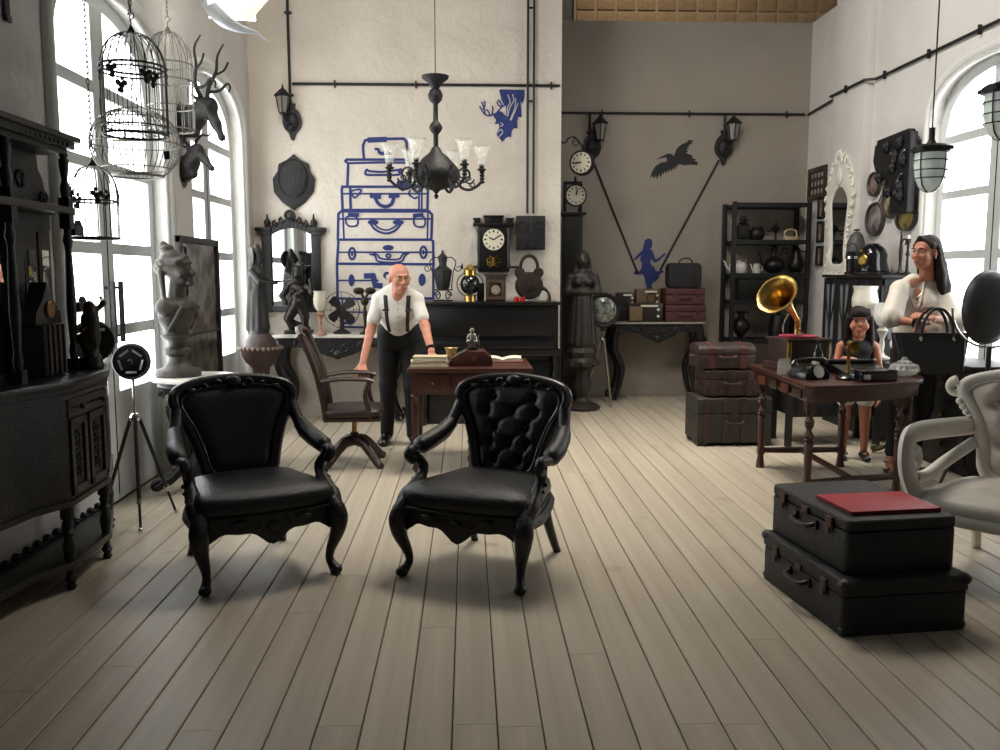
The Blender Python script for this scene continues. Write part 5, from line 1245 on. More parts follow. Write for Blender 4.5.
# --- robed statue on pedestal
M_statd = mat('dark_wood_statue', (44, 37, 32), .45, var=.35, vscale=12, bump=.4, bscale=40)
t = thing('pedestal', 'dark carved baluster pedestal under the robed statue', 'pedestal', (1.21, 9.30, 0))
MB().lathe([(0, 0), (.2, 0), (.21, .03), (.17, .06), (.08, .09), (.06, .13), (.09, .2), (.11, .28), (.08, .36), (.09, .42), (.17, .47), (.19, .52), (.15, .56), (.17, .62), (.14, .67), (0, .68)], 8).build('shaft', M_statd, t, smooth=35)
for i in range(8):
    a = 2*PI*i/8; MB().sph((.16*math.cos(a), .16*math.sin(a), .495), (.035, .035, .03), 8, 6).build('acanthus_boss', M_statd, t)
t = thing('statue', 'dark robed woman statue with joined hands in the alcove', 'statue', (1.21, 9.30, .681))
pr = [C((0, 0, .03), (0, 0, .10), .14, .13), C((0, 0, .10), (0, 0, .52), .13, .105), Ell((0, 0, .60), (.10, .08, .14)), Ell((0, 0, .72), (.13, .08, .08)), C((-.13, 0, .72), (-.16, -.03, .58), .045, .04), C((-.16, -.03, .58), (-.03, -.12, .57), .036, .025), C((.13, 0, .72), (.16, -.03, .58), .045, .04), C((.16, -.03, .58), (.03, -.12, .57), .036, .025),
      Ell((-.05, -.07, .68), (.045, .04, .045)), Ell((.05, -.07, .68), (.045, .04, .045)), C((0, 0, .78), (0, 0, .84), .04, .038), Ell((0, -.015, .90), (.06, .065, .08)), Ell((0, .015, .925), (.075, .07, .085)), C((0, -.078, .90), (0, -.085, .885), .010, .012), C((-.06, .02, .9), (-.08, .02, .76), .03, .025), C((.06, .02, .9), (.08, .02, .76), .03, .025), C((-.02, -.13, .57), (.05, -.135, .575), .014, .012)]
for i in range(12):
    a = 2*PI*i/12; pr.append(C((.10*math.cos(a), .10*math.sin(a), .50), (.135*math.cos(a), .135*math.sin(a), .04), .016, .024))
body('figure', pr, .009, M_statd, t, k=.022)

# --- tripod lens lamp
p = atY(604, 310, 9.62)
t = thing('tripod_lamp', 'round black lens lamp with a speckled glass on pale tripod legs', 'lamp', (p.x-.01, 9.62, 0), 0, 'tripod spot lamps')
tripod_parts(t, p.z-.15, .2, .72, mat('steel_grey', (150, 148, 140), .35, .7), mat('pale_tripod_wood', (132, 122, 104), .5, var=.2), a0=-PI/2+.4, r=.013)
MB().at((0, 0, p.z), (PI/2, 0, -.1)).lathe([(0, -.1), (.12, -.1), (.165, -.06), (.19, 0), (.192, .03), (.178, .045), (.145, .03), (0, .03)], 36).at().build('lamp_head', M_ironpaint, t, smooth=40)
MB().at((0, 0, p.z), (PI/2, 0, -.1)).lathe([(0, .034), (.143, .034), (.13, .05), (.07, .062), (0, .066)], 32).at().build('lens', mat('speckled_lens', (150, 156, 142), .12, var=0, col2=(52, 56, 50), vscale=26, vthr=(.35, .6), spec=.8), t, smooth=60)
MB().box((0, 0, p.z-.20), (.05, .05, .06)).build('yoke', M_ironpaint, t, bevel=.006)

# --- alcove console
x0, x1 = atY(611, 322, 9.86).x, atY(705, 322, 9.86).x; ztop = atY(660, 322, 9.86).z
scroll_console('dark carved console holding radios and red suitcases in the alcove', x0, x1, 9.82, 10.26, ztop, mtop=mat('grey_marble', (150, 146, 138), .3, var=.1), topth=.022)
zc2 = ztop
def cx(px_, Y=10.0): return atY(px_, 310, Y).x
def zz(py_, Y=10.0): return atY(660, py_, Y).z
M_crimson = mat('crimson_suitcase', (74, 34, 32), .55, var=.3, vscale=9, bump=.3, bscale=90)
M_crimsone = mat('crimson_edge', (52, 28, 26), .5, var=.2)
h1 = zz(305, 9.9)-zc2; w1 = cx(705, 9.9)-cx(665, 9.9)
def flat_case(label, x, y, z, w, d, h, m, me, group):
    t = thing('suitcase', label, 'suitcase', (x, y, z), 0, group)
    MB().box((0, 0, h*.3), (w, d, h*.6-.002)).build('body', m, t, bevel=.014); MB().box((0, 0, h*.8), (w+.006, d+.006, h*.4-.002)).build('lid', m, t, bevel=.014)
    for s in (-1, 1): MB().box((s*w*.3, -d/2-.004, h*.6), (.035, .012, .045)).build('latch', M_latch, t, bevel=.003)
    MB().tube(spl([(-.06, -d/2, h*.45), (-.05, -d/2-.03, h*.42), (.05, -d/2-.03, h*.42), (.06, -d/2, h*.45)], 4), .009, 6).build('handle', me, t)
    return t
xm = (cx(665, 9.9)+cx(705, 9.9))/2
flat_case('crimson suitcase at the bottom of the stack on the alcove console', xm, 10.02, zc2+.001, w1, .32, h1, M_crimson, M_crimsone, 'crimson suitcases')
flat_case('crimson suitcase lying under the black travel bag', xm-.005, 10.02, zc2+.003+h1, w1*.98, .31, h1*.97, M_crimson, M_crimsone, 'crimson suitcases')
zb = zc2+h1*1.97+.006; hb_ = zz(263, 10)-zb
t = thing('travel_bag', 'black rounded travel bag with a top handle on the crimson suitcases', 'bag', (xm, 10.02, zb))
MB().prism([tuple(q) for q in rrect(.38, hb_, .05, 4, 0, hb_/2)], -.1, .1, 'y').build('body', mat('black_canvas_bag', (28, 28, 28), .7, var=.25, vscale=30, bump=.5, bscale=60, stretch=(8, 1, 1)), t, bevel=.02)
MB().tube(spl([(-.05, 0, hb_), (-.03, 0, hb_+.04), (.05, 0, hb_+.055), (.09, 0, hb_+.03), (.1, 0, hb_)], 4), .008, 6).build('handle', M_ironpaint, t)
for s in (-1, 1): MB().box((s*.12, -.104, hb_*.5), (.018, .012, hb_*.9)).build('strap', M_case, t, bevel=.003)
def radio(label, x, y, z, w, d, h, mbody, mside=None, spk=None, split=None):
    t = thing('radio', label, 'radio', (x, y, z), 0, 'old radios')
    MB().box((0, 0, h/2), (w, d, h)).build('case', mbody, t, bevel=.012)
    if split: MB().box((-w/2+w*split/2, -d/2-.004, h*.45), (w*split-.02, .01, h*.75)).build('speaker_cloth', mside, t, bevel=.003)
    if spk: MB().tube([(spk[0]*w+.055*math.cos(2*PI*i/20), -d/2-.002, h*.5+.055*math.sin(2*PI*i/20)) for i in range(20)], .007, 6, closed=True).build('speaker_ring', M_wood, t)
    for s in (0, 1): MB().at((w*.36, -d/2, h*(.3+.35*s)), (PI/2, 0, 0)).lathe([(0, 0), (.016, 0), (.014, .014), (0, .016)], 12).at().build('knob', M_dial, t)
    MB().box((w*.1, -d/2-.004, h*.85), (w*.5, .008, .02)).build('tuning_scale', M_dial, t)
    return t
M_bake = mat('dark_bakelite', (36, 30, 27), .35, var=.2); M_tanw = mat('tan_radio_wood', (104, 82, 58), .5, var=.2, vscale=8, stretch=(1, 1, 8)); M_tanc = mat('tan_speaker_cloth', (112, 92, 66), .8, var=.2, vscale=60)
radio('black radio with a tan speaker cloth at the front of the alcove console', cx(645, 9.9), 9.93, zc2+.001, cx(662, 9.9)-cx(628, 9.9), .16, zz(303, 9.9)-zc2, M_bake, M_tanc, split=.42)
hh_ = zz(308, 10.12)-zc2
t = thing('wooden_box', 'plain dark box behind the radios supporting a tan radio', 'box', (cx(637, 10.14), 10.14, zc2+.001)); MB().box((0, 0, hh_/2), (.48, .17, hh_)).build('body', M_bake, t, bevel=.005); MB().box((0, 0, hh_-.012), (.484, .174, .016)).build('lid', M_bake, t, bevel=.003)
radio('tan wooden radio with a round speaker on the dark box', cx(650, 10.14)-.035, 10.14, zc2+.004+hh_, .28, .15, zz(289, 10.14)-zc2-hh_, M_tanw, spk=(.12, 0))
radio('low black radio with bright knobs beside the lens lamp', cx(625, 10.14)-.005, 10.14, zc2+.004+hh_, .2, .15, zz(292, 10.14)-zc2-hh_-.01, M_bake)

# --- stacked travel chests
M_chest = mat('old_brown_leather_chest', (50, 34, 29), .55, var=.35, vscale=6, bump=.45, bscale=70)
M_chest2 = mat('dark_olive_canvas_chest', (42, 38, 31), .6, var=.3, vscale=6, bump=.4, bscale=90)
M_band = mat('red_brown_leather_band', (54, 36, 30), .5, var=.3, vscale=12, bump=.3, bscale=60)
def chest(label, x0, x1, y0, y1, z0, z1, m, mband, dome=.0, nb=4, seam=.62, feet=False):
    t = thing('travel_chest', label, 'chest', ((x0+x1)/2, (y0+y1)/2, z0), 0, 'stacked travel chests'); w, d, h = x1-x0, y1-y0, z1-z0
    f = .03 if feet else 0
    MB().box((0, 0, f+(h*seam-f)/2), (w, d, h*seam-f-.002)).build('body', m, t, bevel=.008)
    hl = h*(1-seam)
    n = 10; pol = [(-d/2, h*seam+.002), (d/2, h*seam+.002)]+[(d/2*math.cos(PI*i/n), h-dome-.0+dome*math.sin(PI*i/n)) for i in range(n+1)]
    MB().prism(pol, -w/2, w/2, 'x').build('lid', m, t, bevel=.006)
    for i in range(nb):
        xb_ = -w/2+w*(i+.5)/nb if nb > 2 else (-w*.28 if i == 0 else w*.28)
        b = MB(); b.box((xb_, -d/2-.004, h*seam/2+f/2), (.05, .01, h*seam-f)); b.box((xb_, -d/2-.004, h*seam+hl*.35), (.05, .01, hl*.65-dome*.4)); 
        o = pol[2:]; b.prism([(y*1.012, z+.004) for y, z in o]+[(y*.97, z-.01) for y, z in reversed(o)], xb_-.025, xb_+.025, 'x'); b.build('band', mband, t)
    for s in (-1, 1): MB().tube(spl([(s*w/2, -.05, h*.5), (s*(w/2+.025), -.04, h*.46), (s*(w/2+.025), .04, h*.46), (s*w/2, .05, h*.5)], 4), .008, 6).build('side_handle', mband, t)
    MB().tube(spl([(-.07, -d/2-.004, h*.52), (-.05, -d/2-.03, h*.47), (.05, -d/2-.03, h*.47), (.07, -d/2-.004, h*.52)], 4), .009, 6).build('front_handle', mband, t)
    MB().box((0, -d/2-.006, h*seam), (.05, .012, .06)).build('lock', M_latch, t, bevel=.003)
    if feet:
        for sx in (-1, 1):
            for sy in (-1, 1): MB().box((sx*(w/2-.05), sy*(d/2-.04), .015), (.08, .06, .03)).build('foot', m, t, bevel=.006)
    return t
Yt = 7.22
gx = lambda px_, py_=420: atY(px_, py_, Yt).x
gz = lambda py_: atY(720, py_, Yt).z
chest('large olive travel chest on feet at the bottom of the stack', gx(697, 440), gx(771, 440), Yt, Yt+.42, 0, gz(397), M_chest2, M_band, .02, 4, .66, True)
chest('brown leather travel chest in the middle of the stack', gx(706, 385), gx(759, 385), Yt+.02, Yt+.38, gz(397)+.007, gz(370), M_chest, M_band, .015, 3)
chest('red-edged domed travel chest on top of the stack', gx(700, 355), gx(757, 355), Yt+.03, Yt+.36, gz(370)+.009, gz(344), M_chest, mat('worn_red_band', (72, 40, 33), .5, var=.3), .05, 2, .55)

# --- metal rack
M_rack = mat('black_steel_rack', (26, 27, 28), .5, .3, var=.15)
rx0, rx1, ry0, ry1 = 2.975, 3.82, 9.85, 10.23
t = thing('metal_rack', 'black steel rack of pots and kettles in the alcove corner', 'rack')
for x_ in (rx0, rx1):
    for y_ in (ry0, ry1): MB().box((x_, y_, 1.12), (.045, .045, 2.24)).build('post', M_rack, t, bevel=.003)
SH = [2.225, 1.815, 1.445, 1.14, .70, .25]
for z_ in SH: MB().box(((rx0+rx1)/2, (ry0+ry1)/2, z_-.02), (rx1-rx0-.046, ry1-ry0-.046, .03)).build('shelf', M_rack, t, bevel=.003)
for z_ in SH:
    for y_ in (ry0, ry1): MB().box(((rx0+rx1)/2, y_, z_-.02), (rx1-rx0-.047, .03, .05)).build('rail', M_rack, t)
M_potblack = mat('black_iron_pot', (26, 25, 24), .4, .4, var=.25, vscale=15, bump=.2); M_enamel = mat('white_enamel', (196, 192, 184), .35, var=.08); M_greyen = mat('grey_enamel', (120, 118, 112), .4, var=.1); M_ivory = mat('ivory_iron', (178, 160, 124), .45, var=.15)
YS = 9.98
def rk(px_, sh): return (atY(px_, 250, YS).x, YS, SH[sh]-.004)
S_ = .0112
x, y, z = rk(742.5, 1); t = thing('storm_lantern', 'black square storm lantern on the top shelf of the rack', 'lantern', (x, y, z))
MB().box((0, 0, .01), (.14, .14, .02)).build('base', M_potblack, t, bevel=.003); MB().box((0, 0, .10), (.12, .12, .15)).build('body', M_potblack, t, bevel=.01); MB().lathe([(.07, .18), (.05, .2), (.035, .21), (.035, .24), (.045, .245), (0, .255)], 12).build('chimney', M_potblack, t, smooth=30); MB().tube([(.055*math.cos(a), 0, .2+.075*math.sin(a)) for a in np.linspace(0, PI, 12)], .005, 6).build('bail_handle', M_potblack, t)
def kettle(name, label, loc, prof, m, spout=None, hand=None, lid=None, bail=False, r=.01):
    t = thing(name, label, 'kettle' if 'kettle' in name or 'pot' in name else 'pot', loc)
    MB().lathe(prof, 22).build('body', m, t, smooth=50)
    if spout: MB().tube(spl(spout, 4), [r*1.5*(1-.5*i/(4*(len(spout)-1))) for i in range(4*(len(spout)-1)+1)], 8).build('spout', m, t, smooth=60)
    if hand: MB().tube(spl(hand, 4), r*.75, 6).build('handle', m, t, smooth=60)
    if lid: MB().lathe(lid, 16).build('lid', m, t, smooth=50)
    return t
x, y, z = rk(756, 1); kettle('round_pot', 'squat round black pot between the storm lantern and sauce pan', (x, y, z), [(0, 0), (.05, 0), (.09, .05), (.085, .11), (.06, .14), (.065, .155), (0, .15)], M_potblack, hand=[(.08, 0, .08), (.12, 0, .075), (.14, 0, .075)])
x, y, z = rk(775, 1); kettle('pouring_pot', 'small black pot on a stem with a long handle on the rack', (x, y, z), [(0, 0), (.035, 0), (.012, .02), (.012, .09), (.045, .12), (.05, .15), (.03, .17), (.01, .18), (.01, .21), (0, .215)], M_potblack, hand=[(-.04, 0, .13), (-.07, 0, .11), (-.10, 0, .115)])
x, y, z = rk(791, 1); t = thing('flat_iron', 'ivory coloured old flat iron on the top shelf of the rack', 'iron', (x, y, z))
MB().prism([tuple(q) for q in spl([(-.09, 0), (-.085, .045), (-.03, .055), (.05, .04), (.10, 0), (.05, -.04), (-.03, -.055), (-.085, -.045)], 3, True)], 0, .05, 'z').build('sole', M_ivory, t, bevel=.006)
MB().tube(spl([(-.07, 0, .05), (-.08, 0, .10), (-.02, 0, .13), (.05, 0, .11), (.06, 0, .05)], 4), .012, 8).build('handle', M_ivory, t)
x, y, z = rk(738, 2); t = kettle('enamel_kettle', 'round white enamel kettle with a thin bail handle', (x, y-.02, z), [(0, 0), (.08, 0), (.10, .03), (.10, .09), (.085, .12), (.04, .14), (.02, .155), (0, .16)], M_enamel, spout=[(-.09, 0, .04), (-.13, 0, .08), (-.15, 0, .13), (-.17, 0, .145)]); MB().tube(spl([(-.085, 0, .12), (-.09, 0, .18), (0, 0, .245), (.09, 0, .18), (.085, 0, .12)], 4), .005, 6).build('bail_handle', M_oldbrass, t)
x, y, z = rk(755.5, 2); kettle('coffee_pot', 'small cylindrical white enamel coffee pot between the kettles', (x, y-.06, z), [(0, 0), (.042, 0), (.04, .11), (.044, .115), (0, .12)], M_enamel, spout=[(-.04, 0, .03), (-.06, 0, .08), (-.07, 0, .11)], hand=[(.04, 0, .09), (.065, 0, .085), (.06, 0, .04), (.04, 0, .03)], r=.007)
x, y, z = rk(775, 2); kettle('black_kettle', 'large black kettle with a swan neck spout and tall lid', (x, y+.02, z), [(0, 0), (.05, 0), (.05, .015), (.07, .02), (.115, .07), (.12, .11), (.09, .16), (.045, .18), (.028, .2), (.022, .25), (.03, .28), (.028, .31), (.012, .325), (0, .335)], M_potblack, spout=[(-.10, 0, .08), (-.14, 0, .12), (-.155, 0, .19), (-.18, 0, .24), (-.195, 0, .25)], hand=[(.06, 0, .17), (.08, 0, .24), (.11, 0, .29), (.14, 0, .28), (.13, 0, .2), (.11, 0, .13)])
x, y, z = rk(795, 2); kettle('black_coffee_pot', 'tall black coffee pot with a domed lid beside the swan neck kettle', (x+.02, y, z), [(0, 0), (.05, 0), (.045, .02), (.07, .04), (.09, .09), (.075, .15), (.045, .2), (.042, .26), (.05, .265), (.03, .29), (.012, .31), (.015, .325), (0, .33)], M_potblack, spout=[(-.07, 0, .12), (-.09, 0, .18), (-.11, 0, .25)], hand=[(.045, 0, .25), (.09, 0, .25), (.11, 0, .18), (.085, 0, .1)])
x, y, z = rk(745, 3); t = thing('metal_box', 'large dark metal box filling the third shelf of the rack', 'box', (x+.07, y, z)); MB().box((0, 0, .12), (.33, .26, .24)).build('body', M_potblack, t, bevel=.008); MB().box((0, 0, .25), (.34, .27, .02)).build('lid', M_potblack, t, bevel=.004)
x, y, z = rk(743, 4); t = kettle('amphora_vase', 'round black two-handled vase on the lower shelf of the rack', (x, y, z), [(0, 0), (.045, 0), (.03, .02), (.04, .04), (.10, .12), (.105, .16), (.07, .225), (.035, .25), (.035, .29), (.06, .32), (0, .318)], M_potblack)
for s in (-1, 1): MB().tube(spl([(s*.05, 0, .31), (s*.085, 0, .3), (s*.075, 0, .25), (s*.06, 0, .23)], 4), .007, 6).build('handle', M_potblack, t)
x, y, z = rk(781, 4); t = thing('drum_pot', 'wide dark drum-shaped pot beside the two-handled vase', 'pot', (x, y, z)); MB().lathe([(0, 0), (.11, 0), (.115, .1), (.10, .2), (.09, .25), (0, .25)], 24).build('body', M_potblack, t, smooth=40); MB().lathe([(0, .252), (.095, .252), (.09, .275), (.02, .29), (.02, .31), (0, .312)], 20).build('lid', M_potblack, t, smooth=40)

# ================================================================ right wall
def on_wall(name, label, cat, y0, y1, z0, z1, group=None):
    # local x runs from far to near along the wall (towards -Y), local -y faces the room
    return thing(name, label, cat, (XR-.001, (y0+y1)/2, (z0+z1)/2), -PI/2, group)
M_pic = mat('sepia_print', (150, 136, 116), .6, var=0, col2=(70, 58, 48), vscale=14)
M_darkpic = mat('dark_print', (120, 112, 100), .6, var=0, col2=(36, 32, 30), vscale=10, vthr=(.5, .62))
def frame(label, y0, y1, z0, z1, m, pic, e=.03, group='small framed pictures'):
    t = on_wall('picture_frame', label, 'picture', y0, y1, z0, z1, group); w, h = y1-y0, z1-z0
    b = MB()
    for s in (-1, 1): b.box((s*(w/2-e/2), -.015, 0), (e, .03, h)); b.box((0, -.015, s*(h/2-e/2)), (w-.002, .029, e))
    b.build('frame', m, t, bevel=.003); MB().box((0, -.008, 0), (w-.02, .008, h-.02)).build('print', pic, t); return t
f_ = frame('brown framed board of small specimens above the steel rack', 9.68, 10.18, 2.27, 2.63, M_wood, mat('dark_mount_board', (52, 46, 42), .7), .05, None)
for i in range(4):
    for j in range(3): MB().at((-.14+i*.09, -.014, -.09+j*.09)).sph((0, 0, 0), (.028, .006, .032), 8, 6).at().build('specimen', mat('pale_specimen', (140, 132, 120), .6, var=.3), f_)
for i, (z0, z1) in enumerate(((2.05, 2.29), (1.79, 2.02), (1.53, 1.75))):
    f_ = frame(('small sepia portrait frame at the top of the row of three', 'small sepia portrait frame in the middle of the row of three', 'small sepia portrait frame at the bottom of the row of three')[i], 9.70, 9.86, z0, z1, M_ebony, M_pic, .022)
# white rococo mirror
M_wplast = mat('white_rococo_plaster', (224, 220, 208), .5, var=.06, bump=.3, bscale=40)
t = thing('wall_mirror', 'tall white rococo mirror with shell crest on the side wall', 'mirror', (XR-.092, 9.06, 1.44), -PI/2)
half = [(0, .10), (.12, .11), (.17, .16), (.15, .3), (.17, .5), (.20, .68), (.19, .76), (.12, .84), (.05, .88), (0, .89)]
hs2 = spl(half, 4); loop2 = hs2+[(-x_, z_) for x_, z_ in hs2[-2:0:-1]]
MB().prism(loop2, -.022, -.012, 'y').build('mirror_glass', M_mirror, t, smooth=0)
out2 = spl([(0, 0), (.2, .0), (.30, .03), (.24, .12), (.23, .3), (.27, .5), (.31, .68), (.33, .8), (.28, .95), (.22, 1.08), (.14, 1.18), (.06, 1.24), (0, 1.25)], 4)
ol = out2+[(-x_, z_) for x_, z_ in out2[-2:0:-1]]
b = MB(); n1_, n2_ = len(ol), len(loop2)
N = 80
def resamp(pl, n):
    P = np.array(pl+[pl[0]]); d = np.r_[0, np.cumsum(np.hypot(*np.diff(P, axis=0).T))]; u = np.linspace(0, d[-1], n, endpoint=False)
    return [(np.interp(a, d, P[:, 0]), np.interp(a, d, P[:, 1])) for a in u]
A_, B_ = resamp(ol, N), resamp(loop2, N)
b.loft([[(x_, 0, z_) for x_, z_ in A_], [(x_*1.0, -.025, z_) for x_, z_ in A_], [((x_*.5+p_*.5), -.05, (z_*.5+q_*.5)) for (x_, z_), (p_, q_) in zip(A_, B_)], [(x_, -.03, z_) for x_, z_ in B_], [(x_, -.010, z_) for x_, z_ in B_]], caps=False)
fr = b.build('mirror_frame', M_wplast, t, smooth=60)
for i, (x_, z_) in enumerate(resamp(ol, 34)): MB().scroll((x_*.97, -.035, z_), .035, 1.2, .012, 'y', i, 1 if x_ > 0 else -1, n=12).build('rocaille_scroll', M_wplast, fr, smooth=60)
for i in range(7):
    a = PI*(i+.5)/7; MB().sph((.07*math.cos(a), -.05, 1.14+.08*math.sin(a)), (.025, .018, .045), 8, 6).build('shell_rib', M_wplast, fr)
MB().at((0, -.045, 1.0)).sph((0, 0, 0), (.08, .02, .10), 14, 8).at().build('cartouche', M_wplast, fr)
# oval portraits
M_ovrim = mat('dark_oval_rim', (66, 58, 54), .45, var=.2); 
def oval(label, y0, y1, z0, z1, c1, c2):
    t = on_wall('oval_portrait', label, 'portrait', y0, y1, z0, z1, 'oval portraits'); a, c = (y1-y0)/2, (z1-z0)/2
    MB().at((0, -.0, 0), (PI/2, 0, 0)).lathe([(.0, 0), (1, 0), (1, .02), (.94, .045), (.86, .035), (.84, .02), (0, .02)], 32, sx=a, sy=c).at().build('rim', M_ovrim, t, smooth=40)
    MB().at((0, -.018, 0), (PI/2, 0, 0)).lathe([(0, 0), (.85, 0), (.6, .018), (0, .025)], 32, sx=a, sy=c).at().build('painted_face', mat('oval_'+label.split()[0]+label.split()[1], c1, .35, var=0, col2=c2, vscale=9, vthr=(.42, .6)), t, smooth=60)
oval('brown small oval portrait beside the white mirror crest', 8.37, 8.62, 2.18, 2.42, (128, 106, 96), (96, 78, 70))
oval('dark oval portrait of a pale standing figure', 7.98, 8.32, 1.95, 2.29, (176, 168, 132), (62, 52, 48))
oval('grey floral oval portrait touching the white mirror', 8.27, 8.63, 1.80, 2.13, (138, 130, 128), (78, 72, 72))
oval('gold streaked oval portrait below the dark relief', 7.66, 8.02, 1.82, 2.06, (186, 166, 96), (92, 78, 66))
oval('plain dark oval portrait half hidden by the dark relief', 8.14, 8.40, 2.31, 2.61, (70, 68, 68), (44, 42, 42))
# dark relief bracket
t = on_wall('iron_mechanism', 'large dark iron clockwork relief hung on the side wall', 'relief', 7.62, 8.30, 1.98, 2.69); MB().cyl((.1, 0, .1), (.1, -.06, .1), .03).build('wall_stud', M_iron, t)
MB().prism([tuple(q) for q in [(-.33, .30), (-.30, .30), (-.29, .34), (.29, .36), (.30, .33), (.34, .33), (.34, -.36), (.05, -.36), (.0, -.28), (.02, -.2), (-.08, -.1), (-.20, 0), (-.3, .06), (-.36, .15)]], -.13, -.06, 'y').build('plate', M_ironpaint, t, bevel=.012)
rr_ = random.Random(5)
for i in range(11):
    x_, z_ = rr_.uniform(-.2, .28), rr_.uniform(-.28, .3)
    if z_ < -.1 and x_ < .08: x_ += .2
    MB().at((x_, -.13, z_), (PI/2, 0, 0)).lathe([(0, 0), (.05, 0), (.055, .02), (.03, .035), (.015, .05), (0, .05)], 14, lobes=7, lob=.12).at().build('cog', M_ironpaint, t, smooth=30)
for i in range(6):
    x_, z_ = rr_.uniform(-.15, .28), rr_.uniform(-.2, .3); MB().at((x_, -.155, z_), (0, rr_.uniform(-1, 1), 0)).box((0, 0, 0), (.02, .02, .12)).at().build('bright_lever', M_chrome, t, bevel=.006)

# --- low glazed cabinet along the right wall
Xc0, Yc0, Yc1, Zc = 3.50, 7.35, 8.58, 1.435
t = thing('glazed_cabinet', 'black glazed cabinet with curved lattice doors along the side wall', 'cabinet', (Xc0, 0, 0))
MB().bb(.02, XR-Xc0-.012, Yc0, Yc1, .06, Zc-.03).build('carcass', M_ironpaint, t, bevel=.004)
MB().bb(-.015, XR-Xc0-.012, Yc0-.02, Yc1+.02, Zc-.028, Zc).build('cabinet_top', M_ironpaint, t, bevel=.004); MB().bb(.03, XR-Xc0-.03, Yc0+.02, Yc1-.02, 0, .058).build('plinth', M_ironpaint, t)
M_cglass = mat('pale_cabinet_glass', (112, 118, 118), .12, var=.06, spec=.7)
nd = 4; dw = (Yc1-Yc0)/nd
for i in range(nd):
    ya_ = Yc0+i*dw; b = MB()
    b.bb(0, .018, ya_+.004, ya_+.05, .10, Zc-.035); b.bb(0, .018, ya_+dw-.05, ya_+dw-.004, .10, Zc-.035); b.bb(.001, .017, ya_+.004, ya_+dw-.004, .10, .18); b.bb(.001, .017, ya_+.004, ya_+dw-.004, Zc-.09, Zc-.035); b.bb(.001, .017, ya_+.03, ya_+dw-.03, .78, .82)
    cm = ya_+dw/2; b.bb(.001, .017, cm-.014, cm+.014, .8, Zc-.05)
    for s in (-1, 1): b.tube([(.009, cm+s*(dw/2-.04)*(1-((k_/8)**2)), 1.36-.40*k_/8) for k_ in range(9)], .012, 6)
    d_ = b.build('door', M_ironpaint, t); MB().bb(.010, .016, ya_+.045, ya_+dw-.045, .17, Zc-.08).build('door_glass', M_cglass, d_)
b = MB()
for q in ((Yc0-.012, 0),): b.box(((XR-Xc0)/2, Yc0-.006, 1.12), ((XR-Xc0)-.12, .012, .46)); 
b.build('end_panel', M_cglass, t, bevel=.003)
# things on it
def oc(px_, py_=270, X=3.70): q = atX(px_, py_, X); return (X, q.y, Zc+.001)
t = thing('brass_lantern', 'dark lantern with a bright band on the glazed cabinet', 'lantern', oc(851)); MB().lathe([(0, 0), (.06, 0), (.06, .02), (.045, .03), (.045, .15), (.055, .16), (.055, .19), (.03, .22), (0, .225)], 20).build('body', M_potblack, t, smooth=35); MB().lathe([(.0465, .145), (.057, .15), (.057, .175), (.046, .18)], 20, ring=True).build('band', M_chrome, t); MB().tube([(.055*math.cos(a), 0, .2+.10*math.sin(a)) for a in np.linspace(0, PI, 14)], .004, 6).build('bail_handle', M_iron, t)
t = thing('diving_helmet', 'shiny black domed helmet with brass fittings on the glazed cabinet', 'helmet', oc(872)); MB().lathe([(.13, 0), (.15, .02), (.14, .06), (.125, .12), (.128, .18), (.10, .24), (.05, .28), (0, .285)], 24).build('dome', mat('glossy_black_helmet', (20, 20, 22), .15, .2, spec=.7), t, smooth=60)
MB().at((-.11, -.06, .13), (PI/2, 0, -1.05)).lathe([(0, 0), (.05, 0), (.055, .015), (.04, .025), (.035, .02), (0, .02)], 18).at().build('porthole', M_oldbrass, t, smooth=40); MB().sph((-.12, -.03, .21), .015, 8, 6).build('brass_stud', M_brass, t)
MB().lathe([(.15, .0), (.165, .005), (.165, .02), (.15, .025)], 24, ring=True).build('collar', M_bronze, t)
t = thing('stone_jar', 'grey stone jar standing behind the black helmet', 'jar', (3.80, oc(864)[1]+.42, Zc+.001)); MB().lathe([(0, 0), (.07, 0), (.085, .1), (.085, .3), (.06, .38), (.03, .41), (0, .42)], 20).build('body', mat('grey_stoneware', (84, 82, 82), .5, var=.2), t, smooth=50); MB().lathe([(.0, .421), (.03, .421), (.03, .44), (0, .445)], 12).build('stopper', M_wood, t)
t = thing('balance_scale_stand', 'slim bronze figure stand with a hooked arm on the glazed cabinet', 'ornament', oc(900)); MB().lathe([(0, 0), (.05, 0), (.05, .01), (.02, .03), (.012, .1), (.018, .2), (.012, .3), (.005, .38), (0, .4)], 12).build('stem', M_bronze, t, smooth=50); MB().tube(spl([(0, 0, .26), (0, -.04, .30), (0, -.08, .29), (0, -.07, .25)], 4), .007, 6).build('hooked_arm', M_bronze, t)
t = thing('candlestick', 'second slim bronze candlestick next to the hooked stand', 'candlestick', oc(907)); MB().lathe([(0, 0), (.045, 0), (.045, .01), (.015, .03), (.01, .15), (.02, .17), (.01, .2), (.012, .25), (.022, .27), (.022, .3), (0, .3)], 12).build('stem', M_bronze, t, smooth=50); MB().cyl((0, 0, .3), (0, 0, .33), .01, seg=10).build('candle', M_cream, t)

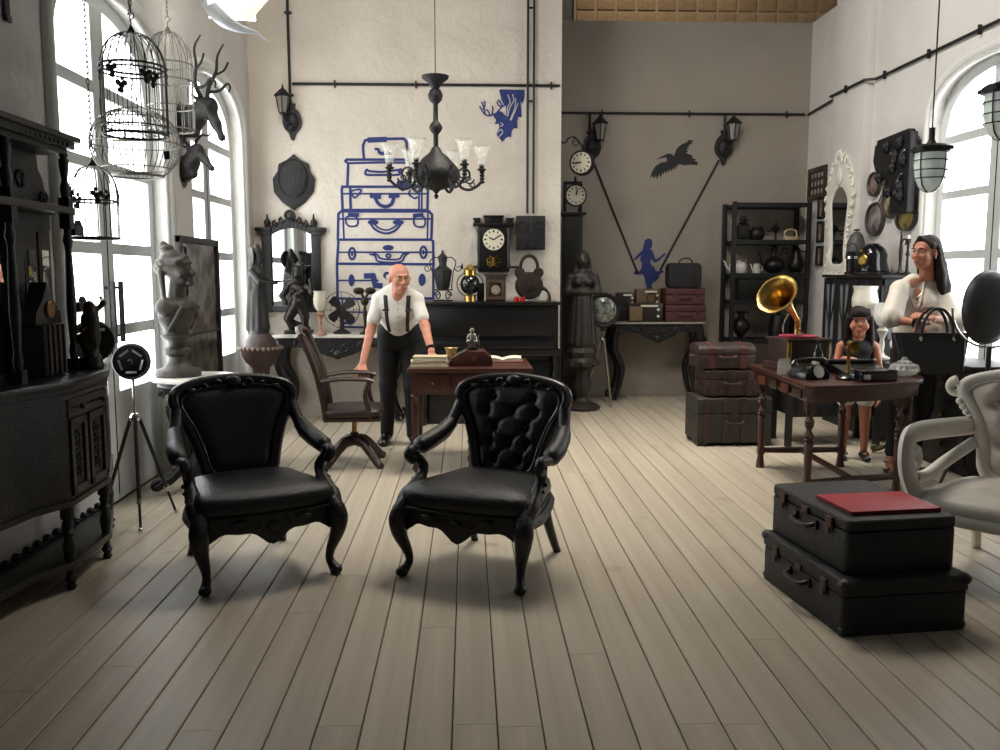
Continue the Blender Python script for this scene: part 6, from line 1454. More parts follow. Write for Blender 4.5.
# --- black desk behind the table
dl = atZ(790, 447)
t = thing('black_desk', 'long black panel-fronted desk standing behind the gramophone table', 'desk', (0, 0, 0))
x0, x1 = 2.66, 3.46; y0, y1 = 7.17, 7.62
MB().bb(x0-.03, x1+.03, y0-.03, y1, .70, .735).build('desk_top', M_ironpaint, t, bevel=.005); MB().bb(x0+.055, x1-.055, y0+.02, y1-.02, .25, .698).build('front_panel', M_ironpaint, t, bevel=.004)
for x_ in (x0+.025, x1-.025):
    for y_ in (y0+.025, y1-.05): MB().box((x_, y_, .349), (.05, .05, .698)).build('leg', M_ironpaint, t, bevel=.004)
for s in (0, 1): MB().bb(x0+.09+s*.33, x0+.39+s*.33, y0+.008, y0+.02, .30, .66).build('raised_panel', M_ironpaint, t, bevel=.004)

# --- pedestal table with scroll feet behind the girl, hurricane lamps
pt = (3.56, 6.95); t = thing('pedestal_table', 'small pedestal table with gilt scroll feet behind the woman', 'table', (pt[0], pt[1], 0))
MB().lathe([(0, .70), (.175, .70), (.185, .71), (.18, .725), (0, .727)], 32).build('table_top', M_wood, t, smooth=40); MB().lathe([(.05, .08), (.06, .14), (.03, .2), (.045, .4), (.03, .55), (.07, .66), (.09, .699)], 16).build('column', M_wood, t, smooth=50)
for a in (-2.97, -.87, 1.23):
    b = MB(); P = spl([(.03, .16), (.12, .12), (.20, .05), (.27, .03), (.30, .045)], 4); b.tube([(r*math.cos(a), r*math.sin(a), z_) for r, z_ in P], [.026-.0006*i for i in range(len(P))], 8); b.at((.29*math.cos(a), .29*math.sin(a), .045), (0, 0, a)).scroll((0, 0, 0), .03, 1.1, .014, 'y', -PI/2, -1).at(); b.build('scroll_foot', mat('dull_gilt', (120, 104, 66), .4, .6, var=.3), t, smooth=60)
p1_ = atY(865, 300, 7.40); hurricane('large hurricane lamp with a wide white speckled shade behind the girl', (p1_.x, 7.40, .736), atY(865, 286, 7.40).z-.736, M_frost, M_oldbrass, .092, shade_h=.26)
p1_ = atY(884, 300, 7.23); hurricane('slender glass hurricane lamp between the girl and the woman', (p1_.x, 7.23, .736), atY(884, 303, 7.23).z-.736, mat('milky_glass', (226, 226, 220), .15, var=.03, alpha=.6, spec=.6), mat('cut_glass', (190, 184, 172), .15, var=.15, trans=.3), .066, shade_h=.19)

# --- gramophone table
zt3 = .768
t = thing('rounded_table', 'dark mahogany table with rounded end and twist-turned legs', 'table')
top = [(2.12, 6.54), (2.06, 5.27)]+[tuple(q) for q in spl([(2.10, 5.23), (2.5, 5.30), (2.86, 5.47), (3.02, 5.70), (3.05, 5.95), (3.0, 6.25), (2.9, 6.48)], 4)]+[(2.87, 6.52)]
cxm, cym = 2.5, 5.9
MB().prism(top, zt3-.028, zt3, 'z').build('table_top', M_redwood, t, bevel=.006)
ap_ = [(cxm+(x_-cxm)*.95, cym+(y_-cym)*.965) for x_, y_ in top]
MB().prism(ap_, zt3-.108, zt3-.0285, 'z').build('apron', M_redwood, t, bevel=.003)
for i in range(5): MB().bb(ap_[1][0]-.006, ap_[1][0]+.002, 5.38+i*.22, 5.52+i*.22, zt3-.10, zt3-.042).build('inlay_panel', mat('red_inlay', (88, 42, 30), .4, var=.2) if i % 2 else M_wood, t, bevel=.002)
def twist_leg(x_, y_):
    b = MB(); b.box((x_, y_, zt3-.09), (.062, .062, .17)); zt4 = zt3-.175
    n = 22; seg = 10; rings = []
    for k_ in range(n+1):
        z_ = zt4-.20*k_/n; ph = 2*PI*2.2*k_/n; rings.append([(x_+(.022+.009*math.cos(2*(2*PI*j/seg)-ph))*math.cos(2*PI*j/seg), y_+(.022+.009*math.cos(2*(2*PI*j/seg)-ph))*math.sin(2*PI*j/seg), z_) for j in range(seg)])
    b.loft(rings); b.lathe([(.03, zt4-.2), (.034, zt4-.215), (.024, zt4-.23), (.026, zt4-.30), (.022, .16), (.022, .09), (.026, .06), (.03, .02), (.034, 0)], 12, (x_, y_, 0)); b.box((x_, y_, .13), (.045, .045, .06))
    return b.build('leg', M_redwood, t, smooth=40)
LG = [(2.19, 6.42), (2.14, 5.38), (2.80, 6.42), (2.80, 5.55)]
for q in LG: twist_leg(*q)
for a, c in ((0, 2), (1, 3)): MB().tube([(LG[a][0], LG[a][1], .13), ((LG[a][0]+LG[c][0])/2, (LG[a][1]+LG[c][1])/2, .13), (LG[c][0], LG[c][1], .13)], [.02, .026, .02], 8).build('stretcher', M_redwood, t)
MB().tube([((LG[0][0]+LG[2][0])/2, 6.41, .13), ((LG[1][0]+LG[3][0])/2, 5.46, .13)], .022, 8).build('stretcher', M_redwood, t)
# gramophone
gp = atZ(798, 367, zt3); GX, GY = 2.33, 6.12
t = thing('gramophone', 'gramophone with a flared brass horn on a dark cabinet', 'gramophone', (GX, GY, zt3+.001), .15)
MB().box((0, 0, .03), (.36, .34, .06)).build('plinth', M_wood, t, bevel=.008); MB().box((0, 0, .135), (.31, .29, .15)).build('cabinet', M_wood, t, bevel=.008); MB().box((0, 0, .22), (.34, .32, .02)).build('deck', M_wood, t, bevel=.006)
for s in (-1, 1): MB().lathe([(.02, .06), (.014, .09), (.018, .135), (.014, .18), (.02, .21)], 10, (s*.145, -.14, 0)).build('corner_column', M_oldbrass, t, smooth=50)
MB().lathe([(0, .231), (.135, .231), (.135, .245), (0, .246)], 32, (.0, -.0, 0)).build('turntable', mat('red_felt', (150, 40, 58), .8), t, smooth=40)
MB().tube(spl([(.165, 0, .14), (.22, 0, .14), (.24, 0, .10)], 4), .008, 6).build('crank', M_chrome, t)
b = MB(); hc = (.06, .10, .30)
b.tube(spl([(.06, .12, .23), (.06, .13, .29), (.055, .11, .33), (.03, .08, .35)], 4), .022, 10); b.build('elbow', M_brass, t, smooth=60)
# horn axis from elbow to mouth
mouth = Vector((atY(771, 294, GY-.1).x-GX, -.12, atY(771, 294, GY-.1).z-zt3)); root_ = Vector((.035, .085, .345)); ax_ = Vector((-.72, -.42, .50)).normalized()
D_ = (mouth-root_); L_ = D_.length
P = []; R_ = []
for k_ in range(15):
    u = k_/14; q = root_+D_*u+Vector((0, 0, .02))*math.sin(PI*u); P.append(q); R_.append(.016+.022*u+.102*u**3.4)
rings = []
Tn = [((P[min(k_+1, 14)]-P[max(k_-1, 0)]).normalized()*(1-(k_/14)**2)+ax_*(k_/14)**2).normalized() for k_ in range(15)]
seg = 32; u0 = Vector((0, 0, 1)).cross(Tn[0]).normalized()
def ringat(k_, r, off=0.):
    tt = Tn[k_]; uu = (u0-tt*u0.dot(tt)).normalized(); ww = tt.cross(uu); return [tuple(P[k_]+tt*off+(uu*math.cos(2*PI*j/seg)+ww*math.sin(2*PI*j/seg))*r*(1+.012*math.cos(8*2*PI*j/seg)*(k_/14)**3)) for j in range(seg)]
for k_ in range(15): rings.append(ringat(k_, R_[k_]))
rings.append(ringat(14, R_[14]*1.06, .004))
for k_ in range(14, -1, -1): rings.append(ringat(k_, R_[k_]-.004, .003))
b = MB(); b.loft(rings, caps=False); b.build('horn', M_brass, t, smooth=60)
MB().tube(spl([(-.10, .02, .23), (-.12, 0, .32), (-.09, -.01, .40)], 4), .006, 6).build('horn_support', M_chrome, t)
MB().tube(spl([(.06, .10, .27), (.02, .02, .275), (.0, -.05, .26)], 4), .009, 8).build('tone_arm', M_chrome, t)
# table clutter
M_tele = mat('black_bakelite_gloss', (18, 18, 19), .22, var=.1, spec=.6)
p = atZ(811, 380, zt3); t = thing('candlestick_telephone', 'candlestick telephone with a brass stem on the mahogany table', 'telephone', (2.45, 5.56, zt3+.001))
MB().lathe([(0, 0), (.075, 0), (.078, .012), (.06, .028), (.025, .04), (0, .045)], 24).build('base', M_tele, t, smooth=50); MB().lathe([(.014, .04), (.011, .06), (.011, .19), (.02, .2), (.02, .22), (0, .225)], 14).build('stem', M_brass, t, smooth=50); MB().at((0, -.03, .225), (PI/2+.2, 0, 0)).lathe([(0, -.03), (.02, -.03), (.022, 0), (.018, .02), (.035, .05), (.03, .048), (0, .02)], 18).at().build('mouthpiece', M_oldbrass, t, smooth=50); MB().tube(spl([(.02, 0, .17), (.05, 0, .16), (.055, 0, .19)], 4), .006, 6).build('hook', M_oldbrass, t)
t = thing('desk_telephone', 'low black desk telephone with its handset across the cradle', 'telephone', (2.22, 5.63, zt3+.001), .3); MB().prism([(-.10, 0), (.10, 0), (.09, .05), (.05, .09), (-.05, .09), (-.09, .05)], -.09, .08, 'y').build('body', M_tele, t, bevel=.012)
MB().at((0, -.092, .05), (PI/2-.3, 0, 0)).lathe([(0, 0), (.04, 0), (.042, .008), (0, .01)], 20).at().build('rotary_dial', M_chrome, t); MB().tube(spl([(-.12, 0, .09), (-.10, 0, .115), (0, 0, .125), (.10, 0, .115), (.12, 0, .09)], 4), [.028, .026, .022, .017, .014, .013, .013, .013, .013, .013, .014, .017, .022, .026, .026, .027, .028], 10).build('handset', M_tele, t, smooth=60)
t = thing('typewriter', 'black portable typewriter between the telephones and the girl', 'typewriter', (2.645, 5.85, zt3+.001), .06); MB().prism([(-.16, 0), (.15, 0), (.15, .06), (.05, .06), (-.10, .03), (-.16, .02)], -.16, .16, 'x').build('body', M_tele, t, bevel=.008); MB().cyl((-.17, .12, .075), (.17, .12, .075), .016, seg=14).build('platen', M_tele, t)
for s in (-1, 1): MB().cyl((s*.17, .12, .075), (s*.19, .12, .075), .02, seg=12).build('platen_knob', M_chrome, t)
for r in range(3):
    for k_ in range(9): MB().lathe([(0, 0), (.009, 0), (.010, .006), (0, .007)], 8, (-.12+.03*k_+.006*r, -.13+.035*r, .028+.008*r)).build('key', M_chrome, t)
t = thing('camera_case', 'long black case with bright clasps at the front of the table', 'case', (2.58, 5.45, zt3+.001), .18); MB().box((0, 0, .03), (.26, .08, .06)).build('body', M_tele, t, bevel=.006); MB().box((-.09, -.042, .03), (.05, .008, .036)).build('clasp', M_chrome, t, bevel=.003); MB().box((.0, 0, .066), (.262, .082, .01)).build('lid', M_tele, t, bevel=.003)
t = thing('price_card', 'small white folded card standing by the desk telephone', 'card', (2.135, 5.83, zt3+.001), -.1); MB().prism([(-.045, 0), (-.04, .10), (.035, .11), (.05, .02), (.02, .03), (.01, 0)], -.001, .001, 'y').build('front_leaf', M_white, t, rot=(-.15, 0, 0), smooth=0); MB().prism([(-.045, 0), (-.04, .10), (.035, .11), (.05, .0)], .028, .030, 'y').build('back_leaf', M_white, t, rot=(.15, 0, 0), smooth=0)
p = atZ(887, 377, zt3); t = thing('glass_bowl', 'fluted clear glass bowl with a knobbed lid near the table edge', 'bowl', (2.90, 5.72, zt3+.001)); pf = [(.03, 0), (.07, .012), (.095, .04), (.085, .075), (.06, .085)]; MB().lathe(pf+[(r-.005, z_+.002) for r, z_ in reversed(pf)], 32, lobes=16, lob=.04).build('bowl_body', mat('cut_crystal', (220, 220, 214), .08, var=.05, alpha=.3, spec=.9), t, smooth=40); MB().lathe([(.03, .086), (.05, .095), (.02, .11), (.018, .125), (0, .13)], 20).build('lid', MATS['cut_crystal'], t, smooth=50)
t = thing('notebook_stack', 'black notebook lying flat beside the typewriter', 'notebook', (2.63, 5.575, zt3+.001), .1); MB().box((0, 0, .009), (.2, .13, .018)).build('pages', M_paper, t); MB().box((0, 0, .0205), (.208, .136, .004)).build('cover', M_tele, t, bevel=.001)
t = thing('wine_bottle', 'dark bottle with a cream label beside the gramophone', 'bottle', (2.36, 5.84, zt3+.001)); MB().lathe([(0, 0), (.032, 0), (.035, .01), (.035, .13), (.03, .155), (.014, .185), (.012, .225), (.015, .23), (0, .232)], 18).build('glass', mat('dark_bottle_glass', (28, 32, 24), .1, spec=.7), t, smooth=50); MB().lathe([(.0355, .03), (.036, .03), (.036, .10), (.0355, .10)], 18, ring=True).build('label', M_cream, t)
# --- pendants
def pendant(label, p, sc_):
    t = thing('pendant_lamp', label, 'lamp', p, .2, 'caged pendant lamps', sca=sc_)
    sh = [(.095, .12), (.096, .05), (.088, -.03), (.065, -.09), (.03, -.118), (0, -.125)]
    MB().lathe(sh, 24).build('glass_bowl', mat('milky_pendant_glass', (214, 226, 218), .2, var=.04, spec=.6, emit=.12), t, smooth=60)
    MB().lathe([(.10, .115), (.112, .12), (.112, .15), (.09, .165), (.03, .175), (.018, .2), (.018, .27), (0, .275)], 20).build('cap', M_iron, t, smooth=35)
    for i in range(4): MB().box((.115*math.cos(i*PI/2+.5), .115*math.sin(i*PI/2+.5), .14), (.03, .03, .025)).build('lug', M_iron, t, bevel=.003)
    for z_, r in ((.07, .101), (.01, .101), (-.04, .093)): MB().tube([(r*math.cos(2*PI*i/28), r*math.sin(2*PI*i/28), z_) for i in range(28)], .004, 6, closed=True).build('cage_ring', M_iron, t)
    for i in range(4): a = i*PI/2+.3; MB().tube([((r+.006)*math.cos(a), (r+.006)*math.sin(a), z_) for r, z_ in sh], .004, 6).build('cage_bar', M_iron, t)
    MB().cyl((0, 0, .27), (0, 0, 3.2), .005, seg=6).build('cord', M_iron, t)
    return t
pendant('caged milky pendant lamp hanging beside the iron relief', tuple(atY(930, 172, 5.7)), 1.03)
pendant('caged milky pendant lamp hanging in front of the bright window', tuple(atY(1003, 116, 5.3)), 1.12)

# --- low chest under the side window
t = thing('low_chest', 'low black chest of drawers under the bright side window', 'chest', (3.52, 5.98, 0))
MB().bb(.0, .40, .0, .66, .05, .77).build('carcass', M_ironpaint, t, bevel=.005); MB().bb(-.02, .41, -.02, .68, .772, .80).build('chest_top', M_ironpaint, t, bevel=.005); MB().bb(.02, .39, .02, .64, 0, .049).build('plinth', M_ironpaint, t)
for i in range(3):
    d_ = MB().bb(-.016, -.002, .03, .63, .09+i*.225, .29+i*.225).build('drawer', M_ironpaint, t, bevel=.004); MB().sph((-.028, .33, .19+i*.225), .016, 10, 8).build('knob', M_oldbrass, d_)
# --- big round studio spotlight by the window
t = thing('studio_spotlight', 'big round black studio spotlight on a dark stand by the window', 'spotlight', (3.42, 5.62, 0))
zs_ = atX(996, 308, 3.42).z
MB().at((0, 0, zs_), (PI/2, 0, .45)).lathe([(0, .07), (.06, .065), (.16, .04), (.23, .0), (.245, -.05), (.24, -.06), (.2, -.03), (0, -.02)], 40).at().build('reflector_dish', mat('haze_greyed_dish', (52, 54, 57), .5, .2, var=.15), t, smooth=50)  # black dish, its colour lightened to imitate window haze and backlight
MB().at((0, .09, zs_)).sph((0, 0, 0), (.07, .09, .07), 16, 10).at().build('lamp_body', M_ironpaint, t)
MB().tube([(.262*math.cos(a), .02, zs_+.262*math.sin(a)) for a in np.linspace(-PI, 0, 20)], .008, 6).build('yoke', M_chrome, t)
MB().cyl((0, .02, .5), (0, .02, zs_-.262), .016, seg=10).build('stand_pole', M_ironpaint, t)
for i in range(3):
    a = .5+2*PI*i/3; MB().tube([(0, .02, .72), (.25*math.cos(a), .02+.25*math.sin(a), .0)], .02, 8, flat=(1, .5)).build('stand_leg', M_ironpaint, t)

# --- studio lamp head hung over the left wall (lit) with loose foil flags
p = atY(232, 6, 6.2)
t = thing('studio_lamp', 'lit studio lamp head with white diffuser flags hung above the window', 'lamp', tuple(p), 0)
hd = MB(); hd.box((0, .12, .22), (.34, .26, .30)); hd.build('lamp_body', M_iron, t, bevel=.02, rot=(.5, 0, .3))
MB().box((.0, -.02, .02), (.30, .02, .20)).build('lit_diffuser', mat('lit_white_diffuser', (255, 250, 240), .5, var=0, emit=9.), t, rot=(.55, 0, .2))
def flag(pts, name, m):
    P = [Vector(q) for q in pts]; b = MB(); n_ = (P[1]-P[0]).cross(P[2]-P[0]).normalized()*.002
    b.add([tuple(q) for q in P]+[tuple(q+n_) for q in P], [tuple(range(len(P))), tuple(range(2*len(P)-1, len(P)-1, -1))]+[(i, i+len(P), (i+1) % len(P)+len(P), (i+1) % len(P)) for i in range(len(P))]); return b.build(name, m, t, smooth=0)
flag([(.06, -.04, .02), (.20, -.02, .12), (.27, -.02, .06), (.12, -.05, -.12)], 'diffuser_flag', mat('warm_white_cloth', (238, 226, 208), .8, var=.05))
b = MB(); b.tube(spl([(-.16, -.05, .02), (-.05, -.06, -.10), (.06, -.06, -.16), (.18, -.06, -.19), (.24, -.06, -.24)], 5), [.04, .045, .05, .05, .05, .048, .045, .04, .036, .032, .028, .024, .02, .016, .012, .009, .007, .006, .005, .004, .003], 8, flat=(.15, 1)); b.build('foil_strip', mat('silver_foil', (190, 192, 196), .3, .6, var=.15), t, smooth=60)
MB().cyl((0, .15, .35), (0, .15, 1.8), .02, seg=8).build('drop_rod', M_iron, t)
p = atX(15, 12, XL+.05)
t = thing('hanging_strap', 'short black strap hanging high on the wall above the hutch', 'strap', (XL+.012, p.y, p.z)); MB().box((0, 0, .2), (.012, .045, .46)).build('webbing', M_paintblack, t, bevel=.002); MB().box((.004, 0, -.03), (.018, .05, .03)).build('end_clip', M_iron, t, bevel=.003)
# ================================================================ desk group
DX0, DX1, DY0, DY1, DZ = -.44, .47, 6.32, 7.12, .765
t = thing('writing_desk', 'dark mahogany writing desk on slender turned legs before the piano', 'desk')
MB().bb(DX0, DX1, DY0, DY1, DZ-.03, DZ).build('desk_top', M_redwood, t, bevel=.006); MB().bb(DX0+.03, DX1-.03, DY0+.03, DY1-.03, DZ-.19, DZ-.031).build('apron', M_redwood, t, bevel=.004)
for i in range(3): 
    d_ = MB().bb(DX0+.07+i*.27, DX0+.30+i*.27, DY0+.018, DY0+.03, DZ-.17, DZ-.05).build('drawer', M_redwood, t, bevel=.003); MB().sph((DX0+.185+i*.27, DY0+.012, DZ-.11), .012, 8, 6).build('knob', M_oldbrass, d_)
for x_ in (DX0+.05, .02, DX1-.05):
    for y_ in (DY0+.06, DY1-.06):
        b = MB(); b.box((x_, y_, DZ-.12), (.055, .055, .14)); b.lathe([(.016, 0), (.026, .02), (.016, .05), (.022, .065), (.032, .09), (.022, .115), (.018, .13), (.024, .30), (.030, .50), (.022, .54), (.034, .56), (.026, DZ-.185)], 12, (x_, y_, 0)); b.build('leg', M_redwood, t, smooth=45)
M_bookc = mat('cream_book_cover', (188, 176, 142), .6, var=.12)
for i, (w_, d__, h_, dx_, lab) in enumerate(((.27, .20, .04, 0, 'cream bound ledger at the bottom of the pile on the desk'), (.25, .18, .032, .01, 'cream paper bound book on top of the ledger pile'))):
    t = thing('book', lab, 'book', (-.29+dx_, 6.52, DZ+.001+.042*i), .06-.1*i, 'books piled on the desk'); MB().box((0, 0, h_/2), (w_-.012, d__-.012, h_-.008)).build('pages', M_paper, t); MB().box((0, 0, .002), (w_, d__, .004)).build('back_cover', M_bookc, t); MB().box((0, 0, h_-.002), (w_, d__, .004)).build('front_cover', M_bookc, t); MB().box((0, d__/2-.002, h_/2), (w_, .004, h_)).build('spine', M_bookc, t)
t = thing('glass_goblet', 'amber tinted glass goblet beside the books on the desk', 'goblet', (-.13, 6.80, DZ+.001)); pf = [(.045, 0), (.01, .012), (.012, .03), (.04, .05), (.042, .09), (.055, .11)]; MB().lathe([(0, 0)]+pf+[(.05, .108), (.036, .085), (.034, .054), (0, .04)], 20).build('cup', mat('amber_glass', (196, 168, 96), .15, trans=.35, var=.1), t, smooth=50); MB().lathe([(0, .06), (.035, .06), (.037, .088), (0, .088)], 18).build('candle_wax', M_cream, t)
t = thing('writing_slope', 'sloping dark mahogany writing box in the middle of the desk', 'writing box', (.02, 6.60, DZ+.001)); MB().prism([(-.16, 0), (.16, 0), (.16, .05), (.10, .11), (-.02, .11), (-.16, .035)], -.13, .13, 'y').build('body', M_redwood, t, bevel=.006); MB().prism([(-.15, .045), (-.02, .117), (-.02, .123), (-.15, .051)], -.12, .12, 'y').build('sloping_lid', M_wood, t, bevel=.002); MB().box((.03, -.134, .055), (.03, .01, .03)).build('escutcheon', M_oldbrass, t, bevel=.002)
t = thing('figurine', 'small silvery seated figurine on the writing box', 'figurine', (.03, 6.60, DZ+.112)); MB().box((0, 0, .008), (.09, .07, .016)).build('plinth', M_bronze, t, bevel=.002)
body('figure', [C((0, 0, .02), (0, 0, .07), .028, .026), C((-.02, 0, .03), (-.03, -.03, .05), .016, .014), C((.02, 0, .03), (.03, -.03, .05), .016, .014), Ell((0, 0, .085), (.026, .02, .028)), C((-.022, 0, .10), (-.035, -.02, .07), .009, .008), C((.022, 0, .10), (.035, -.02, .07), .009, .008), Ell((0, 0, .13), (.018, .018, .022)), C((.05, .0, .02), (.05, 0, .09), .005, .004)], .0035, mat('dull_silver', (128, 124, 114), .35, .8, var=.3, vscale=60), t, (0, 0, .014), k=.008)
t = thing('open_book', 'open book with a red edge at the end of the desk', 'book', (.27, 6.85, DZ+.001), -.05)
def leafsurf(s):
    b = MB(); N = 8; up = [(s*.145*i/N, .018+.03*math.sin(PI*i/N*.55)*(1-.5*i/N)) for i in range(N+1)]
    b.prism(up+[(s*.145, .006), (0, .004)], -.10, .10, 'y'); return b
for s in (-1, 1): leafsurf(s).build('page_block', M_paper, t, smooth=50)
MB().prism([(-.16, 0), (.16, 0), (.16, .004), (-.16, .004)], -.108, .108, 'y').build('cover', mat('red_book_cloth', (140, 36, 44), .6), t)

# --- swivel chair
M_bleather = mat('brown_leather', (46, 34, 30), .45, var=.25, bump=.3, bscale=90)
t = thing('swivel_chair', 'old wooden swivel chair with padded seat and tall raked back', 'chair', (-.87, 6.66, 0), math.radians(93))
b = MB(); cushion(b, [tuple(q) for q in rrect(.44, .42, .07)], .385, .445, .02, .01); b.build('seat', M_bleather, t, smooth=60)
MB().box((0, 0, .37), (.43, .41, .03)).build('seat_frame', M_wood, t, bevel=.008)
MB().lathe([(.018, .22), (.018, .35), (.07, .355), (0, .356)], 14).build('spindle', M_oldbrass, t, smooth=40); MB().lathe([(.05, .15), (.055, .2), (.035, .22), (.03, .245), (0, .25)], 14).build('hub', M_wood, t, smooth=50)
for i in range(4):
    a = PI/4+i*PI/2; b = MB(); P = spl([(.02, .185), (.10, .17), (.19, .10), (.26, .035), (.30, .018)], 4); b.tube([(r*math.cos(a), r*math.sin(a), z_) for r, z_ in P], [.046-.0010*k_ for k_ in range(len(P))], 8, flat=(.8, 1)); b.build('leg', M_wood, t, smooth=60)
for s in (-1, 1):
    b = MB(); b.tube(spl([(s*.18, .19, .36), (s*.19, .215, .55), (s*.195, .27, .78), (s*.19, .36, 1.0)], 5), .024, 8, flat=(.8, 1.2)); b.build('back_post', M_wood, t, smooth=60)
    b = MB(); b.tube(spl([(s*.205, .22, .66), (s*.225, .08, .68), (s*.225, -.10, .675), (s*.22, -.16, .66)], 4), .022, 8, flat=(1.3, .8)); b.tube(spl([(s*.22, -.13, .66), (s*.215, -.10, .55), (s*.205, -.13, .42), (s*.20, -.14, .37)], 4), .018, 8); b.build('arm', M_wood, t, smooth=60)
b = MB(); b.grid(lambda u, v: ((2*u-1)*.18, .205+.05*v+.105*v*v-.02*math.sin(PI*v)*math.sin(PI*u)+.018*(1-(2*u-1)**2), .50+.48*v), 10, 10); b.grid(lambda u, v: ((1-2*u)*.18, .235+.05*v+.105*v*v+.018*(1-(2*u-1)**2), .50+.48*v), 10, 10); b.build('back_pad', M_bleather, t, smooth=70)
MB().tube(spl([(-.2, .355, .99), (-.1, .385, 1.03), (0, .39, 1.04), (.1, .385, 1.03), (.2, .355, .99)], 4), .026, 8).build('crest_rail', M_wood, t, smooth=60)

# ================================================================ people
def xf(prims, M):
    s = M.to_scale()[0]; R = M.to_3x3().normalized(); out = []
    for p in prims:
        sub = ('-',) if p[-1] == '-' else ()
        if p[0] == 'c': out.append(('c', tuple(M @ Vector(p[1])), tuple(M @ Vector(p[2])), p[3]*s, p[4]*s)+sub)
        else:
            r0 = Euler(p[3]).to_matrix() if len(p) > 3 and p[3] is not None and p[3] != '-' else Matrix.Identity(3)
            out.append(('e', tuple(M @ Vector(p[1])), tuple(v*s for v in p[2]), tuple((R @ r0).to_euler()))+sub)
    return out
HEAD = [Ell((0, .015, .035), (.077, .093, .082)), Ell((0, -.015, -.03), (.063, .075, .083)), Ell((0, -.035, -.078), (.047, .05, .036)), Ell((0, -.066, -.103), (.02, .018, .016)),
        C((0, -.090, .018), (0, -.110, -.022), .009, .0135), Ell((-.013, -.098, -.028), (.009, .011, .008)), Ell((.013, -.098, -.028), (.009, .011, .008)),
        Ell((-.03, -.083, .034), (.026, .012, .008)), Ell((.03, -.083, .034), (.026, .012, .008)), Ell((-.040, -.06, -.022), (.026, .026, .026)), Ell((.040, -.06, -.022), (.026, .026, .026)),
        ('e', (-.031, -.100, .013), (.017, .013, .010), None, '-'), ('e', (.031, -.100, .013), (.017, .013, .010), None, '-'),
        Ell((0, -.088, -.060), (.026, .012, .010)), Ell((0, -.085, -.074), (.022, .012, .007)),
        Ell((-.080, .012, -.005), (.010, .020, .032)), Ell((.080, .012, -.005), (.010, .020, .032)), C((0, .02, -.07), (0, .035, -.17), .052, .054)]
def headM(c, yaw, pitch=0., roll=0., s=1.): return Matrix.Translation(Vector(c)) @ Euler((pitch, roll, yaw), 'XYZ').to_matrix().to_4x4() @ Matrix.Scale(s, 4)
M_eyew = mat('eye_white', (226, 220, 212), .3, var=.02); M_iris = mat('dark_iris', (38, 26, 20), .15)
def face_parts(par, M, lipm, browm, ir=1.):
    R = M.to_3x3().normalized().to_euler(); s = M.to_scale()[0]
    for sx in (-1, 1):
        e = MB().sph((0, 0, 0), (.0125*s, .010*s, .0068*s), 10, 8).build('eye', M_eyew, par, M @ Vector((sx*.031, -.0845, .013)), R)
        MB().sph((0, -.0062*s, 0), (.0068*s*ir, .0052*s, .0066*s*ir), 8, 6).build('iris', M_iris, e)
        MB().tube([(-sx*.018*s, -.003*s, -.002*s), (0, -.006*s, .003*s), (sx*.018*s, .001*s, .0)], [.002*s, .0038*s, .002*s], 6).build('eyebrow', browm, par, M @ Vector((sx*.031, -.0935, .034)), R)
    l = MB(); l.tube([(-.021*s, .004*s, 0), (-.008*s, -.003*s, .003*s), (0, -.004*s, .001*s), (.008*s, -.003*s, .003*s), (.021*s, .004*s, 0)], [.002*s, .0055*s, .005*s, .0055*s, .002*s], 8); l.tube([(-.018*s, .004*s, -.004*s), (0, -.003*s, -.009*s), (.018*s, .004*s, -.004*s)], [.002*s, .0065*s, .002*s], 8)
    l.build('lips', lipm, par, M @ Vector((0, -.098, -.064)), R, smooth=70)
def hand(w, d, n, side, s=1., curl=.5, spread=.0):
    # wrist w, finger direction d, palm normal n (palm faces n); side +1 thumb towards d x n
    d = Vector(d).normalized(); n = Vector(n); n = (n-d*n.dot(d)).normalized(); u = d.cross(n)*side
    w = Vector(w); P = []
    def pt(a, b, c): return tuple(w+d*a*s+u*b*s+n*c*s)
    for k_ in range(4):
        b0 = .03-.02*k_; P.append(C(pt(.01, b0*.55, 0), pt(.085, b0, 0), .014*s, .0115*s))
    ln = (.038, .043, .040, .031)
    for k_ in range(4):
        b0 = .03-.02*k_; L_ = ln[k_]; a = .085; c = 0.; ang = curl*.25; prev = pt(a, b0, c); sp = spread*(1.5-k_)*.012
        for j in range(3):
            l = L_*(1, .72, .6)[j]; a += l*math.cos(ang); c += l*math.sin(ang); q = pt(a, b0+sp*(j+1), c); P.append(C(prev, q, (.0098, .0090, .0082)[j]*s, (.0090, .0082, .0070)[j]*s)); prev = q; ang += curl*.7
    t0 = pt(.018, .030, .004); t1 = pt(.050, .058, .018); t2 = pt(.080, .066, .028); t3 = pt(.102, .064, .034)
    P += [C(t0, t1, .015*s, .0125*s), C(t1, t2, .0115*s, .0098*s), C(t2, t3, .0095*s, .0078*s)]
    return P

from mathutils.bvhtree import BVHTree
def bvh_of(o):
    me = o.data; return BVHTree.FromPolygons([v.co[:] for v in me.vertices], [tuple(p.vertices) for p in me.polygons])
def drop(bv, x, z, off, d=(0, 1, 0), y=-1.):
    # point on the cloth seen from the front at local (x, z), lifted by off
    h = bv.ray_cast(Vector((x, y, z))-Vector((d[0], 0, d[2]))*0, Vector(d)); 
    if h[0] is None: return None
    return h[0]+h[1].normalized()*off*(1 if h[1].dot(Vector(d)) < 0 else -1)
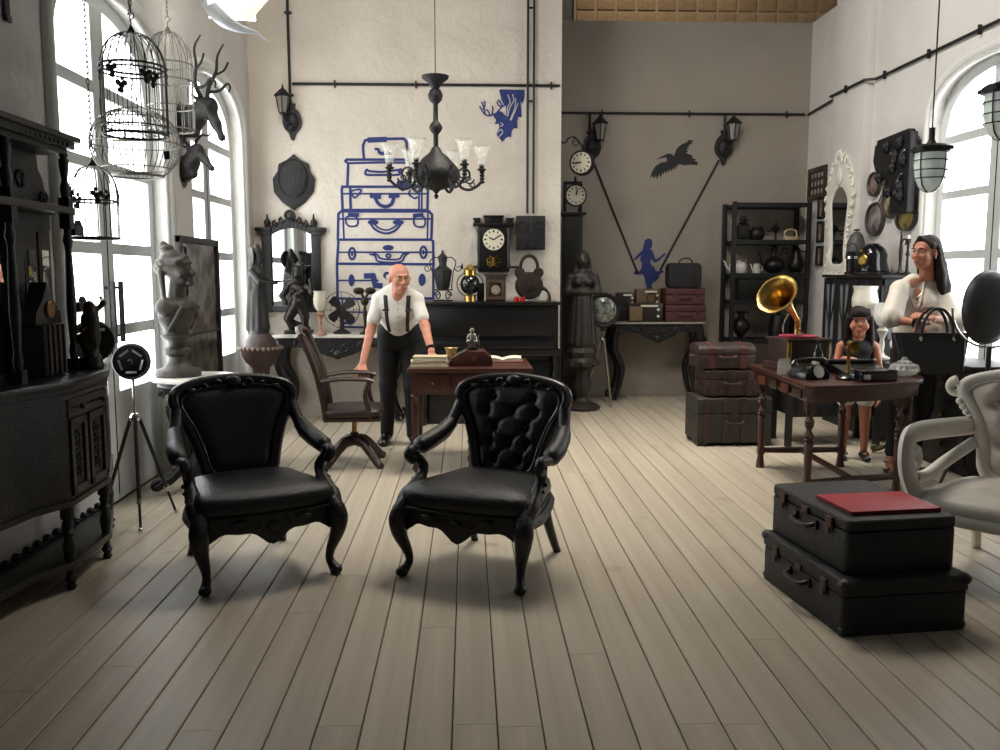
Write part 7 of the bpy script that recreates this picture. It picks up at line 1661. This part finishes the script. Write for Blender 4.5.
# ---------- elderly man leaning on chair arm and desk
M_skinm = mat('man_skin', (206, 142, 116), .5, var=.1, vscale=30, spec=.4)
M_shirt = mat('white_cotton_shirt', (232, 228, 218), .8, var=.05, bump=.25, bscale=14, sheen=.2)
M_trouser = mat('black_trousers', (18, 18, 19), .8, var=.2, bump=.2, bscale=18)
M_shoe = mat('black_shoe', (14, 13, 13), .3)
hipc = Vector((-.575, 7.43, .93)); sh = Vector((-.570, 7.20, 1.285)); hc_ = Vector((-.548, 7.115, 1.405))
man = thing('person', 'bald man in white short-sleeved shirt and braces leaning on the desk', 'person', (hipc.x, hipc.y, 0))
O = Vector((hipc.x, hipc.y, 0))
def rel(v): return tuple(Vector(v)-O)
HM = headM(rel(hc_), math.radians(24), math.radians(6), 0, 1.0)
RS, LS = Vector((-.722, 7.22, 1.235)), Vector((-.418, 7.20, 1.235))
RE, LE = Vector((-.79, 7.17, .985)), Vector((-.345, 7.10, 1.02))
RW, LW = Vector((-.838, 7.00, .735)), Vector((-.290, 6.955, .835))
arms = [C(rel(RS), rel(RE), .047, .039), C(rel(RE), rel(RW), .039, .027), C(rel(LS), rel(LE), .047, .039), C(rel(LE), rel(LW), .039, .027)]
hR = hand(rel(RW-Vector((0, 0, .01))), (.05, -.55, -.35), (0, -.3, -1), -1, .98, 1.0); hL = hand(rel(LW-Vector((0, 0, .025))), (.15, -.75, -.30), (0, -.2, -1), 1, .98, .35, .5)
FR, FL = Vector((-.70, 7.50, .09)), Vector((-.47, 7.42, .09))
KR, KL = Vector((-.68, 7.44, .50)), Vector((-.47, 7.36, .50))
legs = lambda g: [C(rel(hipc+Vector((-.09, 0, -.03))), rel(KR), .085+g, .056+g), C(rel(KR), rel(FR), .054+g, .040+g), C(rel(hipc+Vector((.09, 0, -.03))), rel(KL), .085+g, .056+g), C(rel(KL), rel(FL), .054+g, .040+g)]
torso = lambda g: [Ell(rel(hipc+Vector((0, 0, .0))), (.155+g, .115+g, .11+g)), C(rel(hipc+Vector((0, 0, .05))), rel(sh+Vector((0, .04, -.16))), .125+g, .125+g), Ell(rel(hipc*.5+sh*.5+Vector((0, .01, 0))), (.152+g, .112+g, .18), (.5, 0, 0)), Ell(rel(sh+Vector((0, .03, -.09))), (.175+g, .105+g, .12+g), (.45, 0, 0)), C(rel(RS), rel(sh+Vector((-.055, .02, .005))), .050+g, .056+g), C(rel(LS), rel(sh+Vector((.055, .02, .005))), .050+g, .056+g)]
foot_ = lambda f, g, dy: [C(rel(f+Vector((0, .02, -.05))), rel(f+Vector((dy, -.15, -.062))), .036+g, .024+g)]
bodyp = xf(HEAD, HM)+arms+hR+hL+torso(-.02)+legs(-.012)+foot_(FR, -.006, -.02)+foot_(FL, -.006, .04)
body('body', bodyp, .0065, M_skinm, man, k=.016)
face_parts(man, HM, mat('man_lips', (176, 104, 92), .5), mat('grey_brow', (150, 140, 130), .8))
neckc = sh+Vector((.01, -.02, .06))
shirtp = torso(.012)[1:]+[C(rel(RS), rel(RS*.36+RE*.64), .056, .056), C(rel(LS), rel(LS*.36+LE*.64), .056, .056), Ell(rel(hipc+Vector((0, -.01, .085))), (.180, .148, .10)), C(rel(sh+Vector((0, .02, .0))), rel(sh+Vector((.008, -.01, .055))), .09, .068)]
shirt = body('shirt', shirtp, .0065, M_shirt, man, k=.018)
tr = body('trousers', legs(.016)+[Ell(rel(hipc+Vector((0, -.01, -.03))), (.168, .137, .085)), C(rel(hipc+Vector((-.055, -.04, .035))), rel(hipc+Vector((.055, -.04, .035))), .130, .130)], .009, M_trouser, man, k=.03)
for f, dy in ((FR, -.02), (FL, .04)): body('shoe', [C(rel(f+Vector((0, .04, -.045))), rel(f+Vector((dy, -.16, -.058))), .042, .032), C(rel(f+Vector((0, .03, -.02))), rel(f+Vector((dy*.4, -.05, -.03))), .044, .036), Ell(rel(f+Vector((dy, -.16, -.066))), (.042, .05, .024))], .008, M_shoe, man, k=.02)
# braces with clips
M_brace = mat('dark_brown_braces', (44, 34, 30), .6)
bvS = bvh_of(shirt); x00 = -.570-O.x
for s in (-1, 1):
    P = []
    for i in range(13):
        q = drop(bvS, x00+s*(.070+.022*i/12), .975+.285*i/12, .003)
        if q is not None: P.append(q)
    P += [P[-1]+Vector((0, .05, .03)), P[-1]+Vector((0, .12, .035))]
    br = MB().tube([tuple(q) for q in spl([tuple(q) for q in P], 2)], .0175, 8, flat=(1, .28)).build('brace', M_brace, man, smooth=60)
    q = drop(bvS, x00+s*.086, 1.155, .009); MB().box(tuple(q), (.052, .012, .018)).build('clip', M_chrome, br, bevel=.002)
for i in range(5):
    q = drop(bvS, x00+.004, .99+i*.055, .002); MB().sph(tuple(q), .0055, 8, 6).build('button', mat('grey_button', (150, 146, 138), .4), shirt)
P = [drop(bvS, x00+.016, .97+.02*i, .0015) for i in range(14)]; MB().tube([tuple(q) for q in P if q is not None], .003, 5).build('placket_seam', M_shirt, shirt)
# folded collar leaves lying on the chest
for s in (-1, 1):
    G = []
    for i in range(6):
        row = []
        for j in range(5):
            u, v = i/5, j/4; x_ = x00+.012+s*(.008+.075*u*(1-.25*v)+.018*v); z_ = 1.345+.012*u-.085*v*(1-.45*u)
            q = drop(bvS, x_, z_, .008+.006*(1-v)); row.append(tuple(q) if q is not None else None)
        G.append(row)
    b = MB(); vs = []; idx = {}
    for i in range(6):
        for j in range(5):
            if G[i][j] is not None: idx[i, j] = len(vs); vs.append(G[i][j])
    fs = [(idx[i, j], idx[i+1, j], idx[i+1, j+1], idx[i, j+1]) for i in range(5) for j in range(4) if all(k_ in idx for k_ in ((i, j), (i+1, j), (i+1, j+1), (i, j+1)))]
    if fs:
        n_ = len(vs); b.add(vs+[(x_, y_+.006, z_) for x_, y_, z_ in vs], fs+[tuple(q+n_ for q in reversed(f)) for f in fs]); b.build('collar', M_shirt, shirt, smooth=60)
# spectacles, watch, fringe of hair
gl = MB(); Rm = HM.to_3x3().normalized().to_euler()
for s in (-1, 1): gl.tube([(s*.032+.022*math.cos(2*PI*i/18), -.108, .010+.018*math.sin(2*PI*i/18)) for i in range(18)], .0017, 5, closed=True); gl.tube([(s*.054, -.106, .014), (s*.078, -.05, .014), (s*.082, .01, .012)], .0016, 5)
gl.tube([(-.011, -.110, .012), (0, -.113, .016), (.011, -.110, .012)], .0016, 5); gl.build('spectacles', M_oldbrass, man, HM.translation, Rm)
body('hair_fringe', [Ell((-.074, .04, .01), (.012, .045, .022)), Ell((.074, .04, .01), (.012, .045, .022)), Ell((0, .098, .0), (.06, .016, .026)), Ell((-.05, .085, .0), (.03, .025, .025)), Ell((.05, .085, .0), (.03, .025, .025))], .005, mat('grey_hair', (156, 150, 142), .8), man, HM.translation, Rm, k=.012)
d_ = (LW-LE).normalized(); wc = LW-d_*.03; uu = d_.orthogonal().normalized(); ww = d_.cross(uu)
MB().tube([rel(wc+uu*.036*math.cos(2*PI*i/18)+ww*.036*math.sin(2*PI*i/18)) for i in range(18)], .010, 6, closed=True, flat=(.5, 1.2)).build('wristwatch', M_ironpaint, man)

# ---------- girl behind the table
M_sking = mat('girl_skin', (176, 118, 92), .5, var=.08, spec=.4); M_hair = mat('dark_brown_hair', (30, 21, 18), .6, spec=.2, var=.35, vscale=40, stretch=(6, 6, .6), bump=.5, bscale=60); M_tank = mat('black_tank_top', (22, 22, 26), .8, var=.15); M_shorts = mat('white_shorts', (232, 230, 224), .8, var=.04)
GO = Vector((3.02, 6.70, 0))
girl = thing('person', 'young girl in black tank top and white shorts standing behind the table', 'person', tuple(GO), math.radians(-16))
gh = headM((0, -.01, 1.075), math.radians(-4), 0, 0, .93)
CHILD = [p for i, p in enumerate(HEAD) if i not in (4, 5, 6, 13, 14)]+[Ell((0, -.080, -.060), (.024, .010, .010)), C((0, -.084, .0), (0, -.095, -.018), .005, .0085), Ell((-.044, -.062, -.035), (.030, .026, .030)), Ell((.044, -.062, -.035), (.030, .026, .030))]
gp_ = xf(CHILD, gh)+[Ell((0, 0, .86), (.10, .065, .09)), C((-.105, 0, .895), (.105, 0, .895), .035, .035), Ell((0, 0, .74), (.09, .065, .10)), Ell((0, 0, .62), (.10, .075, .08)),
     C((-.125, 0, .885), (-.155, -.02, .72), .033, .027), C((-.155, -.02, .72), (-.115, -.13, .80), .026, .019), C((.125, 0, .885), (.165, .01, .71), .033, .027), C((.165, .01, .71), (.16, -.06, .56), .026, .019),
     C((-.06, 0, .60), (-.072, -.005, .34), .062, .042), C((-.072, -.005, .34), (-.075, .005, .07), .042, .026), C((.06, 0, .60), (.075, -.005, .34), .062, .042), C((.075, -.005, .34), (.08, .005, .07), .042, .026),
     C((-.075, .02, .035), (-.085, -.09, .025), .026, .019), C((.08, .02, .035), (.09, -.09, .025), .026, .019)]
gp_ += hand((-.113, -.132, .802), (.55, -.6, .05), (0, 0, -1), 1, .72, .5)+hand((.16, -.065, .55), (0, -.25, -1), (-1, 0, 0), 1, .72, .5)
body('body', gp_, .006, M_sking, girl, k=.014)
face_parts(girl, gh, mat('girl_lips', (160, 88, 80), .5), M_hair, 1.35)
body('tank_top', [Ell((0, 0, .86), (.112, .078, .085)), Ell((0, 0, .75), (.105, .080, .10)), Ell((0, 0, .65), (.112, .088, .07)), C((-.065, -.01, .87), (-.07, 0, .93), .03, .022), C((.065, -.01, .87), (.07, 0, .93), .03, .022), C((-.07, 0, .93), (-.06, .04, .88), .022, .03), C((.07, 0, .93), (.06, .04, .88), .022, .03)], .0065, M_tank, girl, k=.025)
for i in range(3): MB().sph((0, -.084-.002*i, .82-.045*i), .006, 8, 6).build('button', M_tele, girl)
body('shorts', [Ell((0, 0, .60), (.118, .092, .07)), C((-.06, 0, .60), (-.072, -.002, .475), .077, .070), C((.06, 0, .60), (.074, -.002, .475), .077, .070)], .007, M_shorts, girl, k=.025)
hairg = [Ell((0, .015, 1.115), (.082, .098, .085)), Ell((0, -.062, 1.145), (.066, .032, .034)), Ell((-.035, -.078, 1.145), (.034, .018, .02)), Ell((.035, -.078, 1.145), (.034, .018, .02)), Ell((0, -.084, 1.145), (.03, .016, .02)), C((-.078, -.02, 1.10), (-.092, -.01, .90), .026, .026), C((.078, -.02, 1.10), (.092, -.01, .90), .026, .026), C((.092, -.01, .90), (.105, .0, .80), .026, .012), C((-.092, -.01, .90), (-.10, .01, .84), .026, .012), C((0, .08, 1.08), (0, .085, .84), .07, .05), C((-.05, .07, 1.05), (-.07, .07, .86), .05, .035), C((.05, .07, 1.05), (.07, .07, .84), .05, .035)]
for i in range(10): x_ = -.062+.0138*i; hairg.append(C((x_, -.06, 1.17), (x_*1.12, -.094+.25*x_*x_*10, 1.128), .010, .006))
body('hair', hairg, .005, M_hair, girl, k=.012)
for s in (-1, 1):
    sh_ = body('shoe', [C((s*.078, .03, .03), (s*.088, -.10, .022), .033, .027), Ell((s*.088, -.10, .02), (.032, .04, .02)), ('e', (s*.082, -.03, .075), (.022, .05, .035), None, '-')], .006, M_shoe, girl, k=.012); MB().tube([(s*.078+.034*math.cos(a), -.03, .035+.034*math.sin(a)) for a in np.linspace(0, PI, 10)], .006, 6).build('strap', M_shoe, sh_)

# ---------- woman with crossed arms
M_skinw = mat('woman_skin', (188, 126, 100), .5, var=.08, spec=.4); M_blouse = mat('white_silk_blouse', (230, 222, 208), .55, var=.06, bump=.35, bscale=9, sheen=.3); M_hairw = mat('long_brown_hair', (36, 25, 21), .6, spec=.2, var=.35, vscale=40, stretch=(6, 6, .5), bump=.5, bscale=60)
WO = Vector((3.27, 6.30, 0))
woman = thing('person', 'woman in loose white blouse with long dark hair and folded arms', 'person', tuple(WO))
def rw(v): return tuple(Vector(v)-WO)
wc_ = Vector((3.275, 6.25, 1.595)); WH = headM(rw(wc_), math.radians(-62), math.radians(2), 0, .96)
wRS, wLS = Vector((3.10, 6.24, 1.345)), Vector((3.43, 6.31, 1.345)); wRE, wLE = Vector((2.995, 6.13, 1.125)), Vector((3.45, 6.13, 1.10)); wRW, wLW = Vector((3.12, 5.985, 1.105)), Vector((3.215, 5.975, 1.135))
wp = xf(HEAD, WH)+[Ell((0, 0, 1.25), (.135, .095, .13)), C(rw(wRS), (-.03, -.01, 1.39), .044, .048), C(rw(wLS), (.04, 0, 1.39), .044, .048), C((0, 0, 1.0), (0, 0, 1.2), .11, .12), Ell((0, .0, .92), (.15, .115, .12)),
      C(rw(wRS), rw(wRE), .045, .038), C(rw(wRE), rw(wRW), .036, .024), C(rw(wLS), rw(wLE), .045, .038), C(rw(wLE), rw(wLW), .036, .024),
      C((-.08, 0, .88), (-.13, -.05, .48), .085, .055), C((-.13, -.05, .48), (-.205, -.12, .09), .052, .034), C((.08, 0, .88), (.08, .0, .48), .085, .055), C((.08, .0, .48), (.06, .05, .09), .052, .034),
      C((-.205, -.11, .06), (-.235, -.23, .03), .028, .022), C((.06, .06, .06), (.03, -.06, .03), .028, .022)]
wp += hand(rw(wRW), (.30, -.15, -.85), (-.3, 1, 0), -1, .88, .25, .4)+hand(rw(wLW), (-1, -.05, .22), (0, .6, -1), 1, .88, .3)
wbody = body('body', wp, .0065, M_skinw, woman, k=.015)
face_parts(woman, WH, mat('woman_lips', (172, 84, 80), .45), M_hairw)
bl = [Ell((0, .0, 1.22), (.155, .12, .15)), Ell((0, 0, 1.05), (.165, .135, .15)), Ell((0, 0, .93), (.18, .145, .10)), C(rw(wRS+Vector((.01, 0, -.02))), (-.045, .0, 1.385), .064, .062), C(rw(wLS+Vector((-.01, 0, -.02))), (.06, 0, 1.375), .056, .058), C(rw(wRS+Vector((0, 0, -.01))), rw(wRE*.85+wRS*.15), .063, .074), C(rw(wRE), rw(wRE*.85+wRW*.15), .066, .05), C(rw(wLS+Vector((0, 0, -.02))), rw(wLE), .064, .09), C(rw(wLE), rw(wLE*.75+wLW*.25), .080, .056), Ell(rw(wLE+Vector((0, .03, -.01))), (.085, .08, .09)),
      ('e', rw((3.21, 6.160, 1.375)), (.066, .072, .155), None, '-')]
bs = body('blouse', bl, .007, M_blouse, woman, k=.035)
bvB = bvh_of(bs); bvK = bvh_of(wbody)
wd = Vector((-.25, .97, 0)).normalized()
def wdrop(x, z, off):
    best = None
    for bv in (bvB, bvK):
        h = bv.ray_cast(Vector((x, -.6, z)), Vector((0, 1, 0)))
        if h[0] is not None and (best is None or h[0].y < best[0].y): best = h
    return best[0]+best[1].normalized()*off if best else None
for s in (-1, 1):
    P = [wdrop(-.065+s*(.012+.058*u), 1.215+.175*u, .004) for u in np.linspace(0, 1, 9)]
    MB().tube([tuple(q) for q in P if q is not None], .010, 8, flat=(1, .3)).build('collar', M_blouse, bs, smooth=60)
for i, dz in enumerate((0, .04, .08)):
    P = [wdrop(-.065+.055*math.sin(a)*(1-.1*i), 1.385-(.11+dz)*math.cos(a)**.8, .004) for a in np.linspace(-1.45, 1.45, 21)]
    MB().tube([tuple(q) for q in P if q is not None], .0036, 5).build('necklace', mat('silver_beads', (206, 200, 190), .3, .4), woman)
body('trousers', [Ell((0, 0, .90), (.165, .13, .12)), C((-.08, 0, .86), (-.13, -.05, .48), .098, .068), C((-.13, -.05, .48), (-.20, -.115, .16), .066, .044), C((.08, 0, .86), (.08, 0, .48), .098, .068), C((.08, 0, .48), (.06, .05, .15), .066, .046)], .009, M_trouser, woman, k=.03)
R3 = WH.to_3x3().normalized()
def hw_(v): return tuple(WH @ Vector(v))
hairw = [('e', hw_((0, .036, .050)), (.084, .094, .080), tuple(R3.to_euler())), C(hw_((.0, .085, .02)), hw_((.03, .12, -.10)), .062, .055), C(hw_((.03, .12, -.10)), hw_((.07, .135, -.26)), .058, .05), C(hw_((.07, .135, -.26)), hw_((.09, .13, -.36)), .05, .03), C(hw_((-.07, .03, .03)), hw_((-.075, .06, -.15)), .022, .022), C(hw_((.075, .035, .03)), hw_((.085, .07, -.16)), .024, .03), C(hw_((-.01, -.05, .108)), hw_((.066, -.015, .05)), .016, .022), C(hw_((-.01, -.05, .108)), hw_((-.066, -.015, .05)), .016, .02), C(hw_((.085, .07, -.16)), hw_((.09, .10, -.32)), .035, .02)]
for i in range(9): a = -.8+.2*i; hairw.append(C(hw_((.085*math.sin(a), .03+.08*math.cos(a), .03)), hw_((.085*math.sin(a)+.03, .06+.085*math.cos(a), -.22)), .018, .014))
body('hair', hairw, .006, M_hairw, woman, k=.016)
MB().sph(hw_((.084, .0, -.04)), .006, 8, 6).build('earring', M_chrome, woman)
dd = (wRW-wRE).normalized(); u1 = dd.orthogonal().normalized(); u2 = dd.cross(u1); wq = wRW-dd*.03
MB().tube([rw(wq+u1*.032*math.cos(2*PI*i/16)+u2*.032*math.sin(2*PI*i/16)) for i in range(16)], .009, 6, closed=True, flat=(.5, 1.2)).build('wristwatch', M_iron, woman)
for (f, e) in (((-.205, -.11, 0), (-.238, -.235, 0)), ((.06, .06, 0), (.03, -.065, 0))):
    b = MB(); b.tube([(f[0], f[1]+.03, .018), ((f[0]+e[0])/2, (f[1]+e[1])/2, .008), (e[0], e[1]-.01, .007)], [.026, .028, .03], 8, flat=(1.15, .3)); so = b.build('sandal', M_shoe, woman); MB().tube([(e[0]+.03*math.cos(a), e[1]+.035, .012+.042*math.sin(a)) for a in np.linspace(0, PI, 10)], .006, 6).build('toe_strap', M_shoe, so); MB().tube([(f[0]+.038*math.cos(a), f[1]+.038*math.sin(a), .085) for a in np.linspace(0, 2*PI, 16, endpoint=False)], .005, 6, closed=True).build('ankle_strap', M_shoe, so); MB().cyl((f[0], f[1]+.035, 0), (f[0], f[1]+.03, .02), .018, seg=8).build('heel', M_shoe, so)

# --- handbag hanging from her forearm, resting on the table edge
t = thing('handbag', 'large black leather tote bag hung from the woman\'s forearm', 'bag', (3.15, 5.885, zt3+.003), -.08)
def bagring(z, w, d): return [tuple(q) for q in [(x_, y_, z) for x_, y_ in rrect(w, d, min(.02, d*.4), 3)]]
M_bag = mat('black_saffiano_leather', (30, 32, 33), .42, var=.15, bump=.3, bscale=160)
b = MB(); b.loft([bagring(0, .40, .12), bagring(.02, .42, .135), bagring(.15, .46, .12), bagring(.265, .51, .06), bagring(.275, .51, .055)]); b.build('body', M_bag, t, smooth=40)
for s in (-1, 1): MB().tube([(s*.20, -.066, .02), (s*.205, -.062, .16), (s*.215, -.034, .27)], .006, 6).build('seam_piping', M_bag, t)
for sy in (-1, 1):
    MB().tube(spl([(-.08, sy*.035, .22), (-.065, sy*.045, .34), (-.02, sy*.04, .42), (.03, sy*.035, .44), (.08, sy*.04, .42), (.125, sy*.045, .34), (.14, sy*.035, .22)], 4), .011, 8).build('handle', M_bag, t, smooth=60)
    for s in (-.08/.12, .14/.12): MB().sph((s*.12, sy*.048, .235), (.012, .008, .016), 8, 6).build('ring', M_chrome, t)
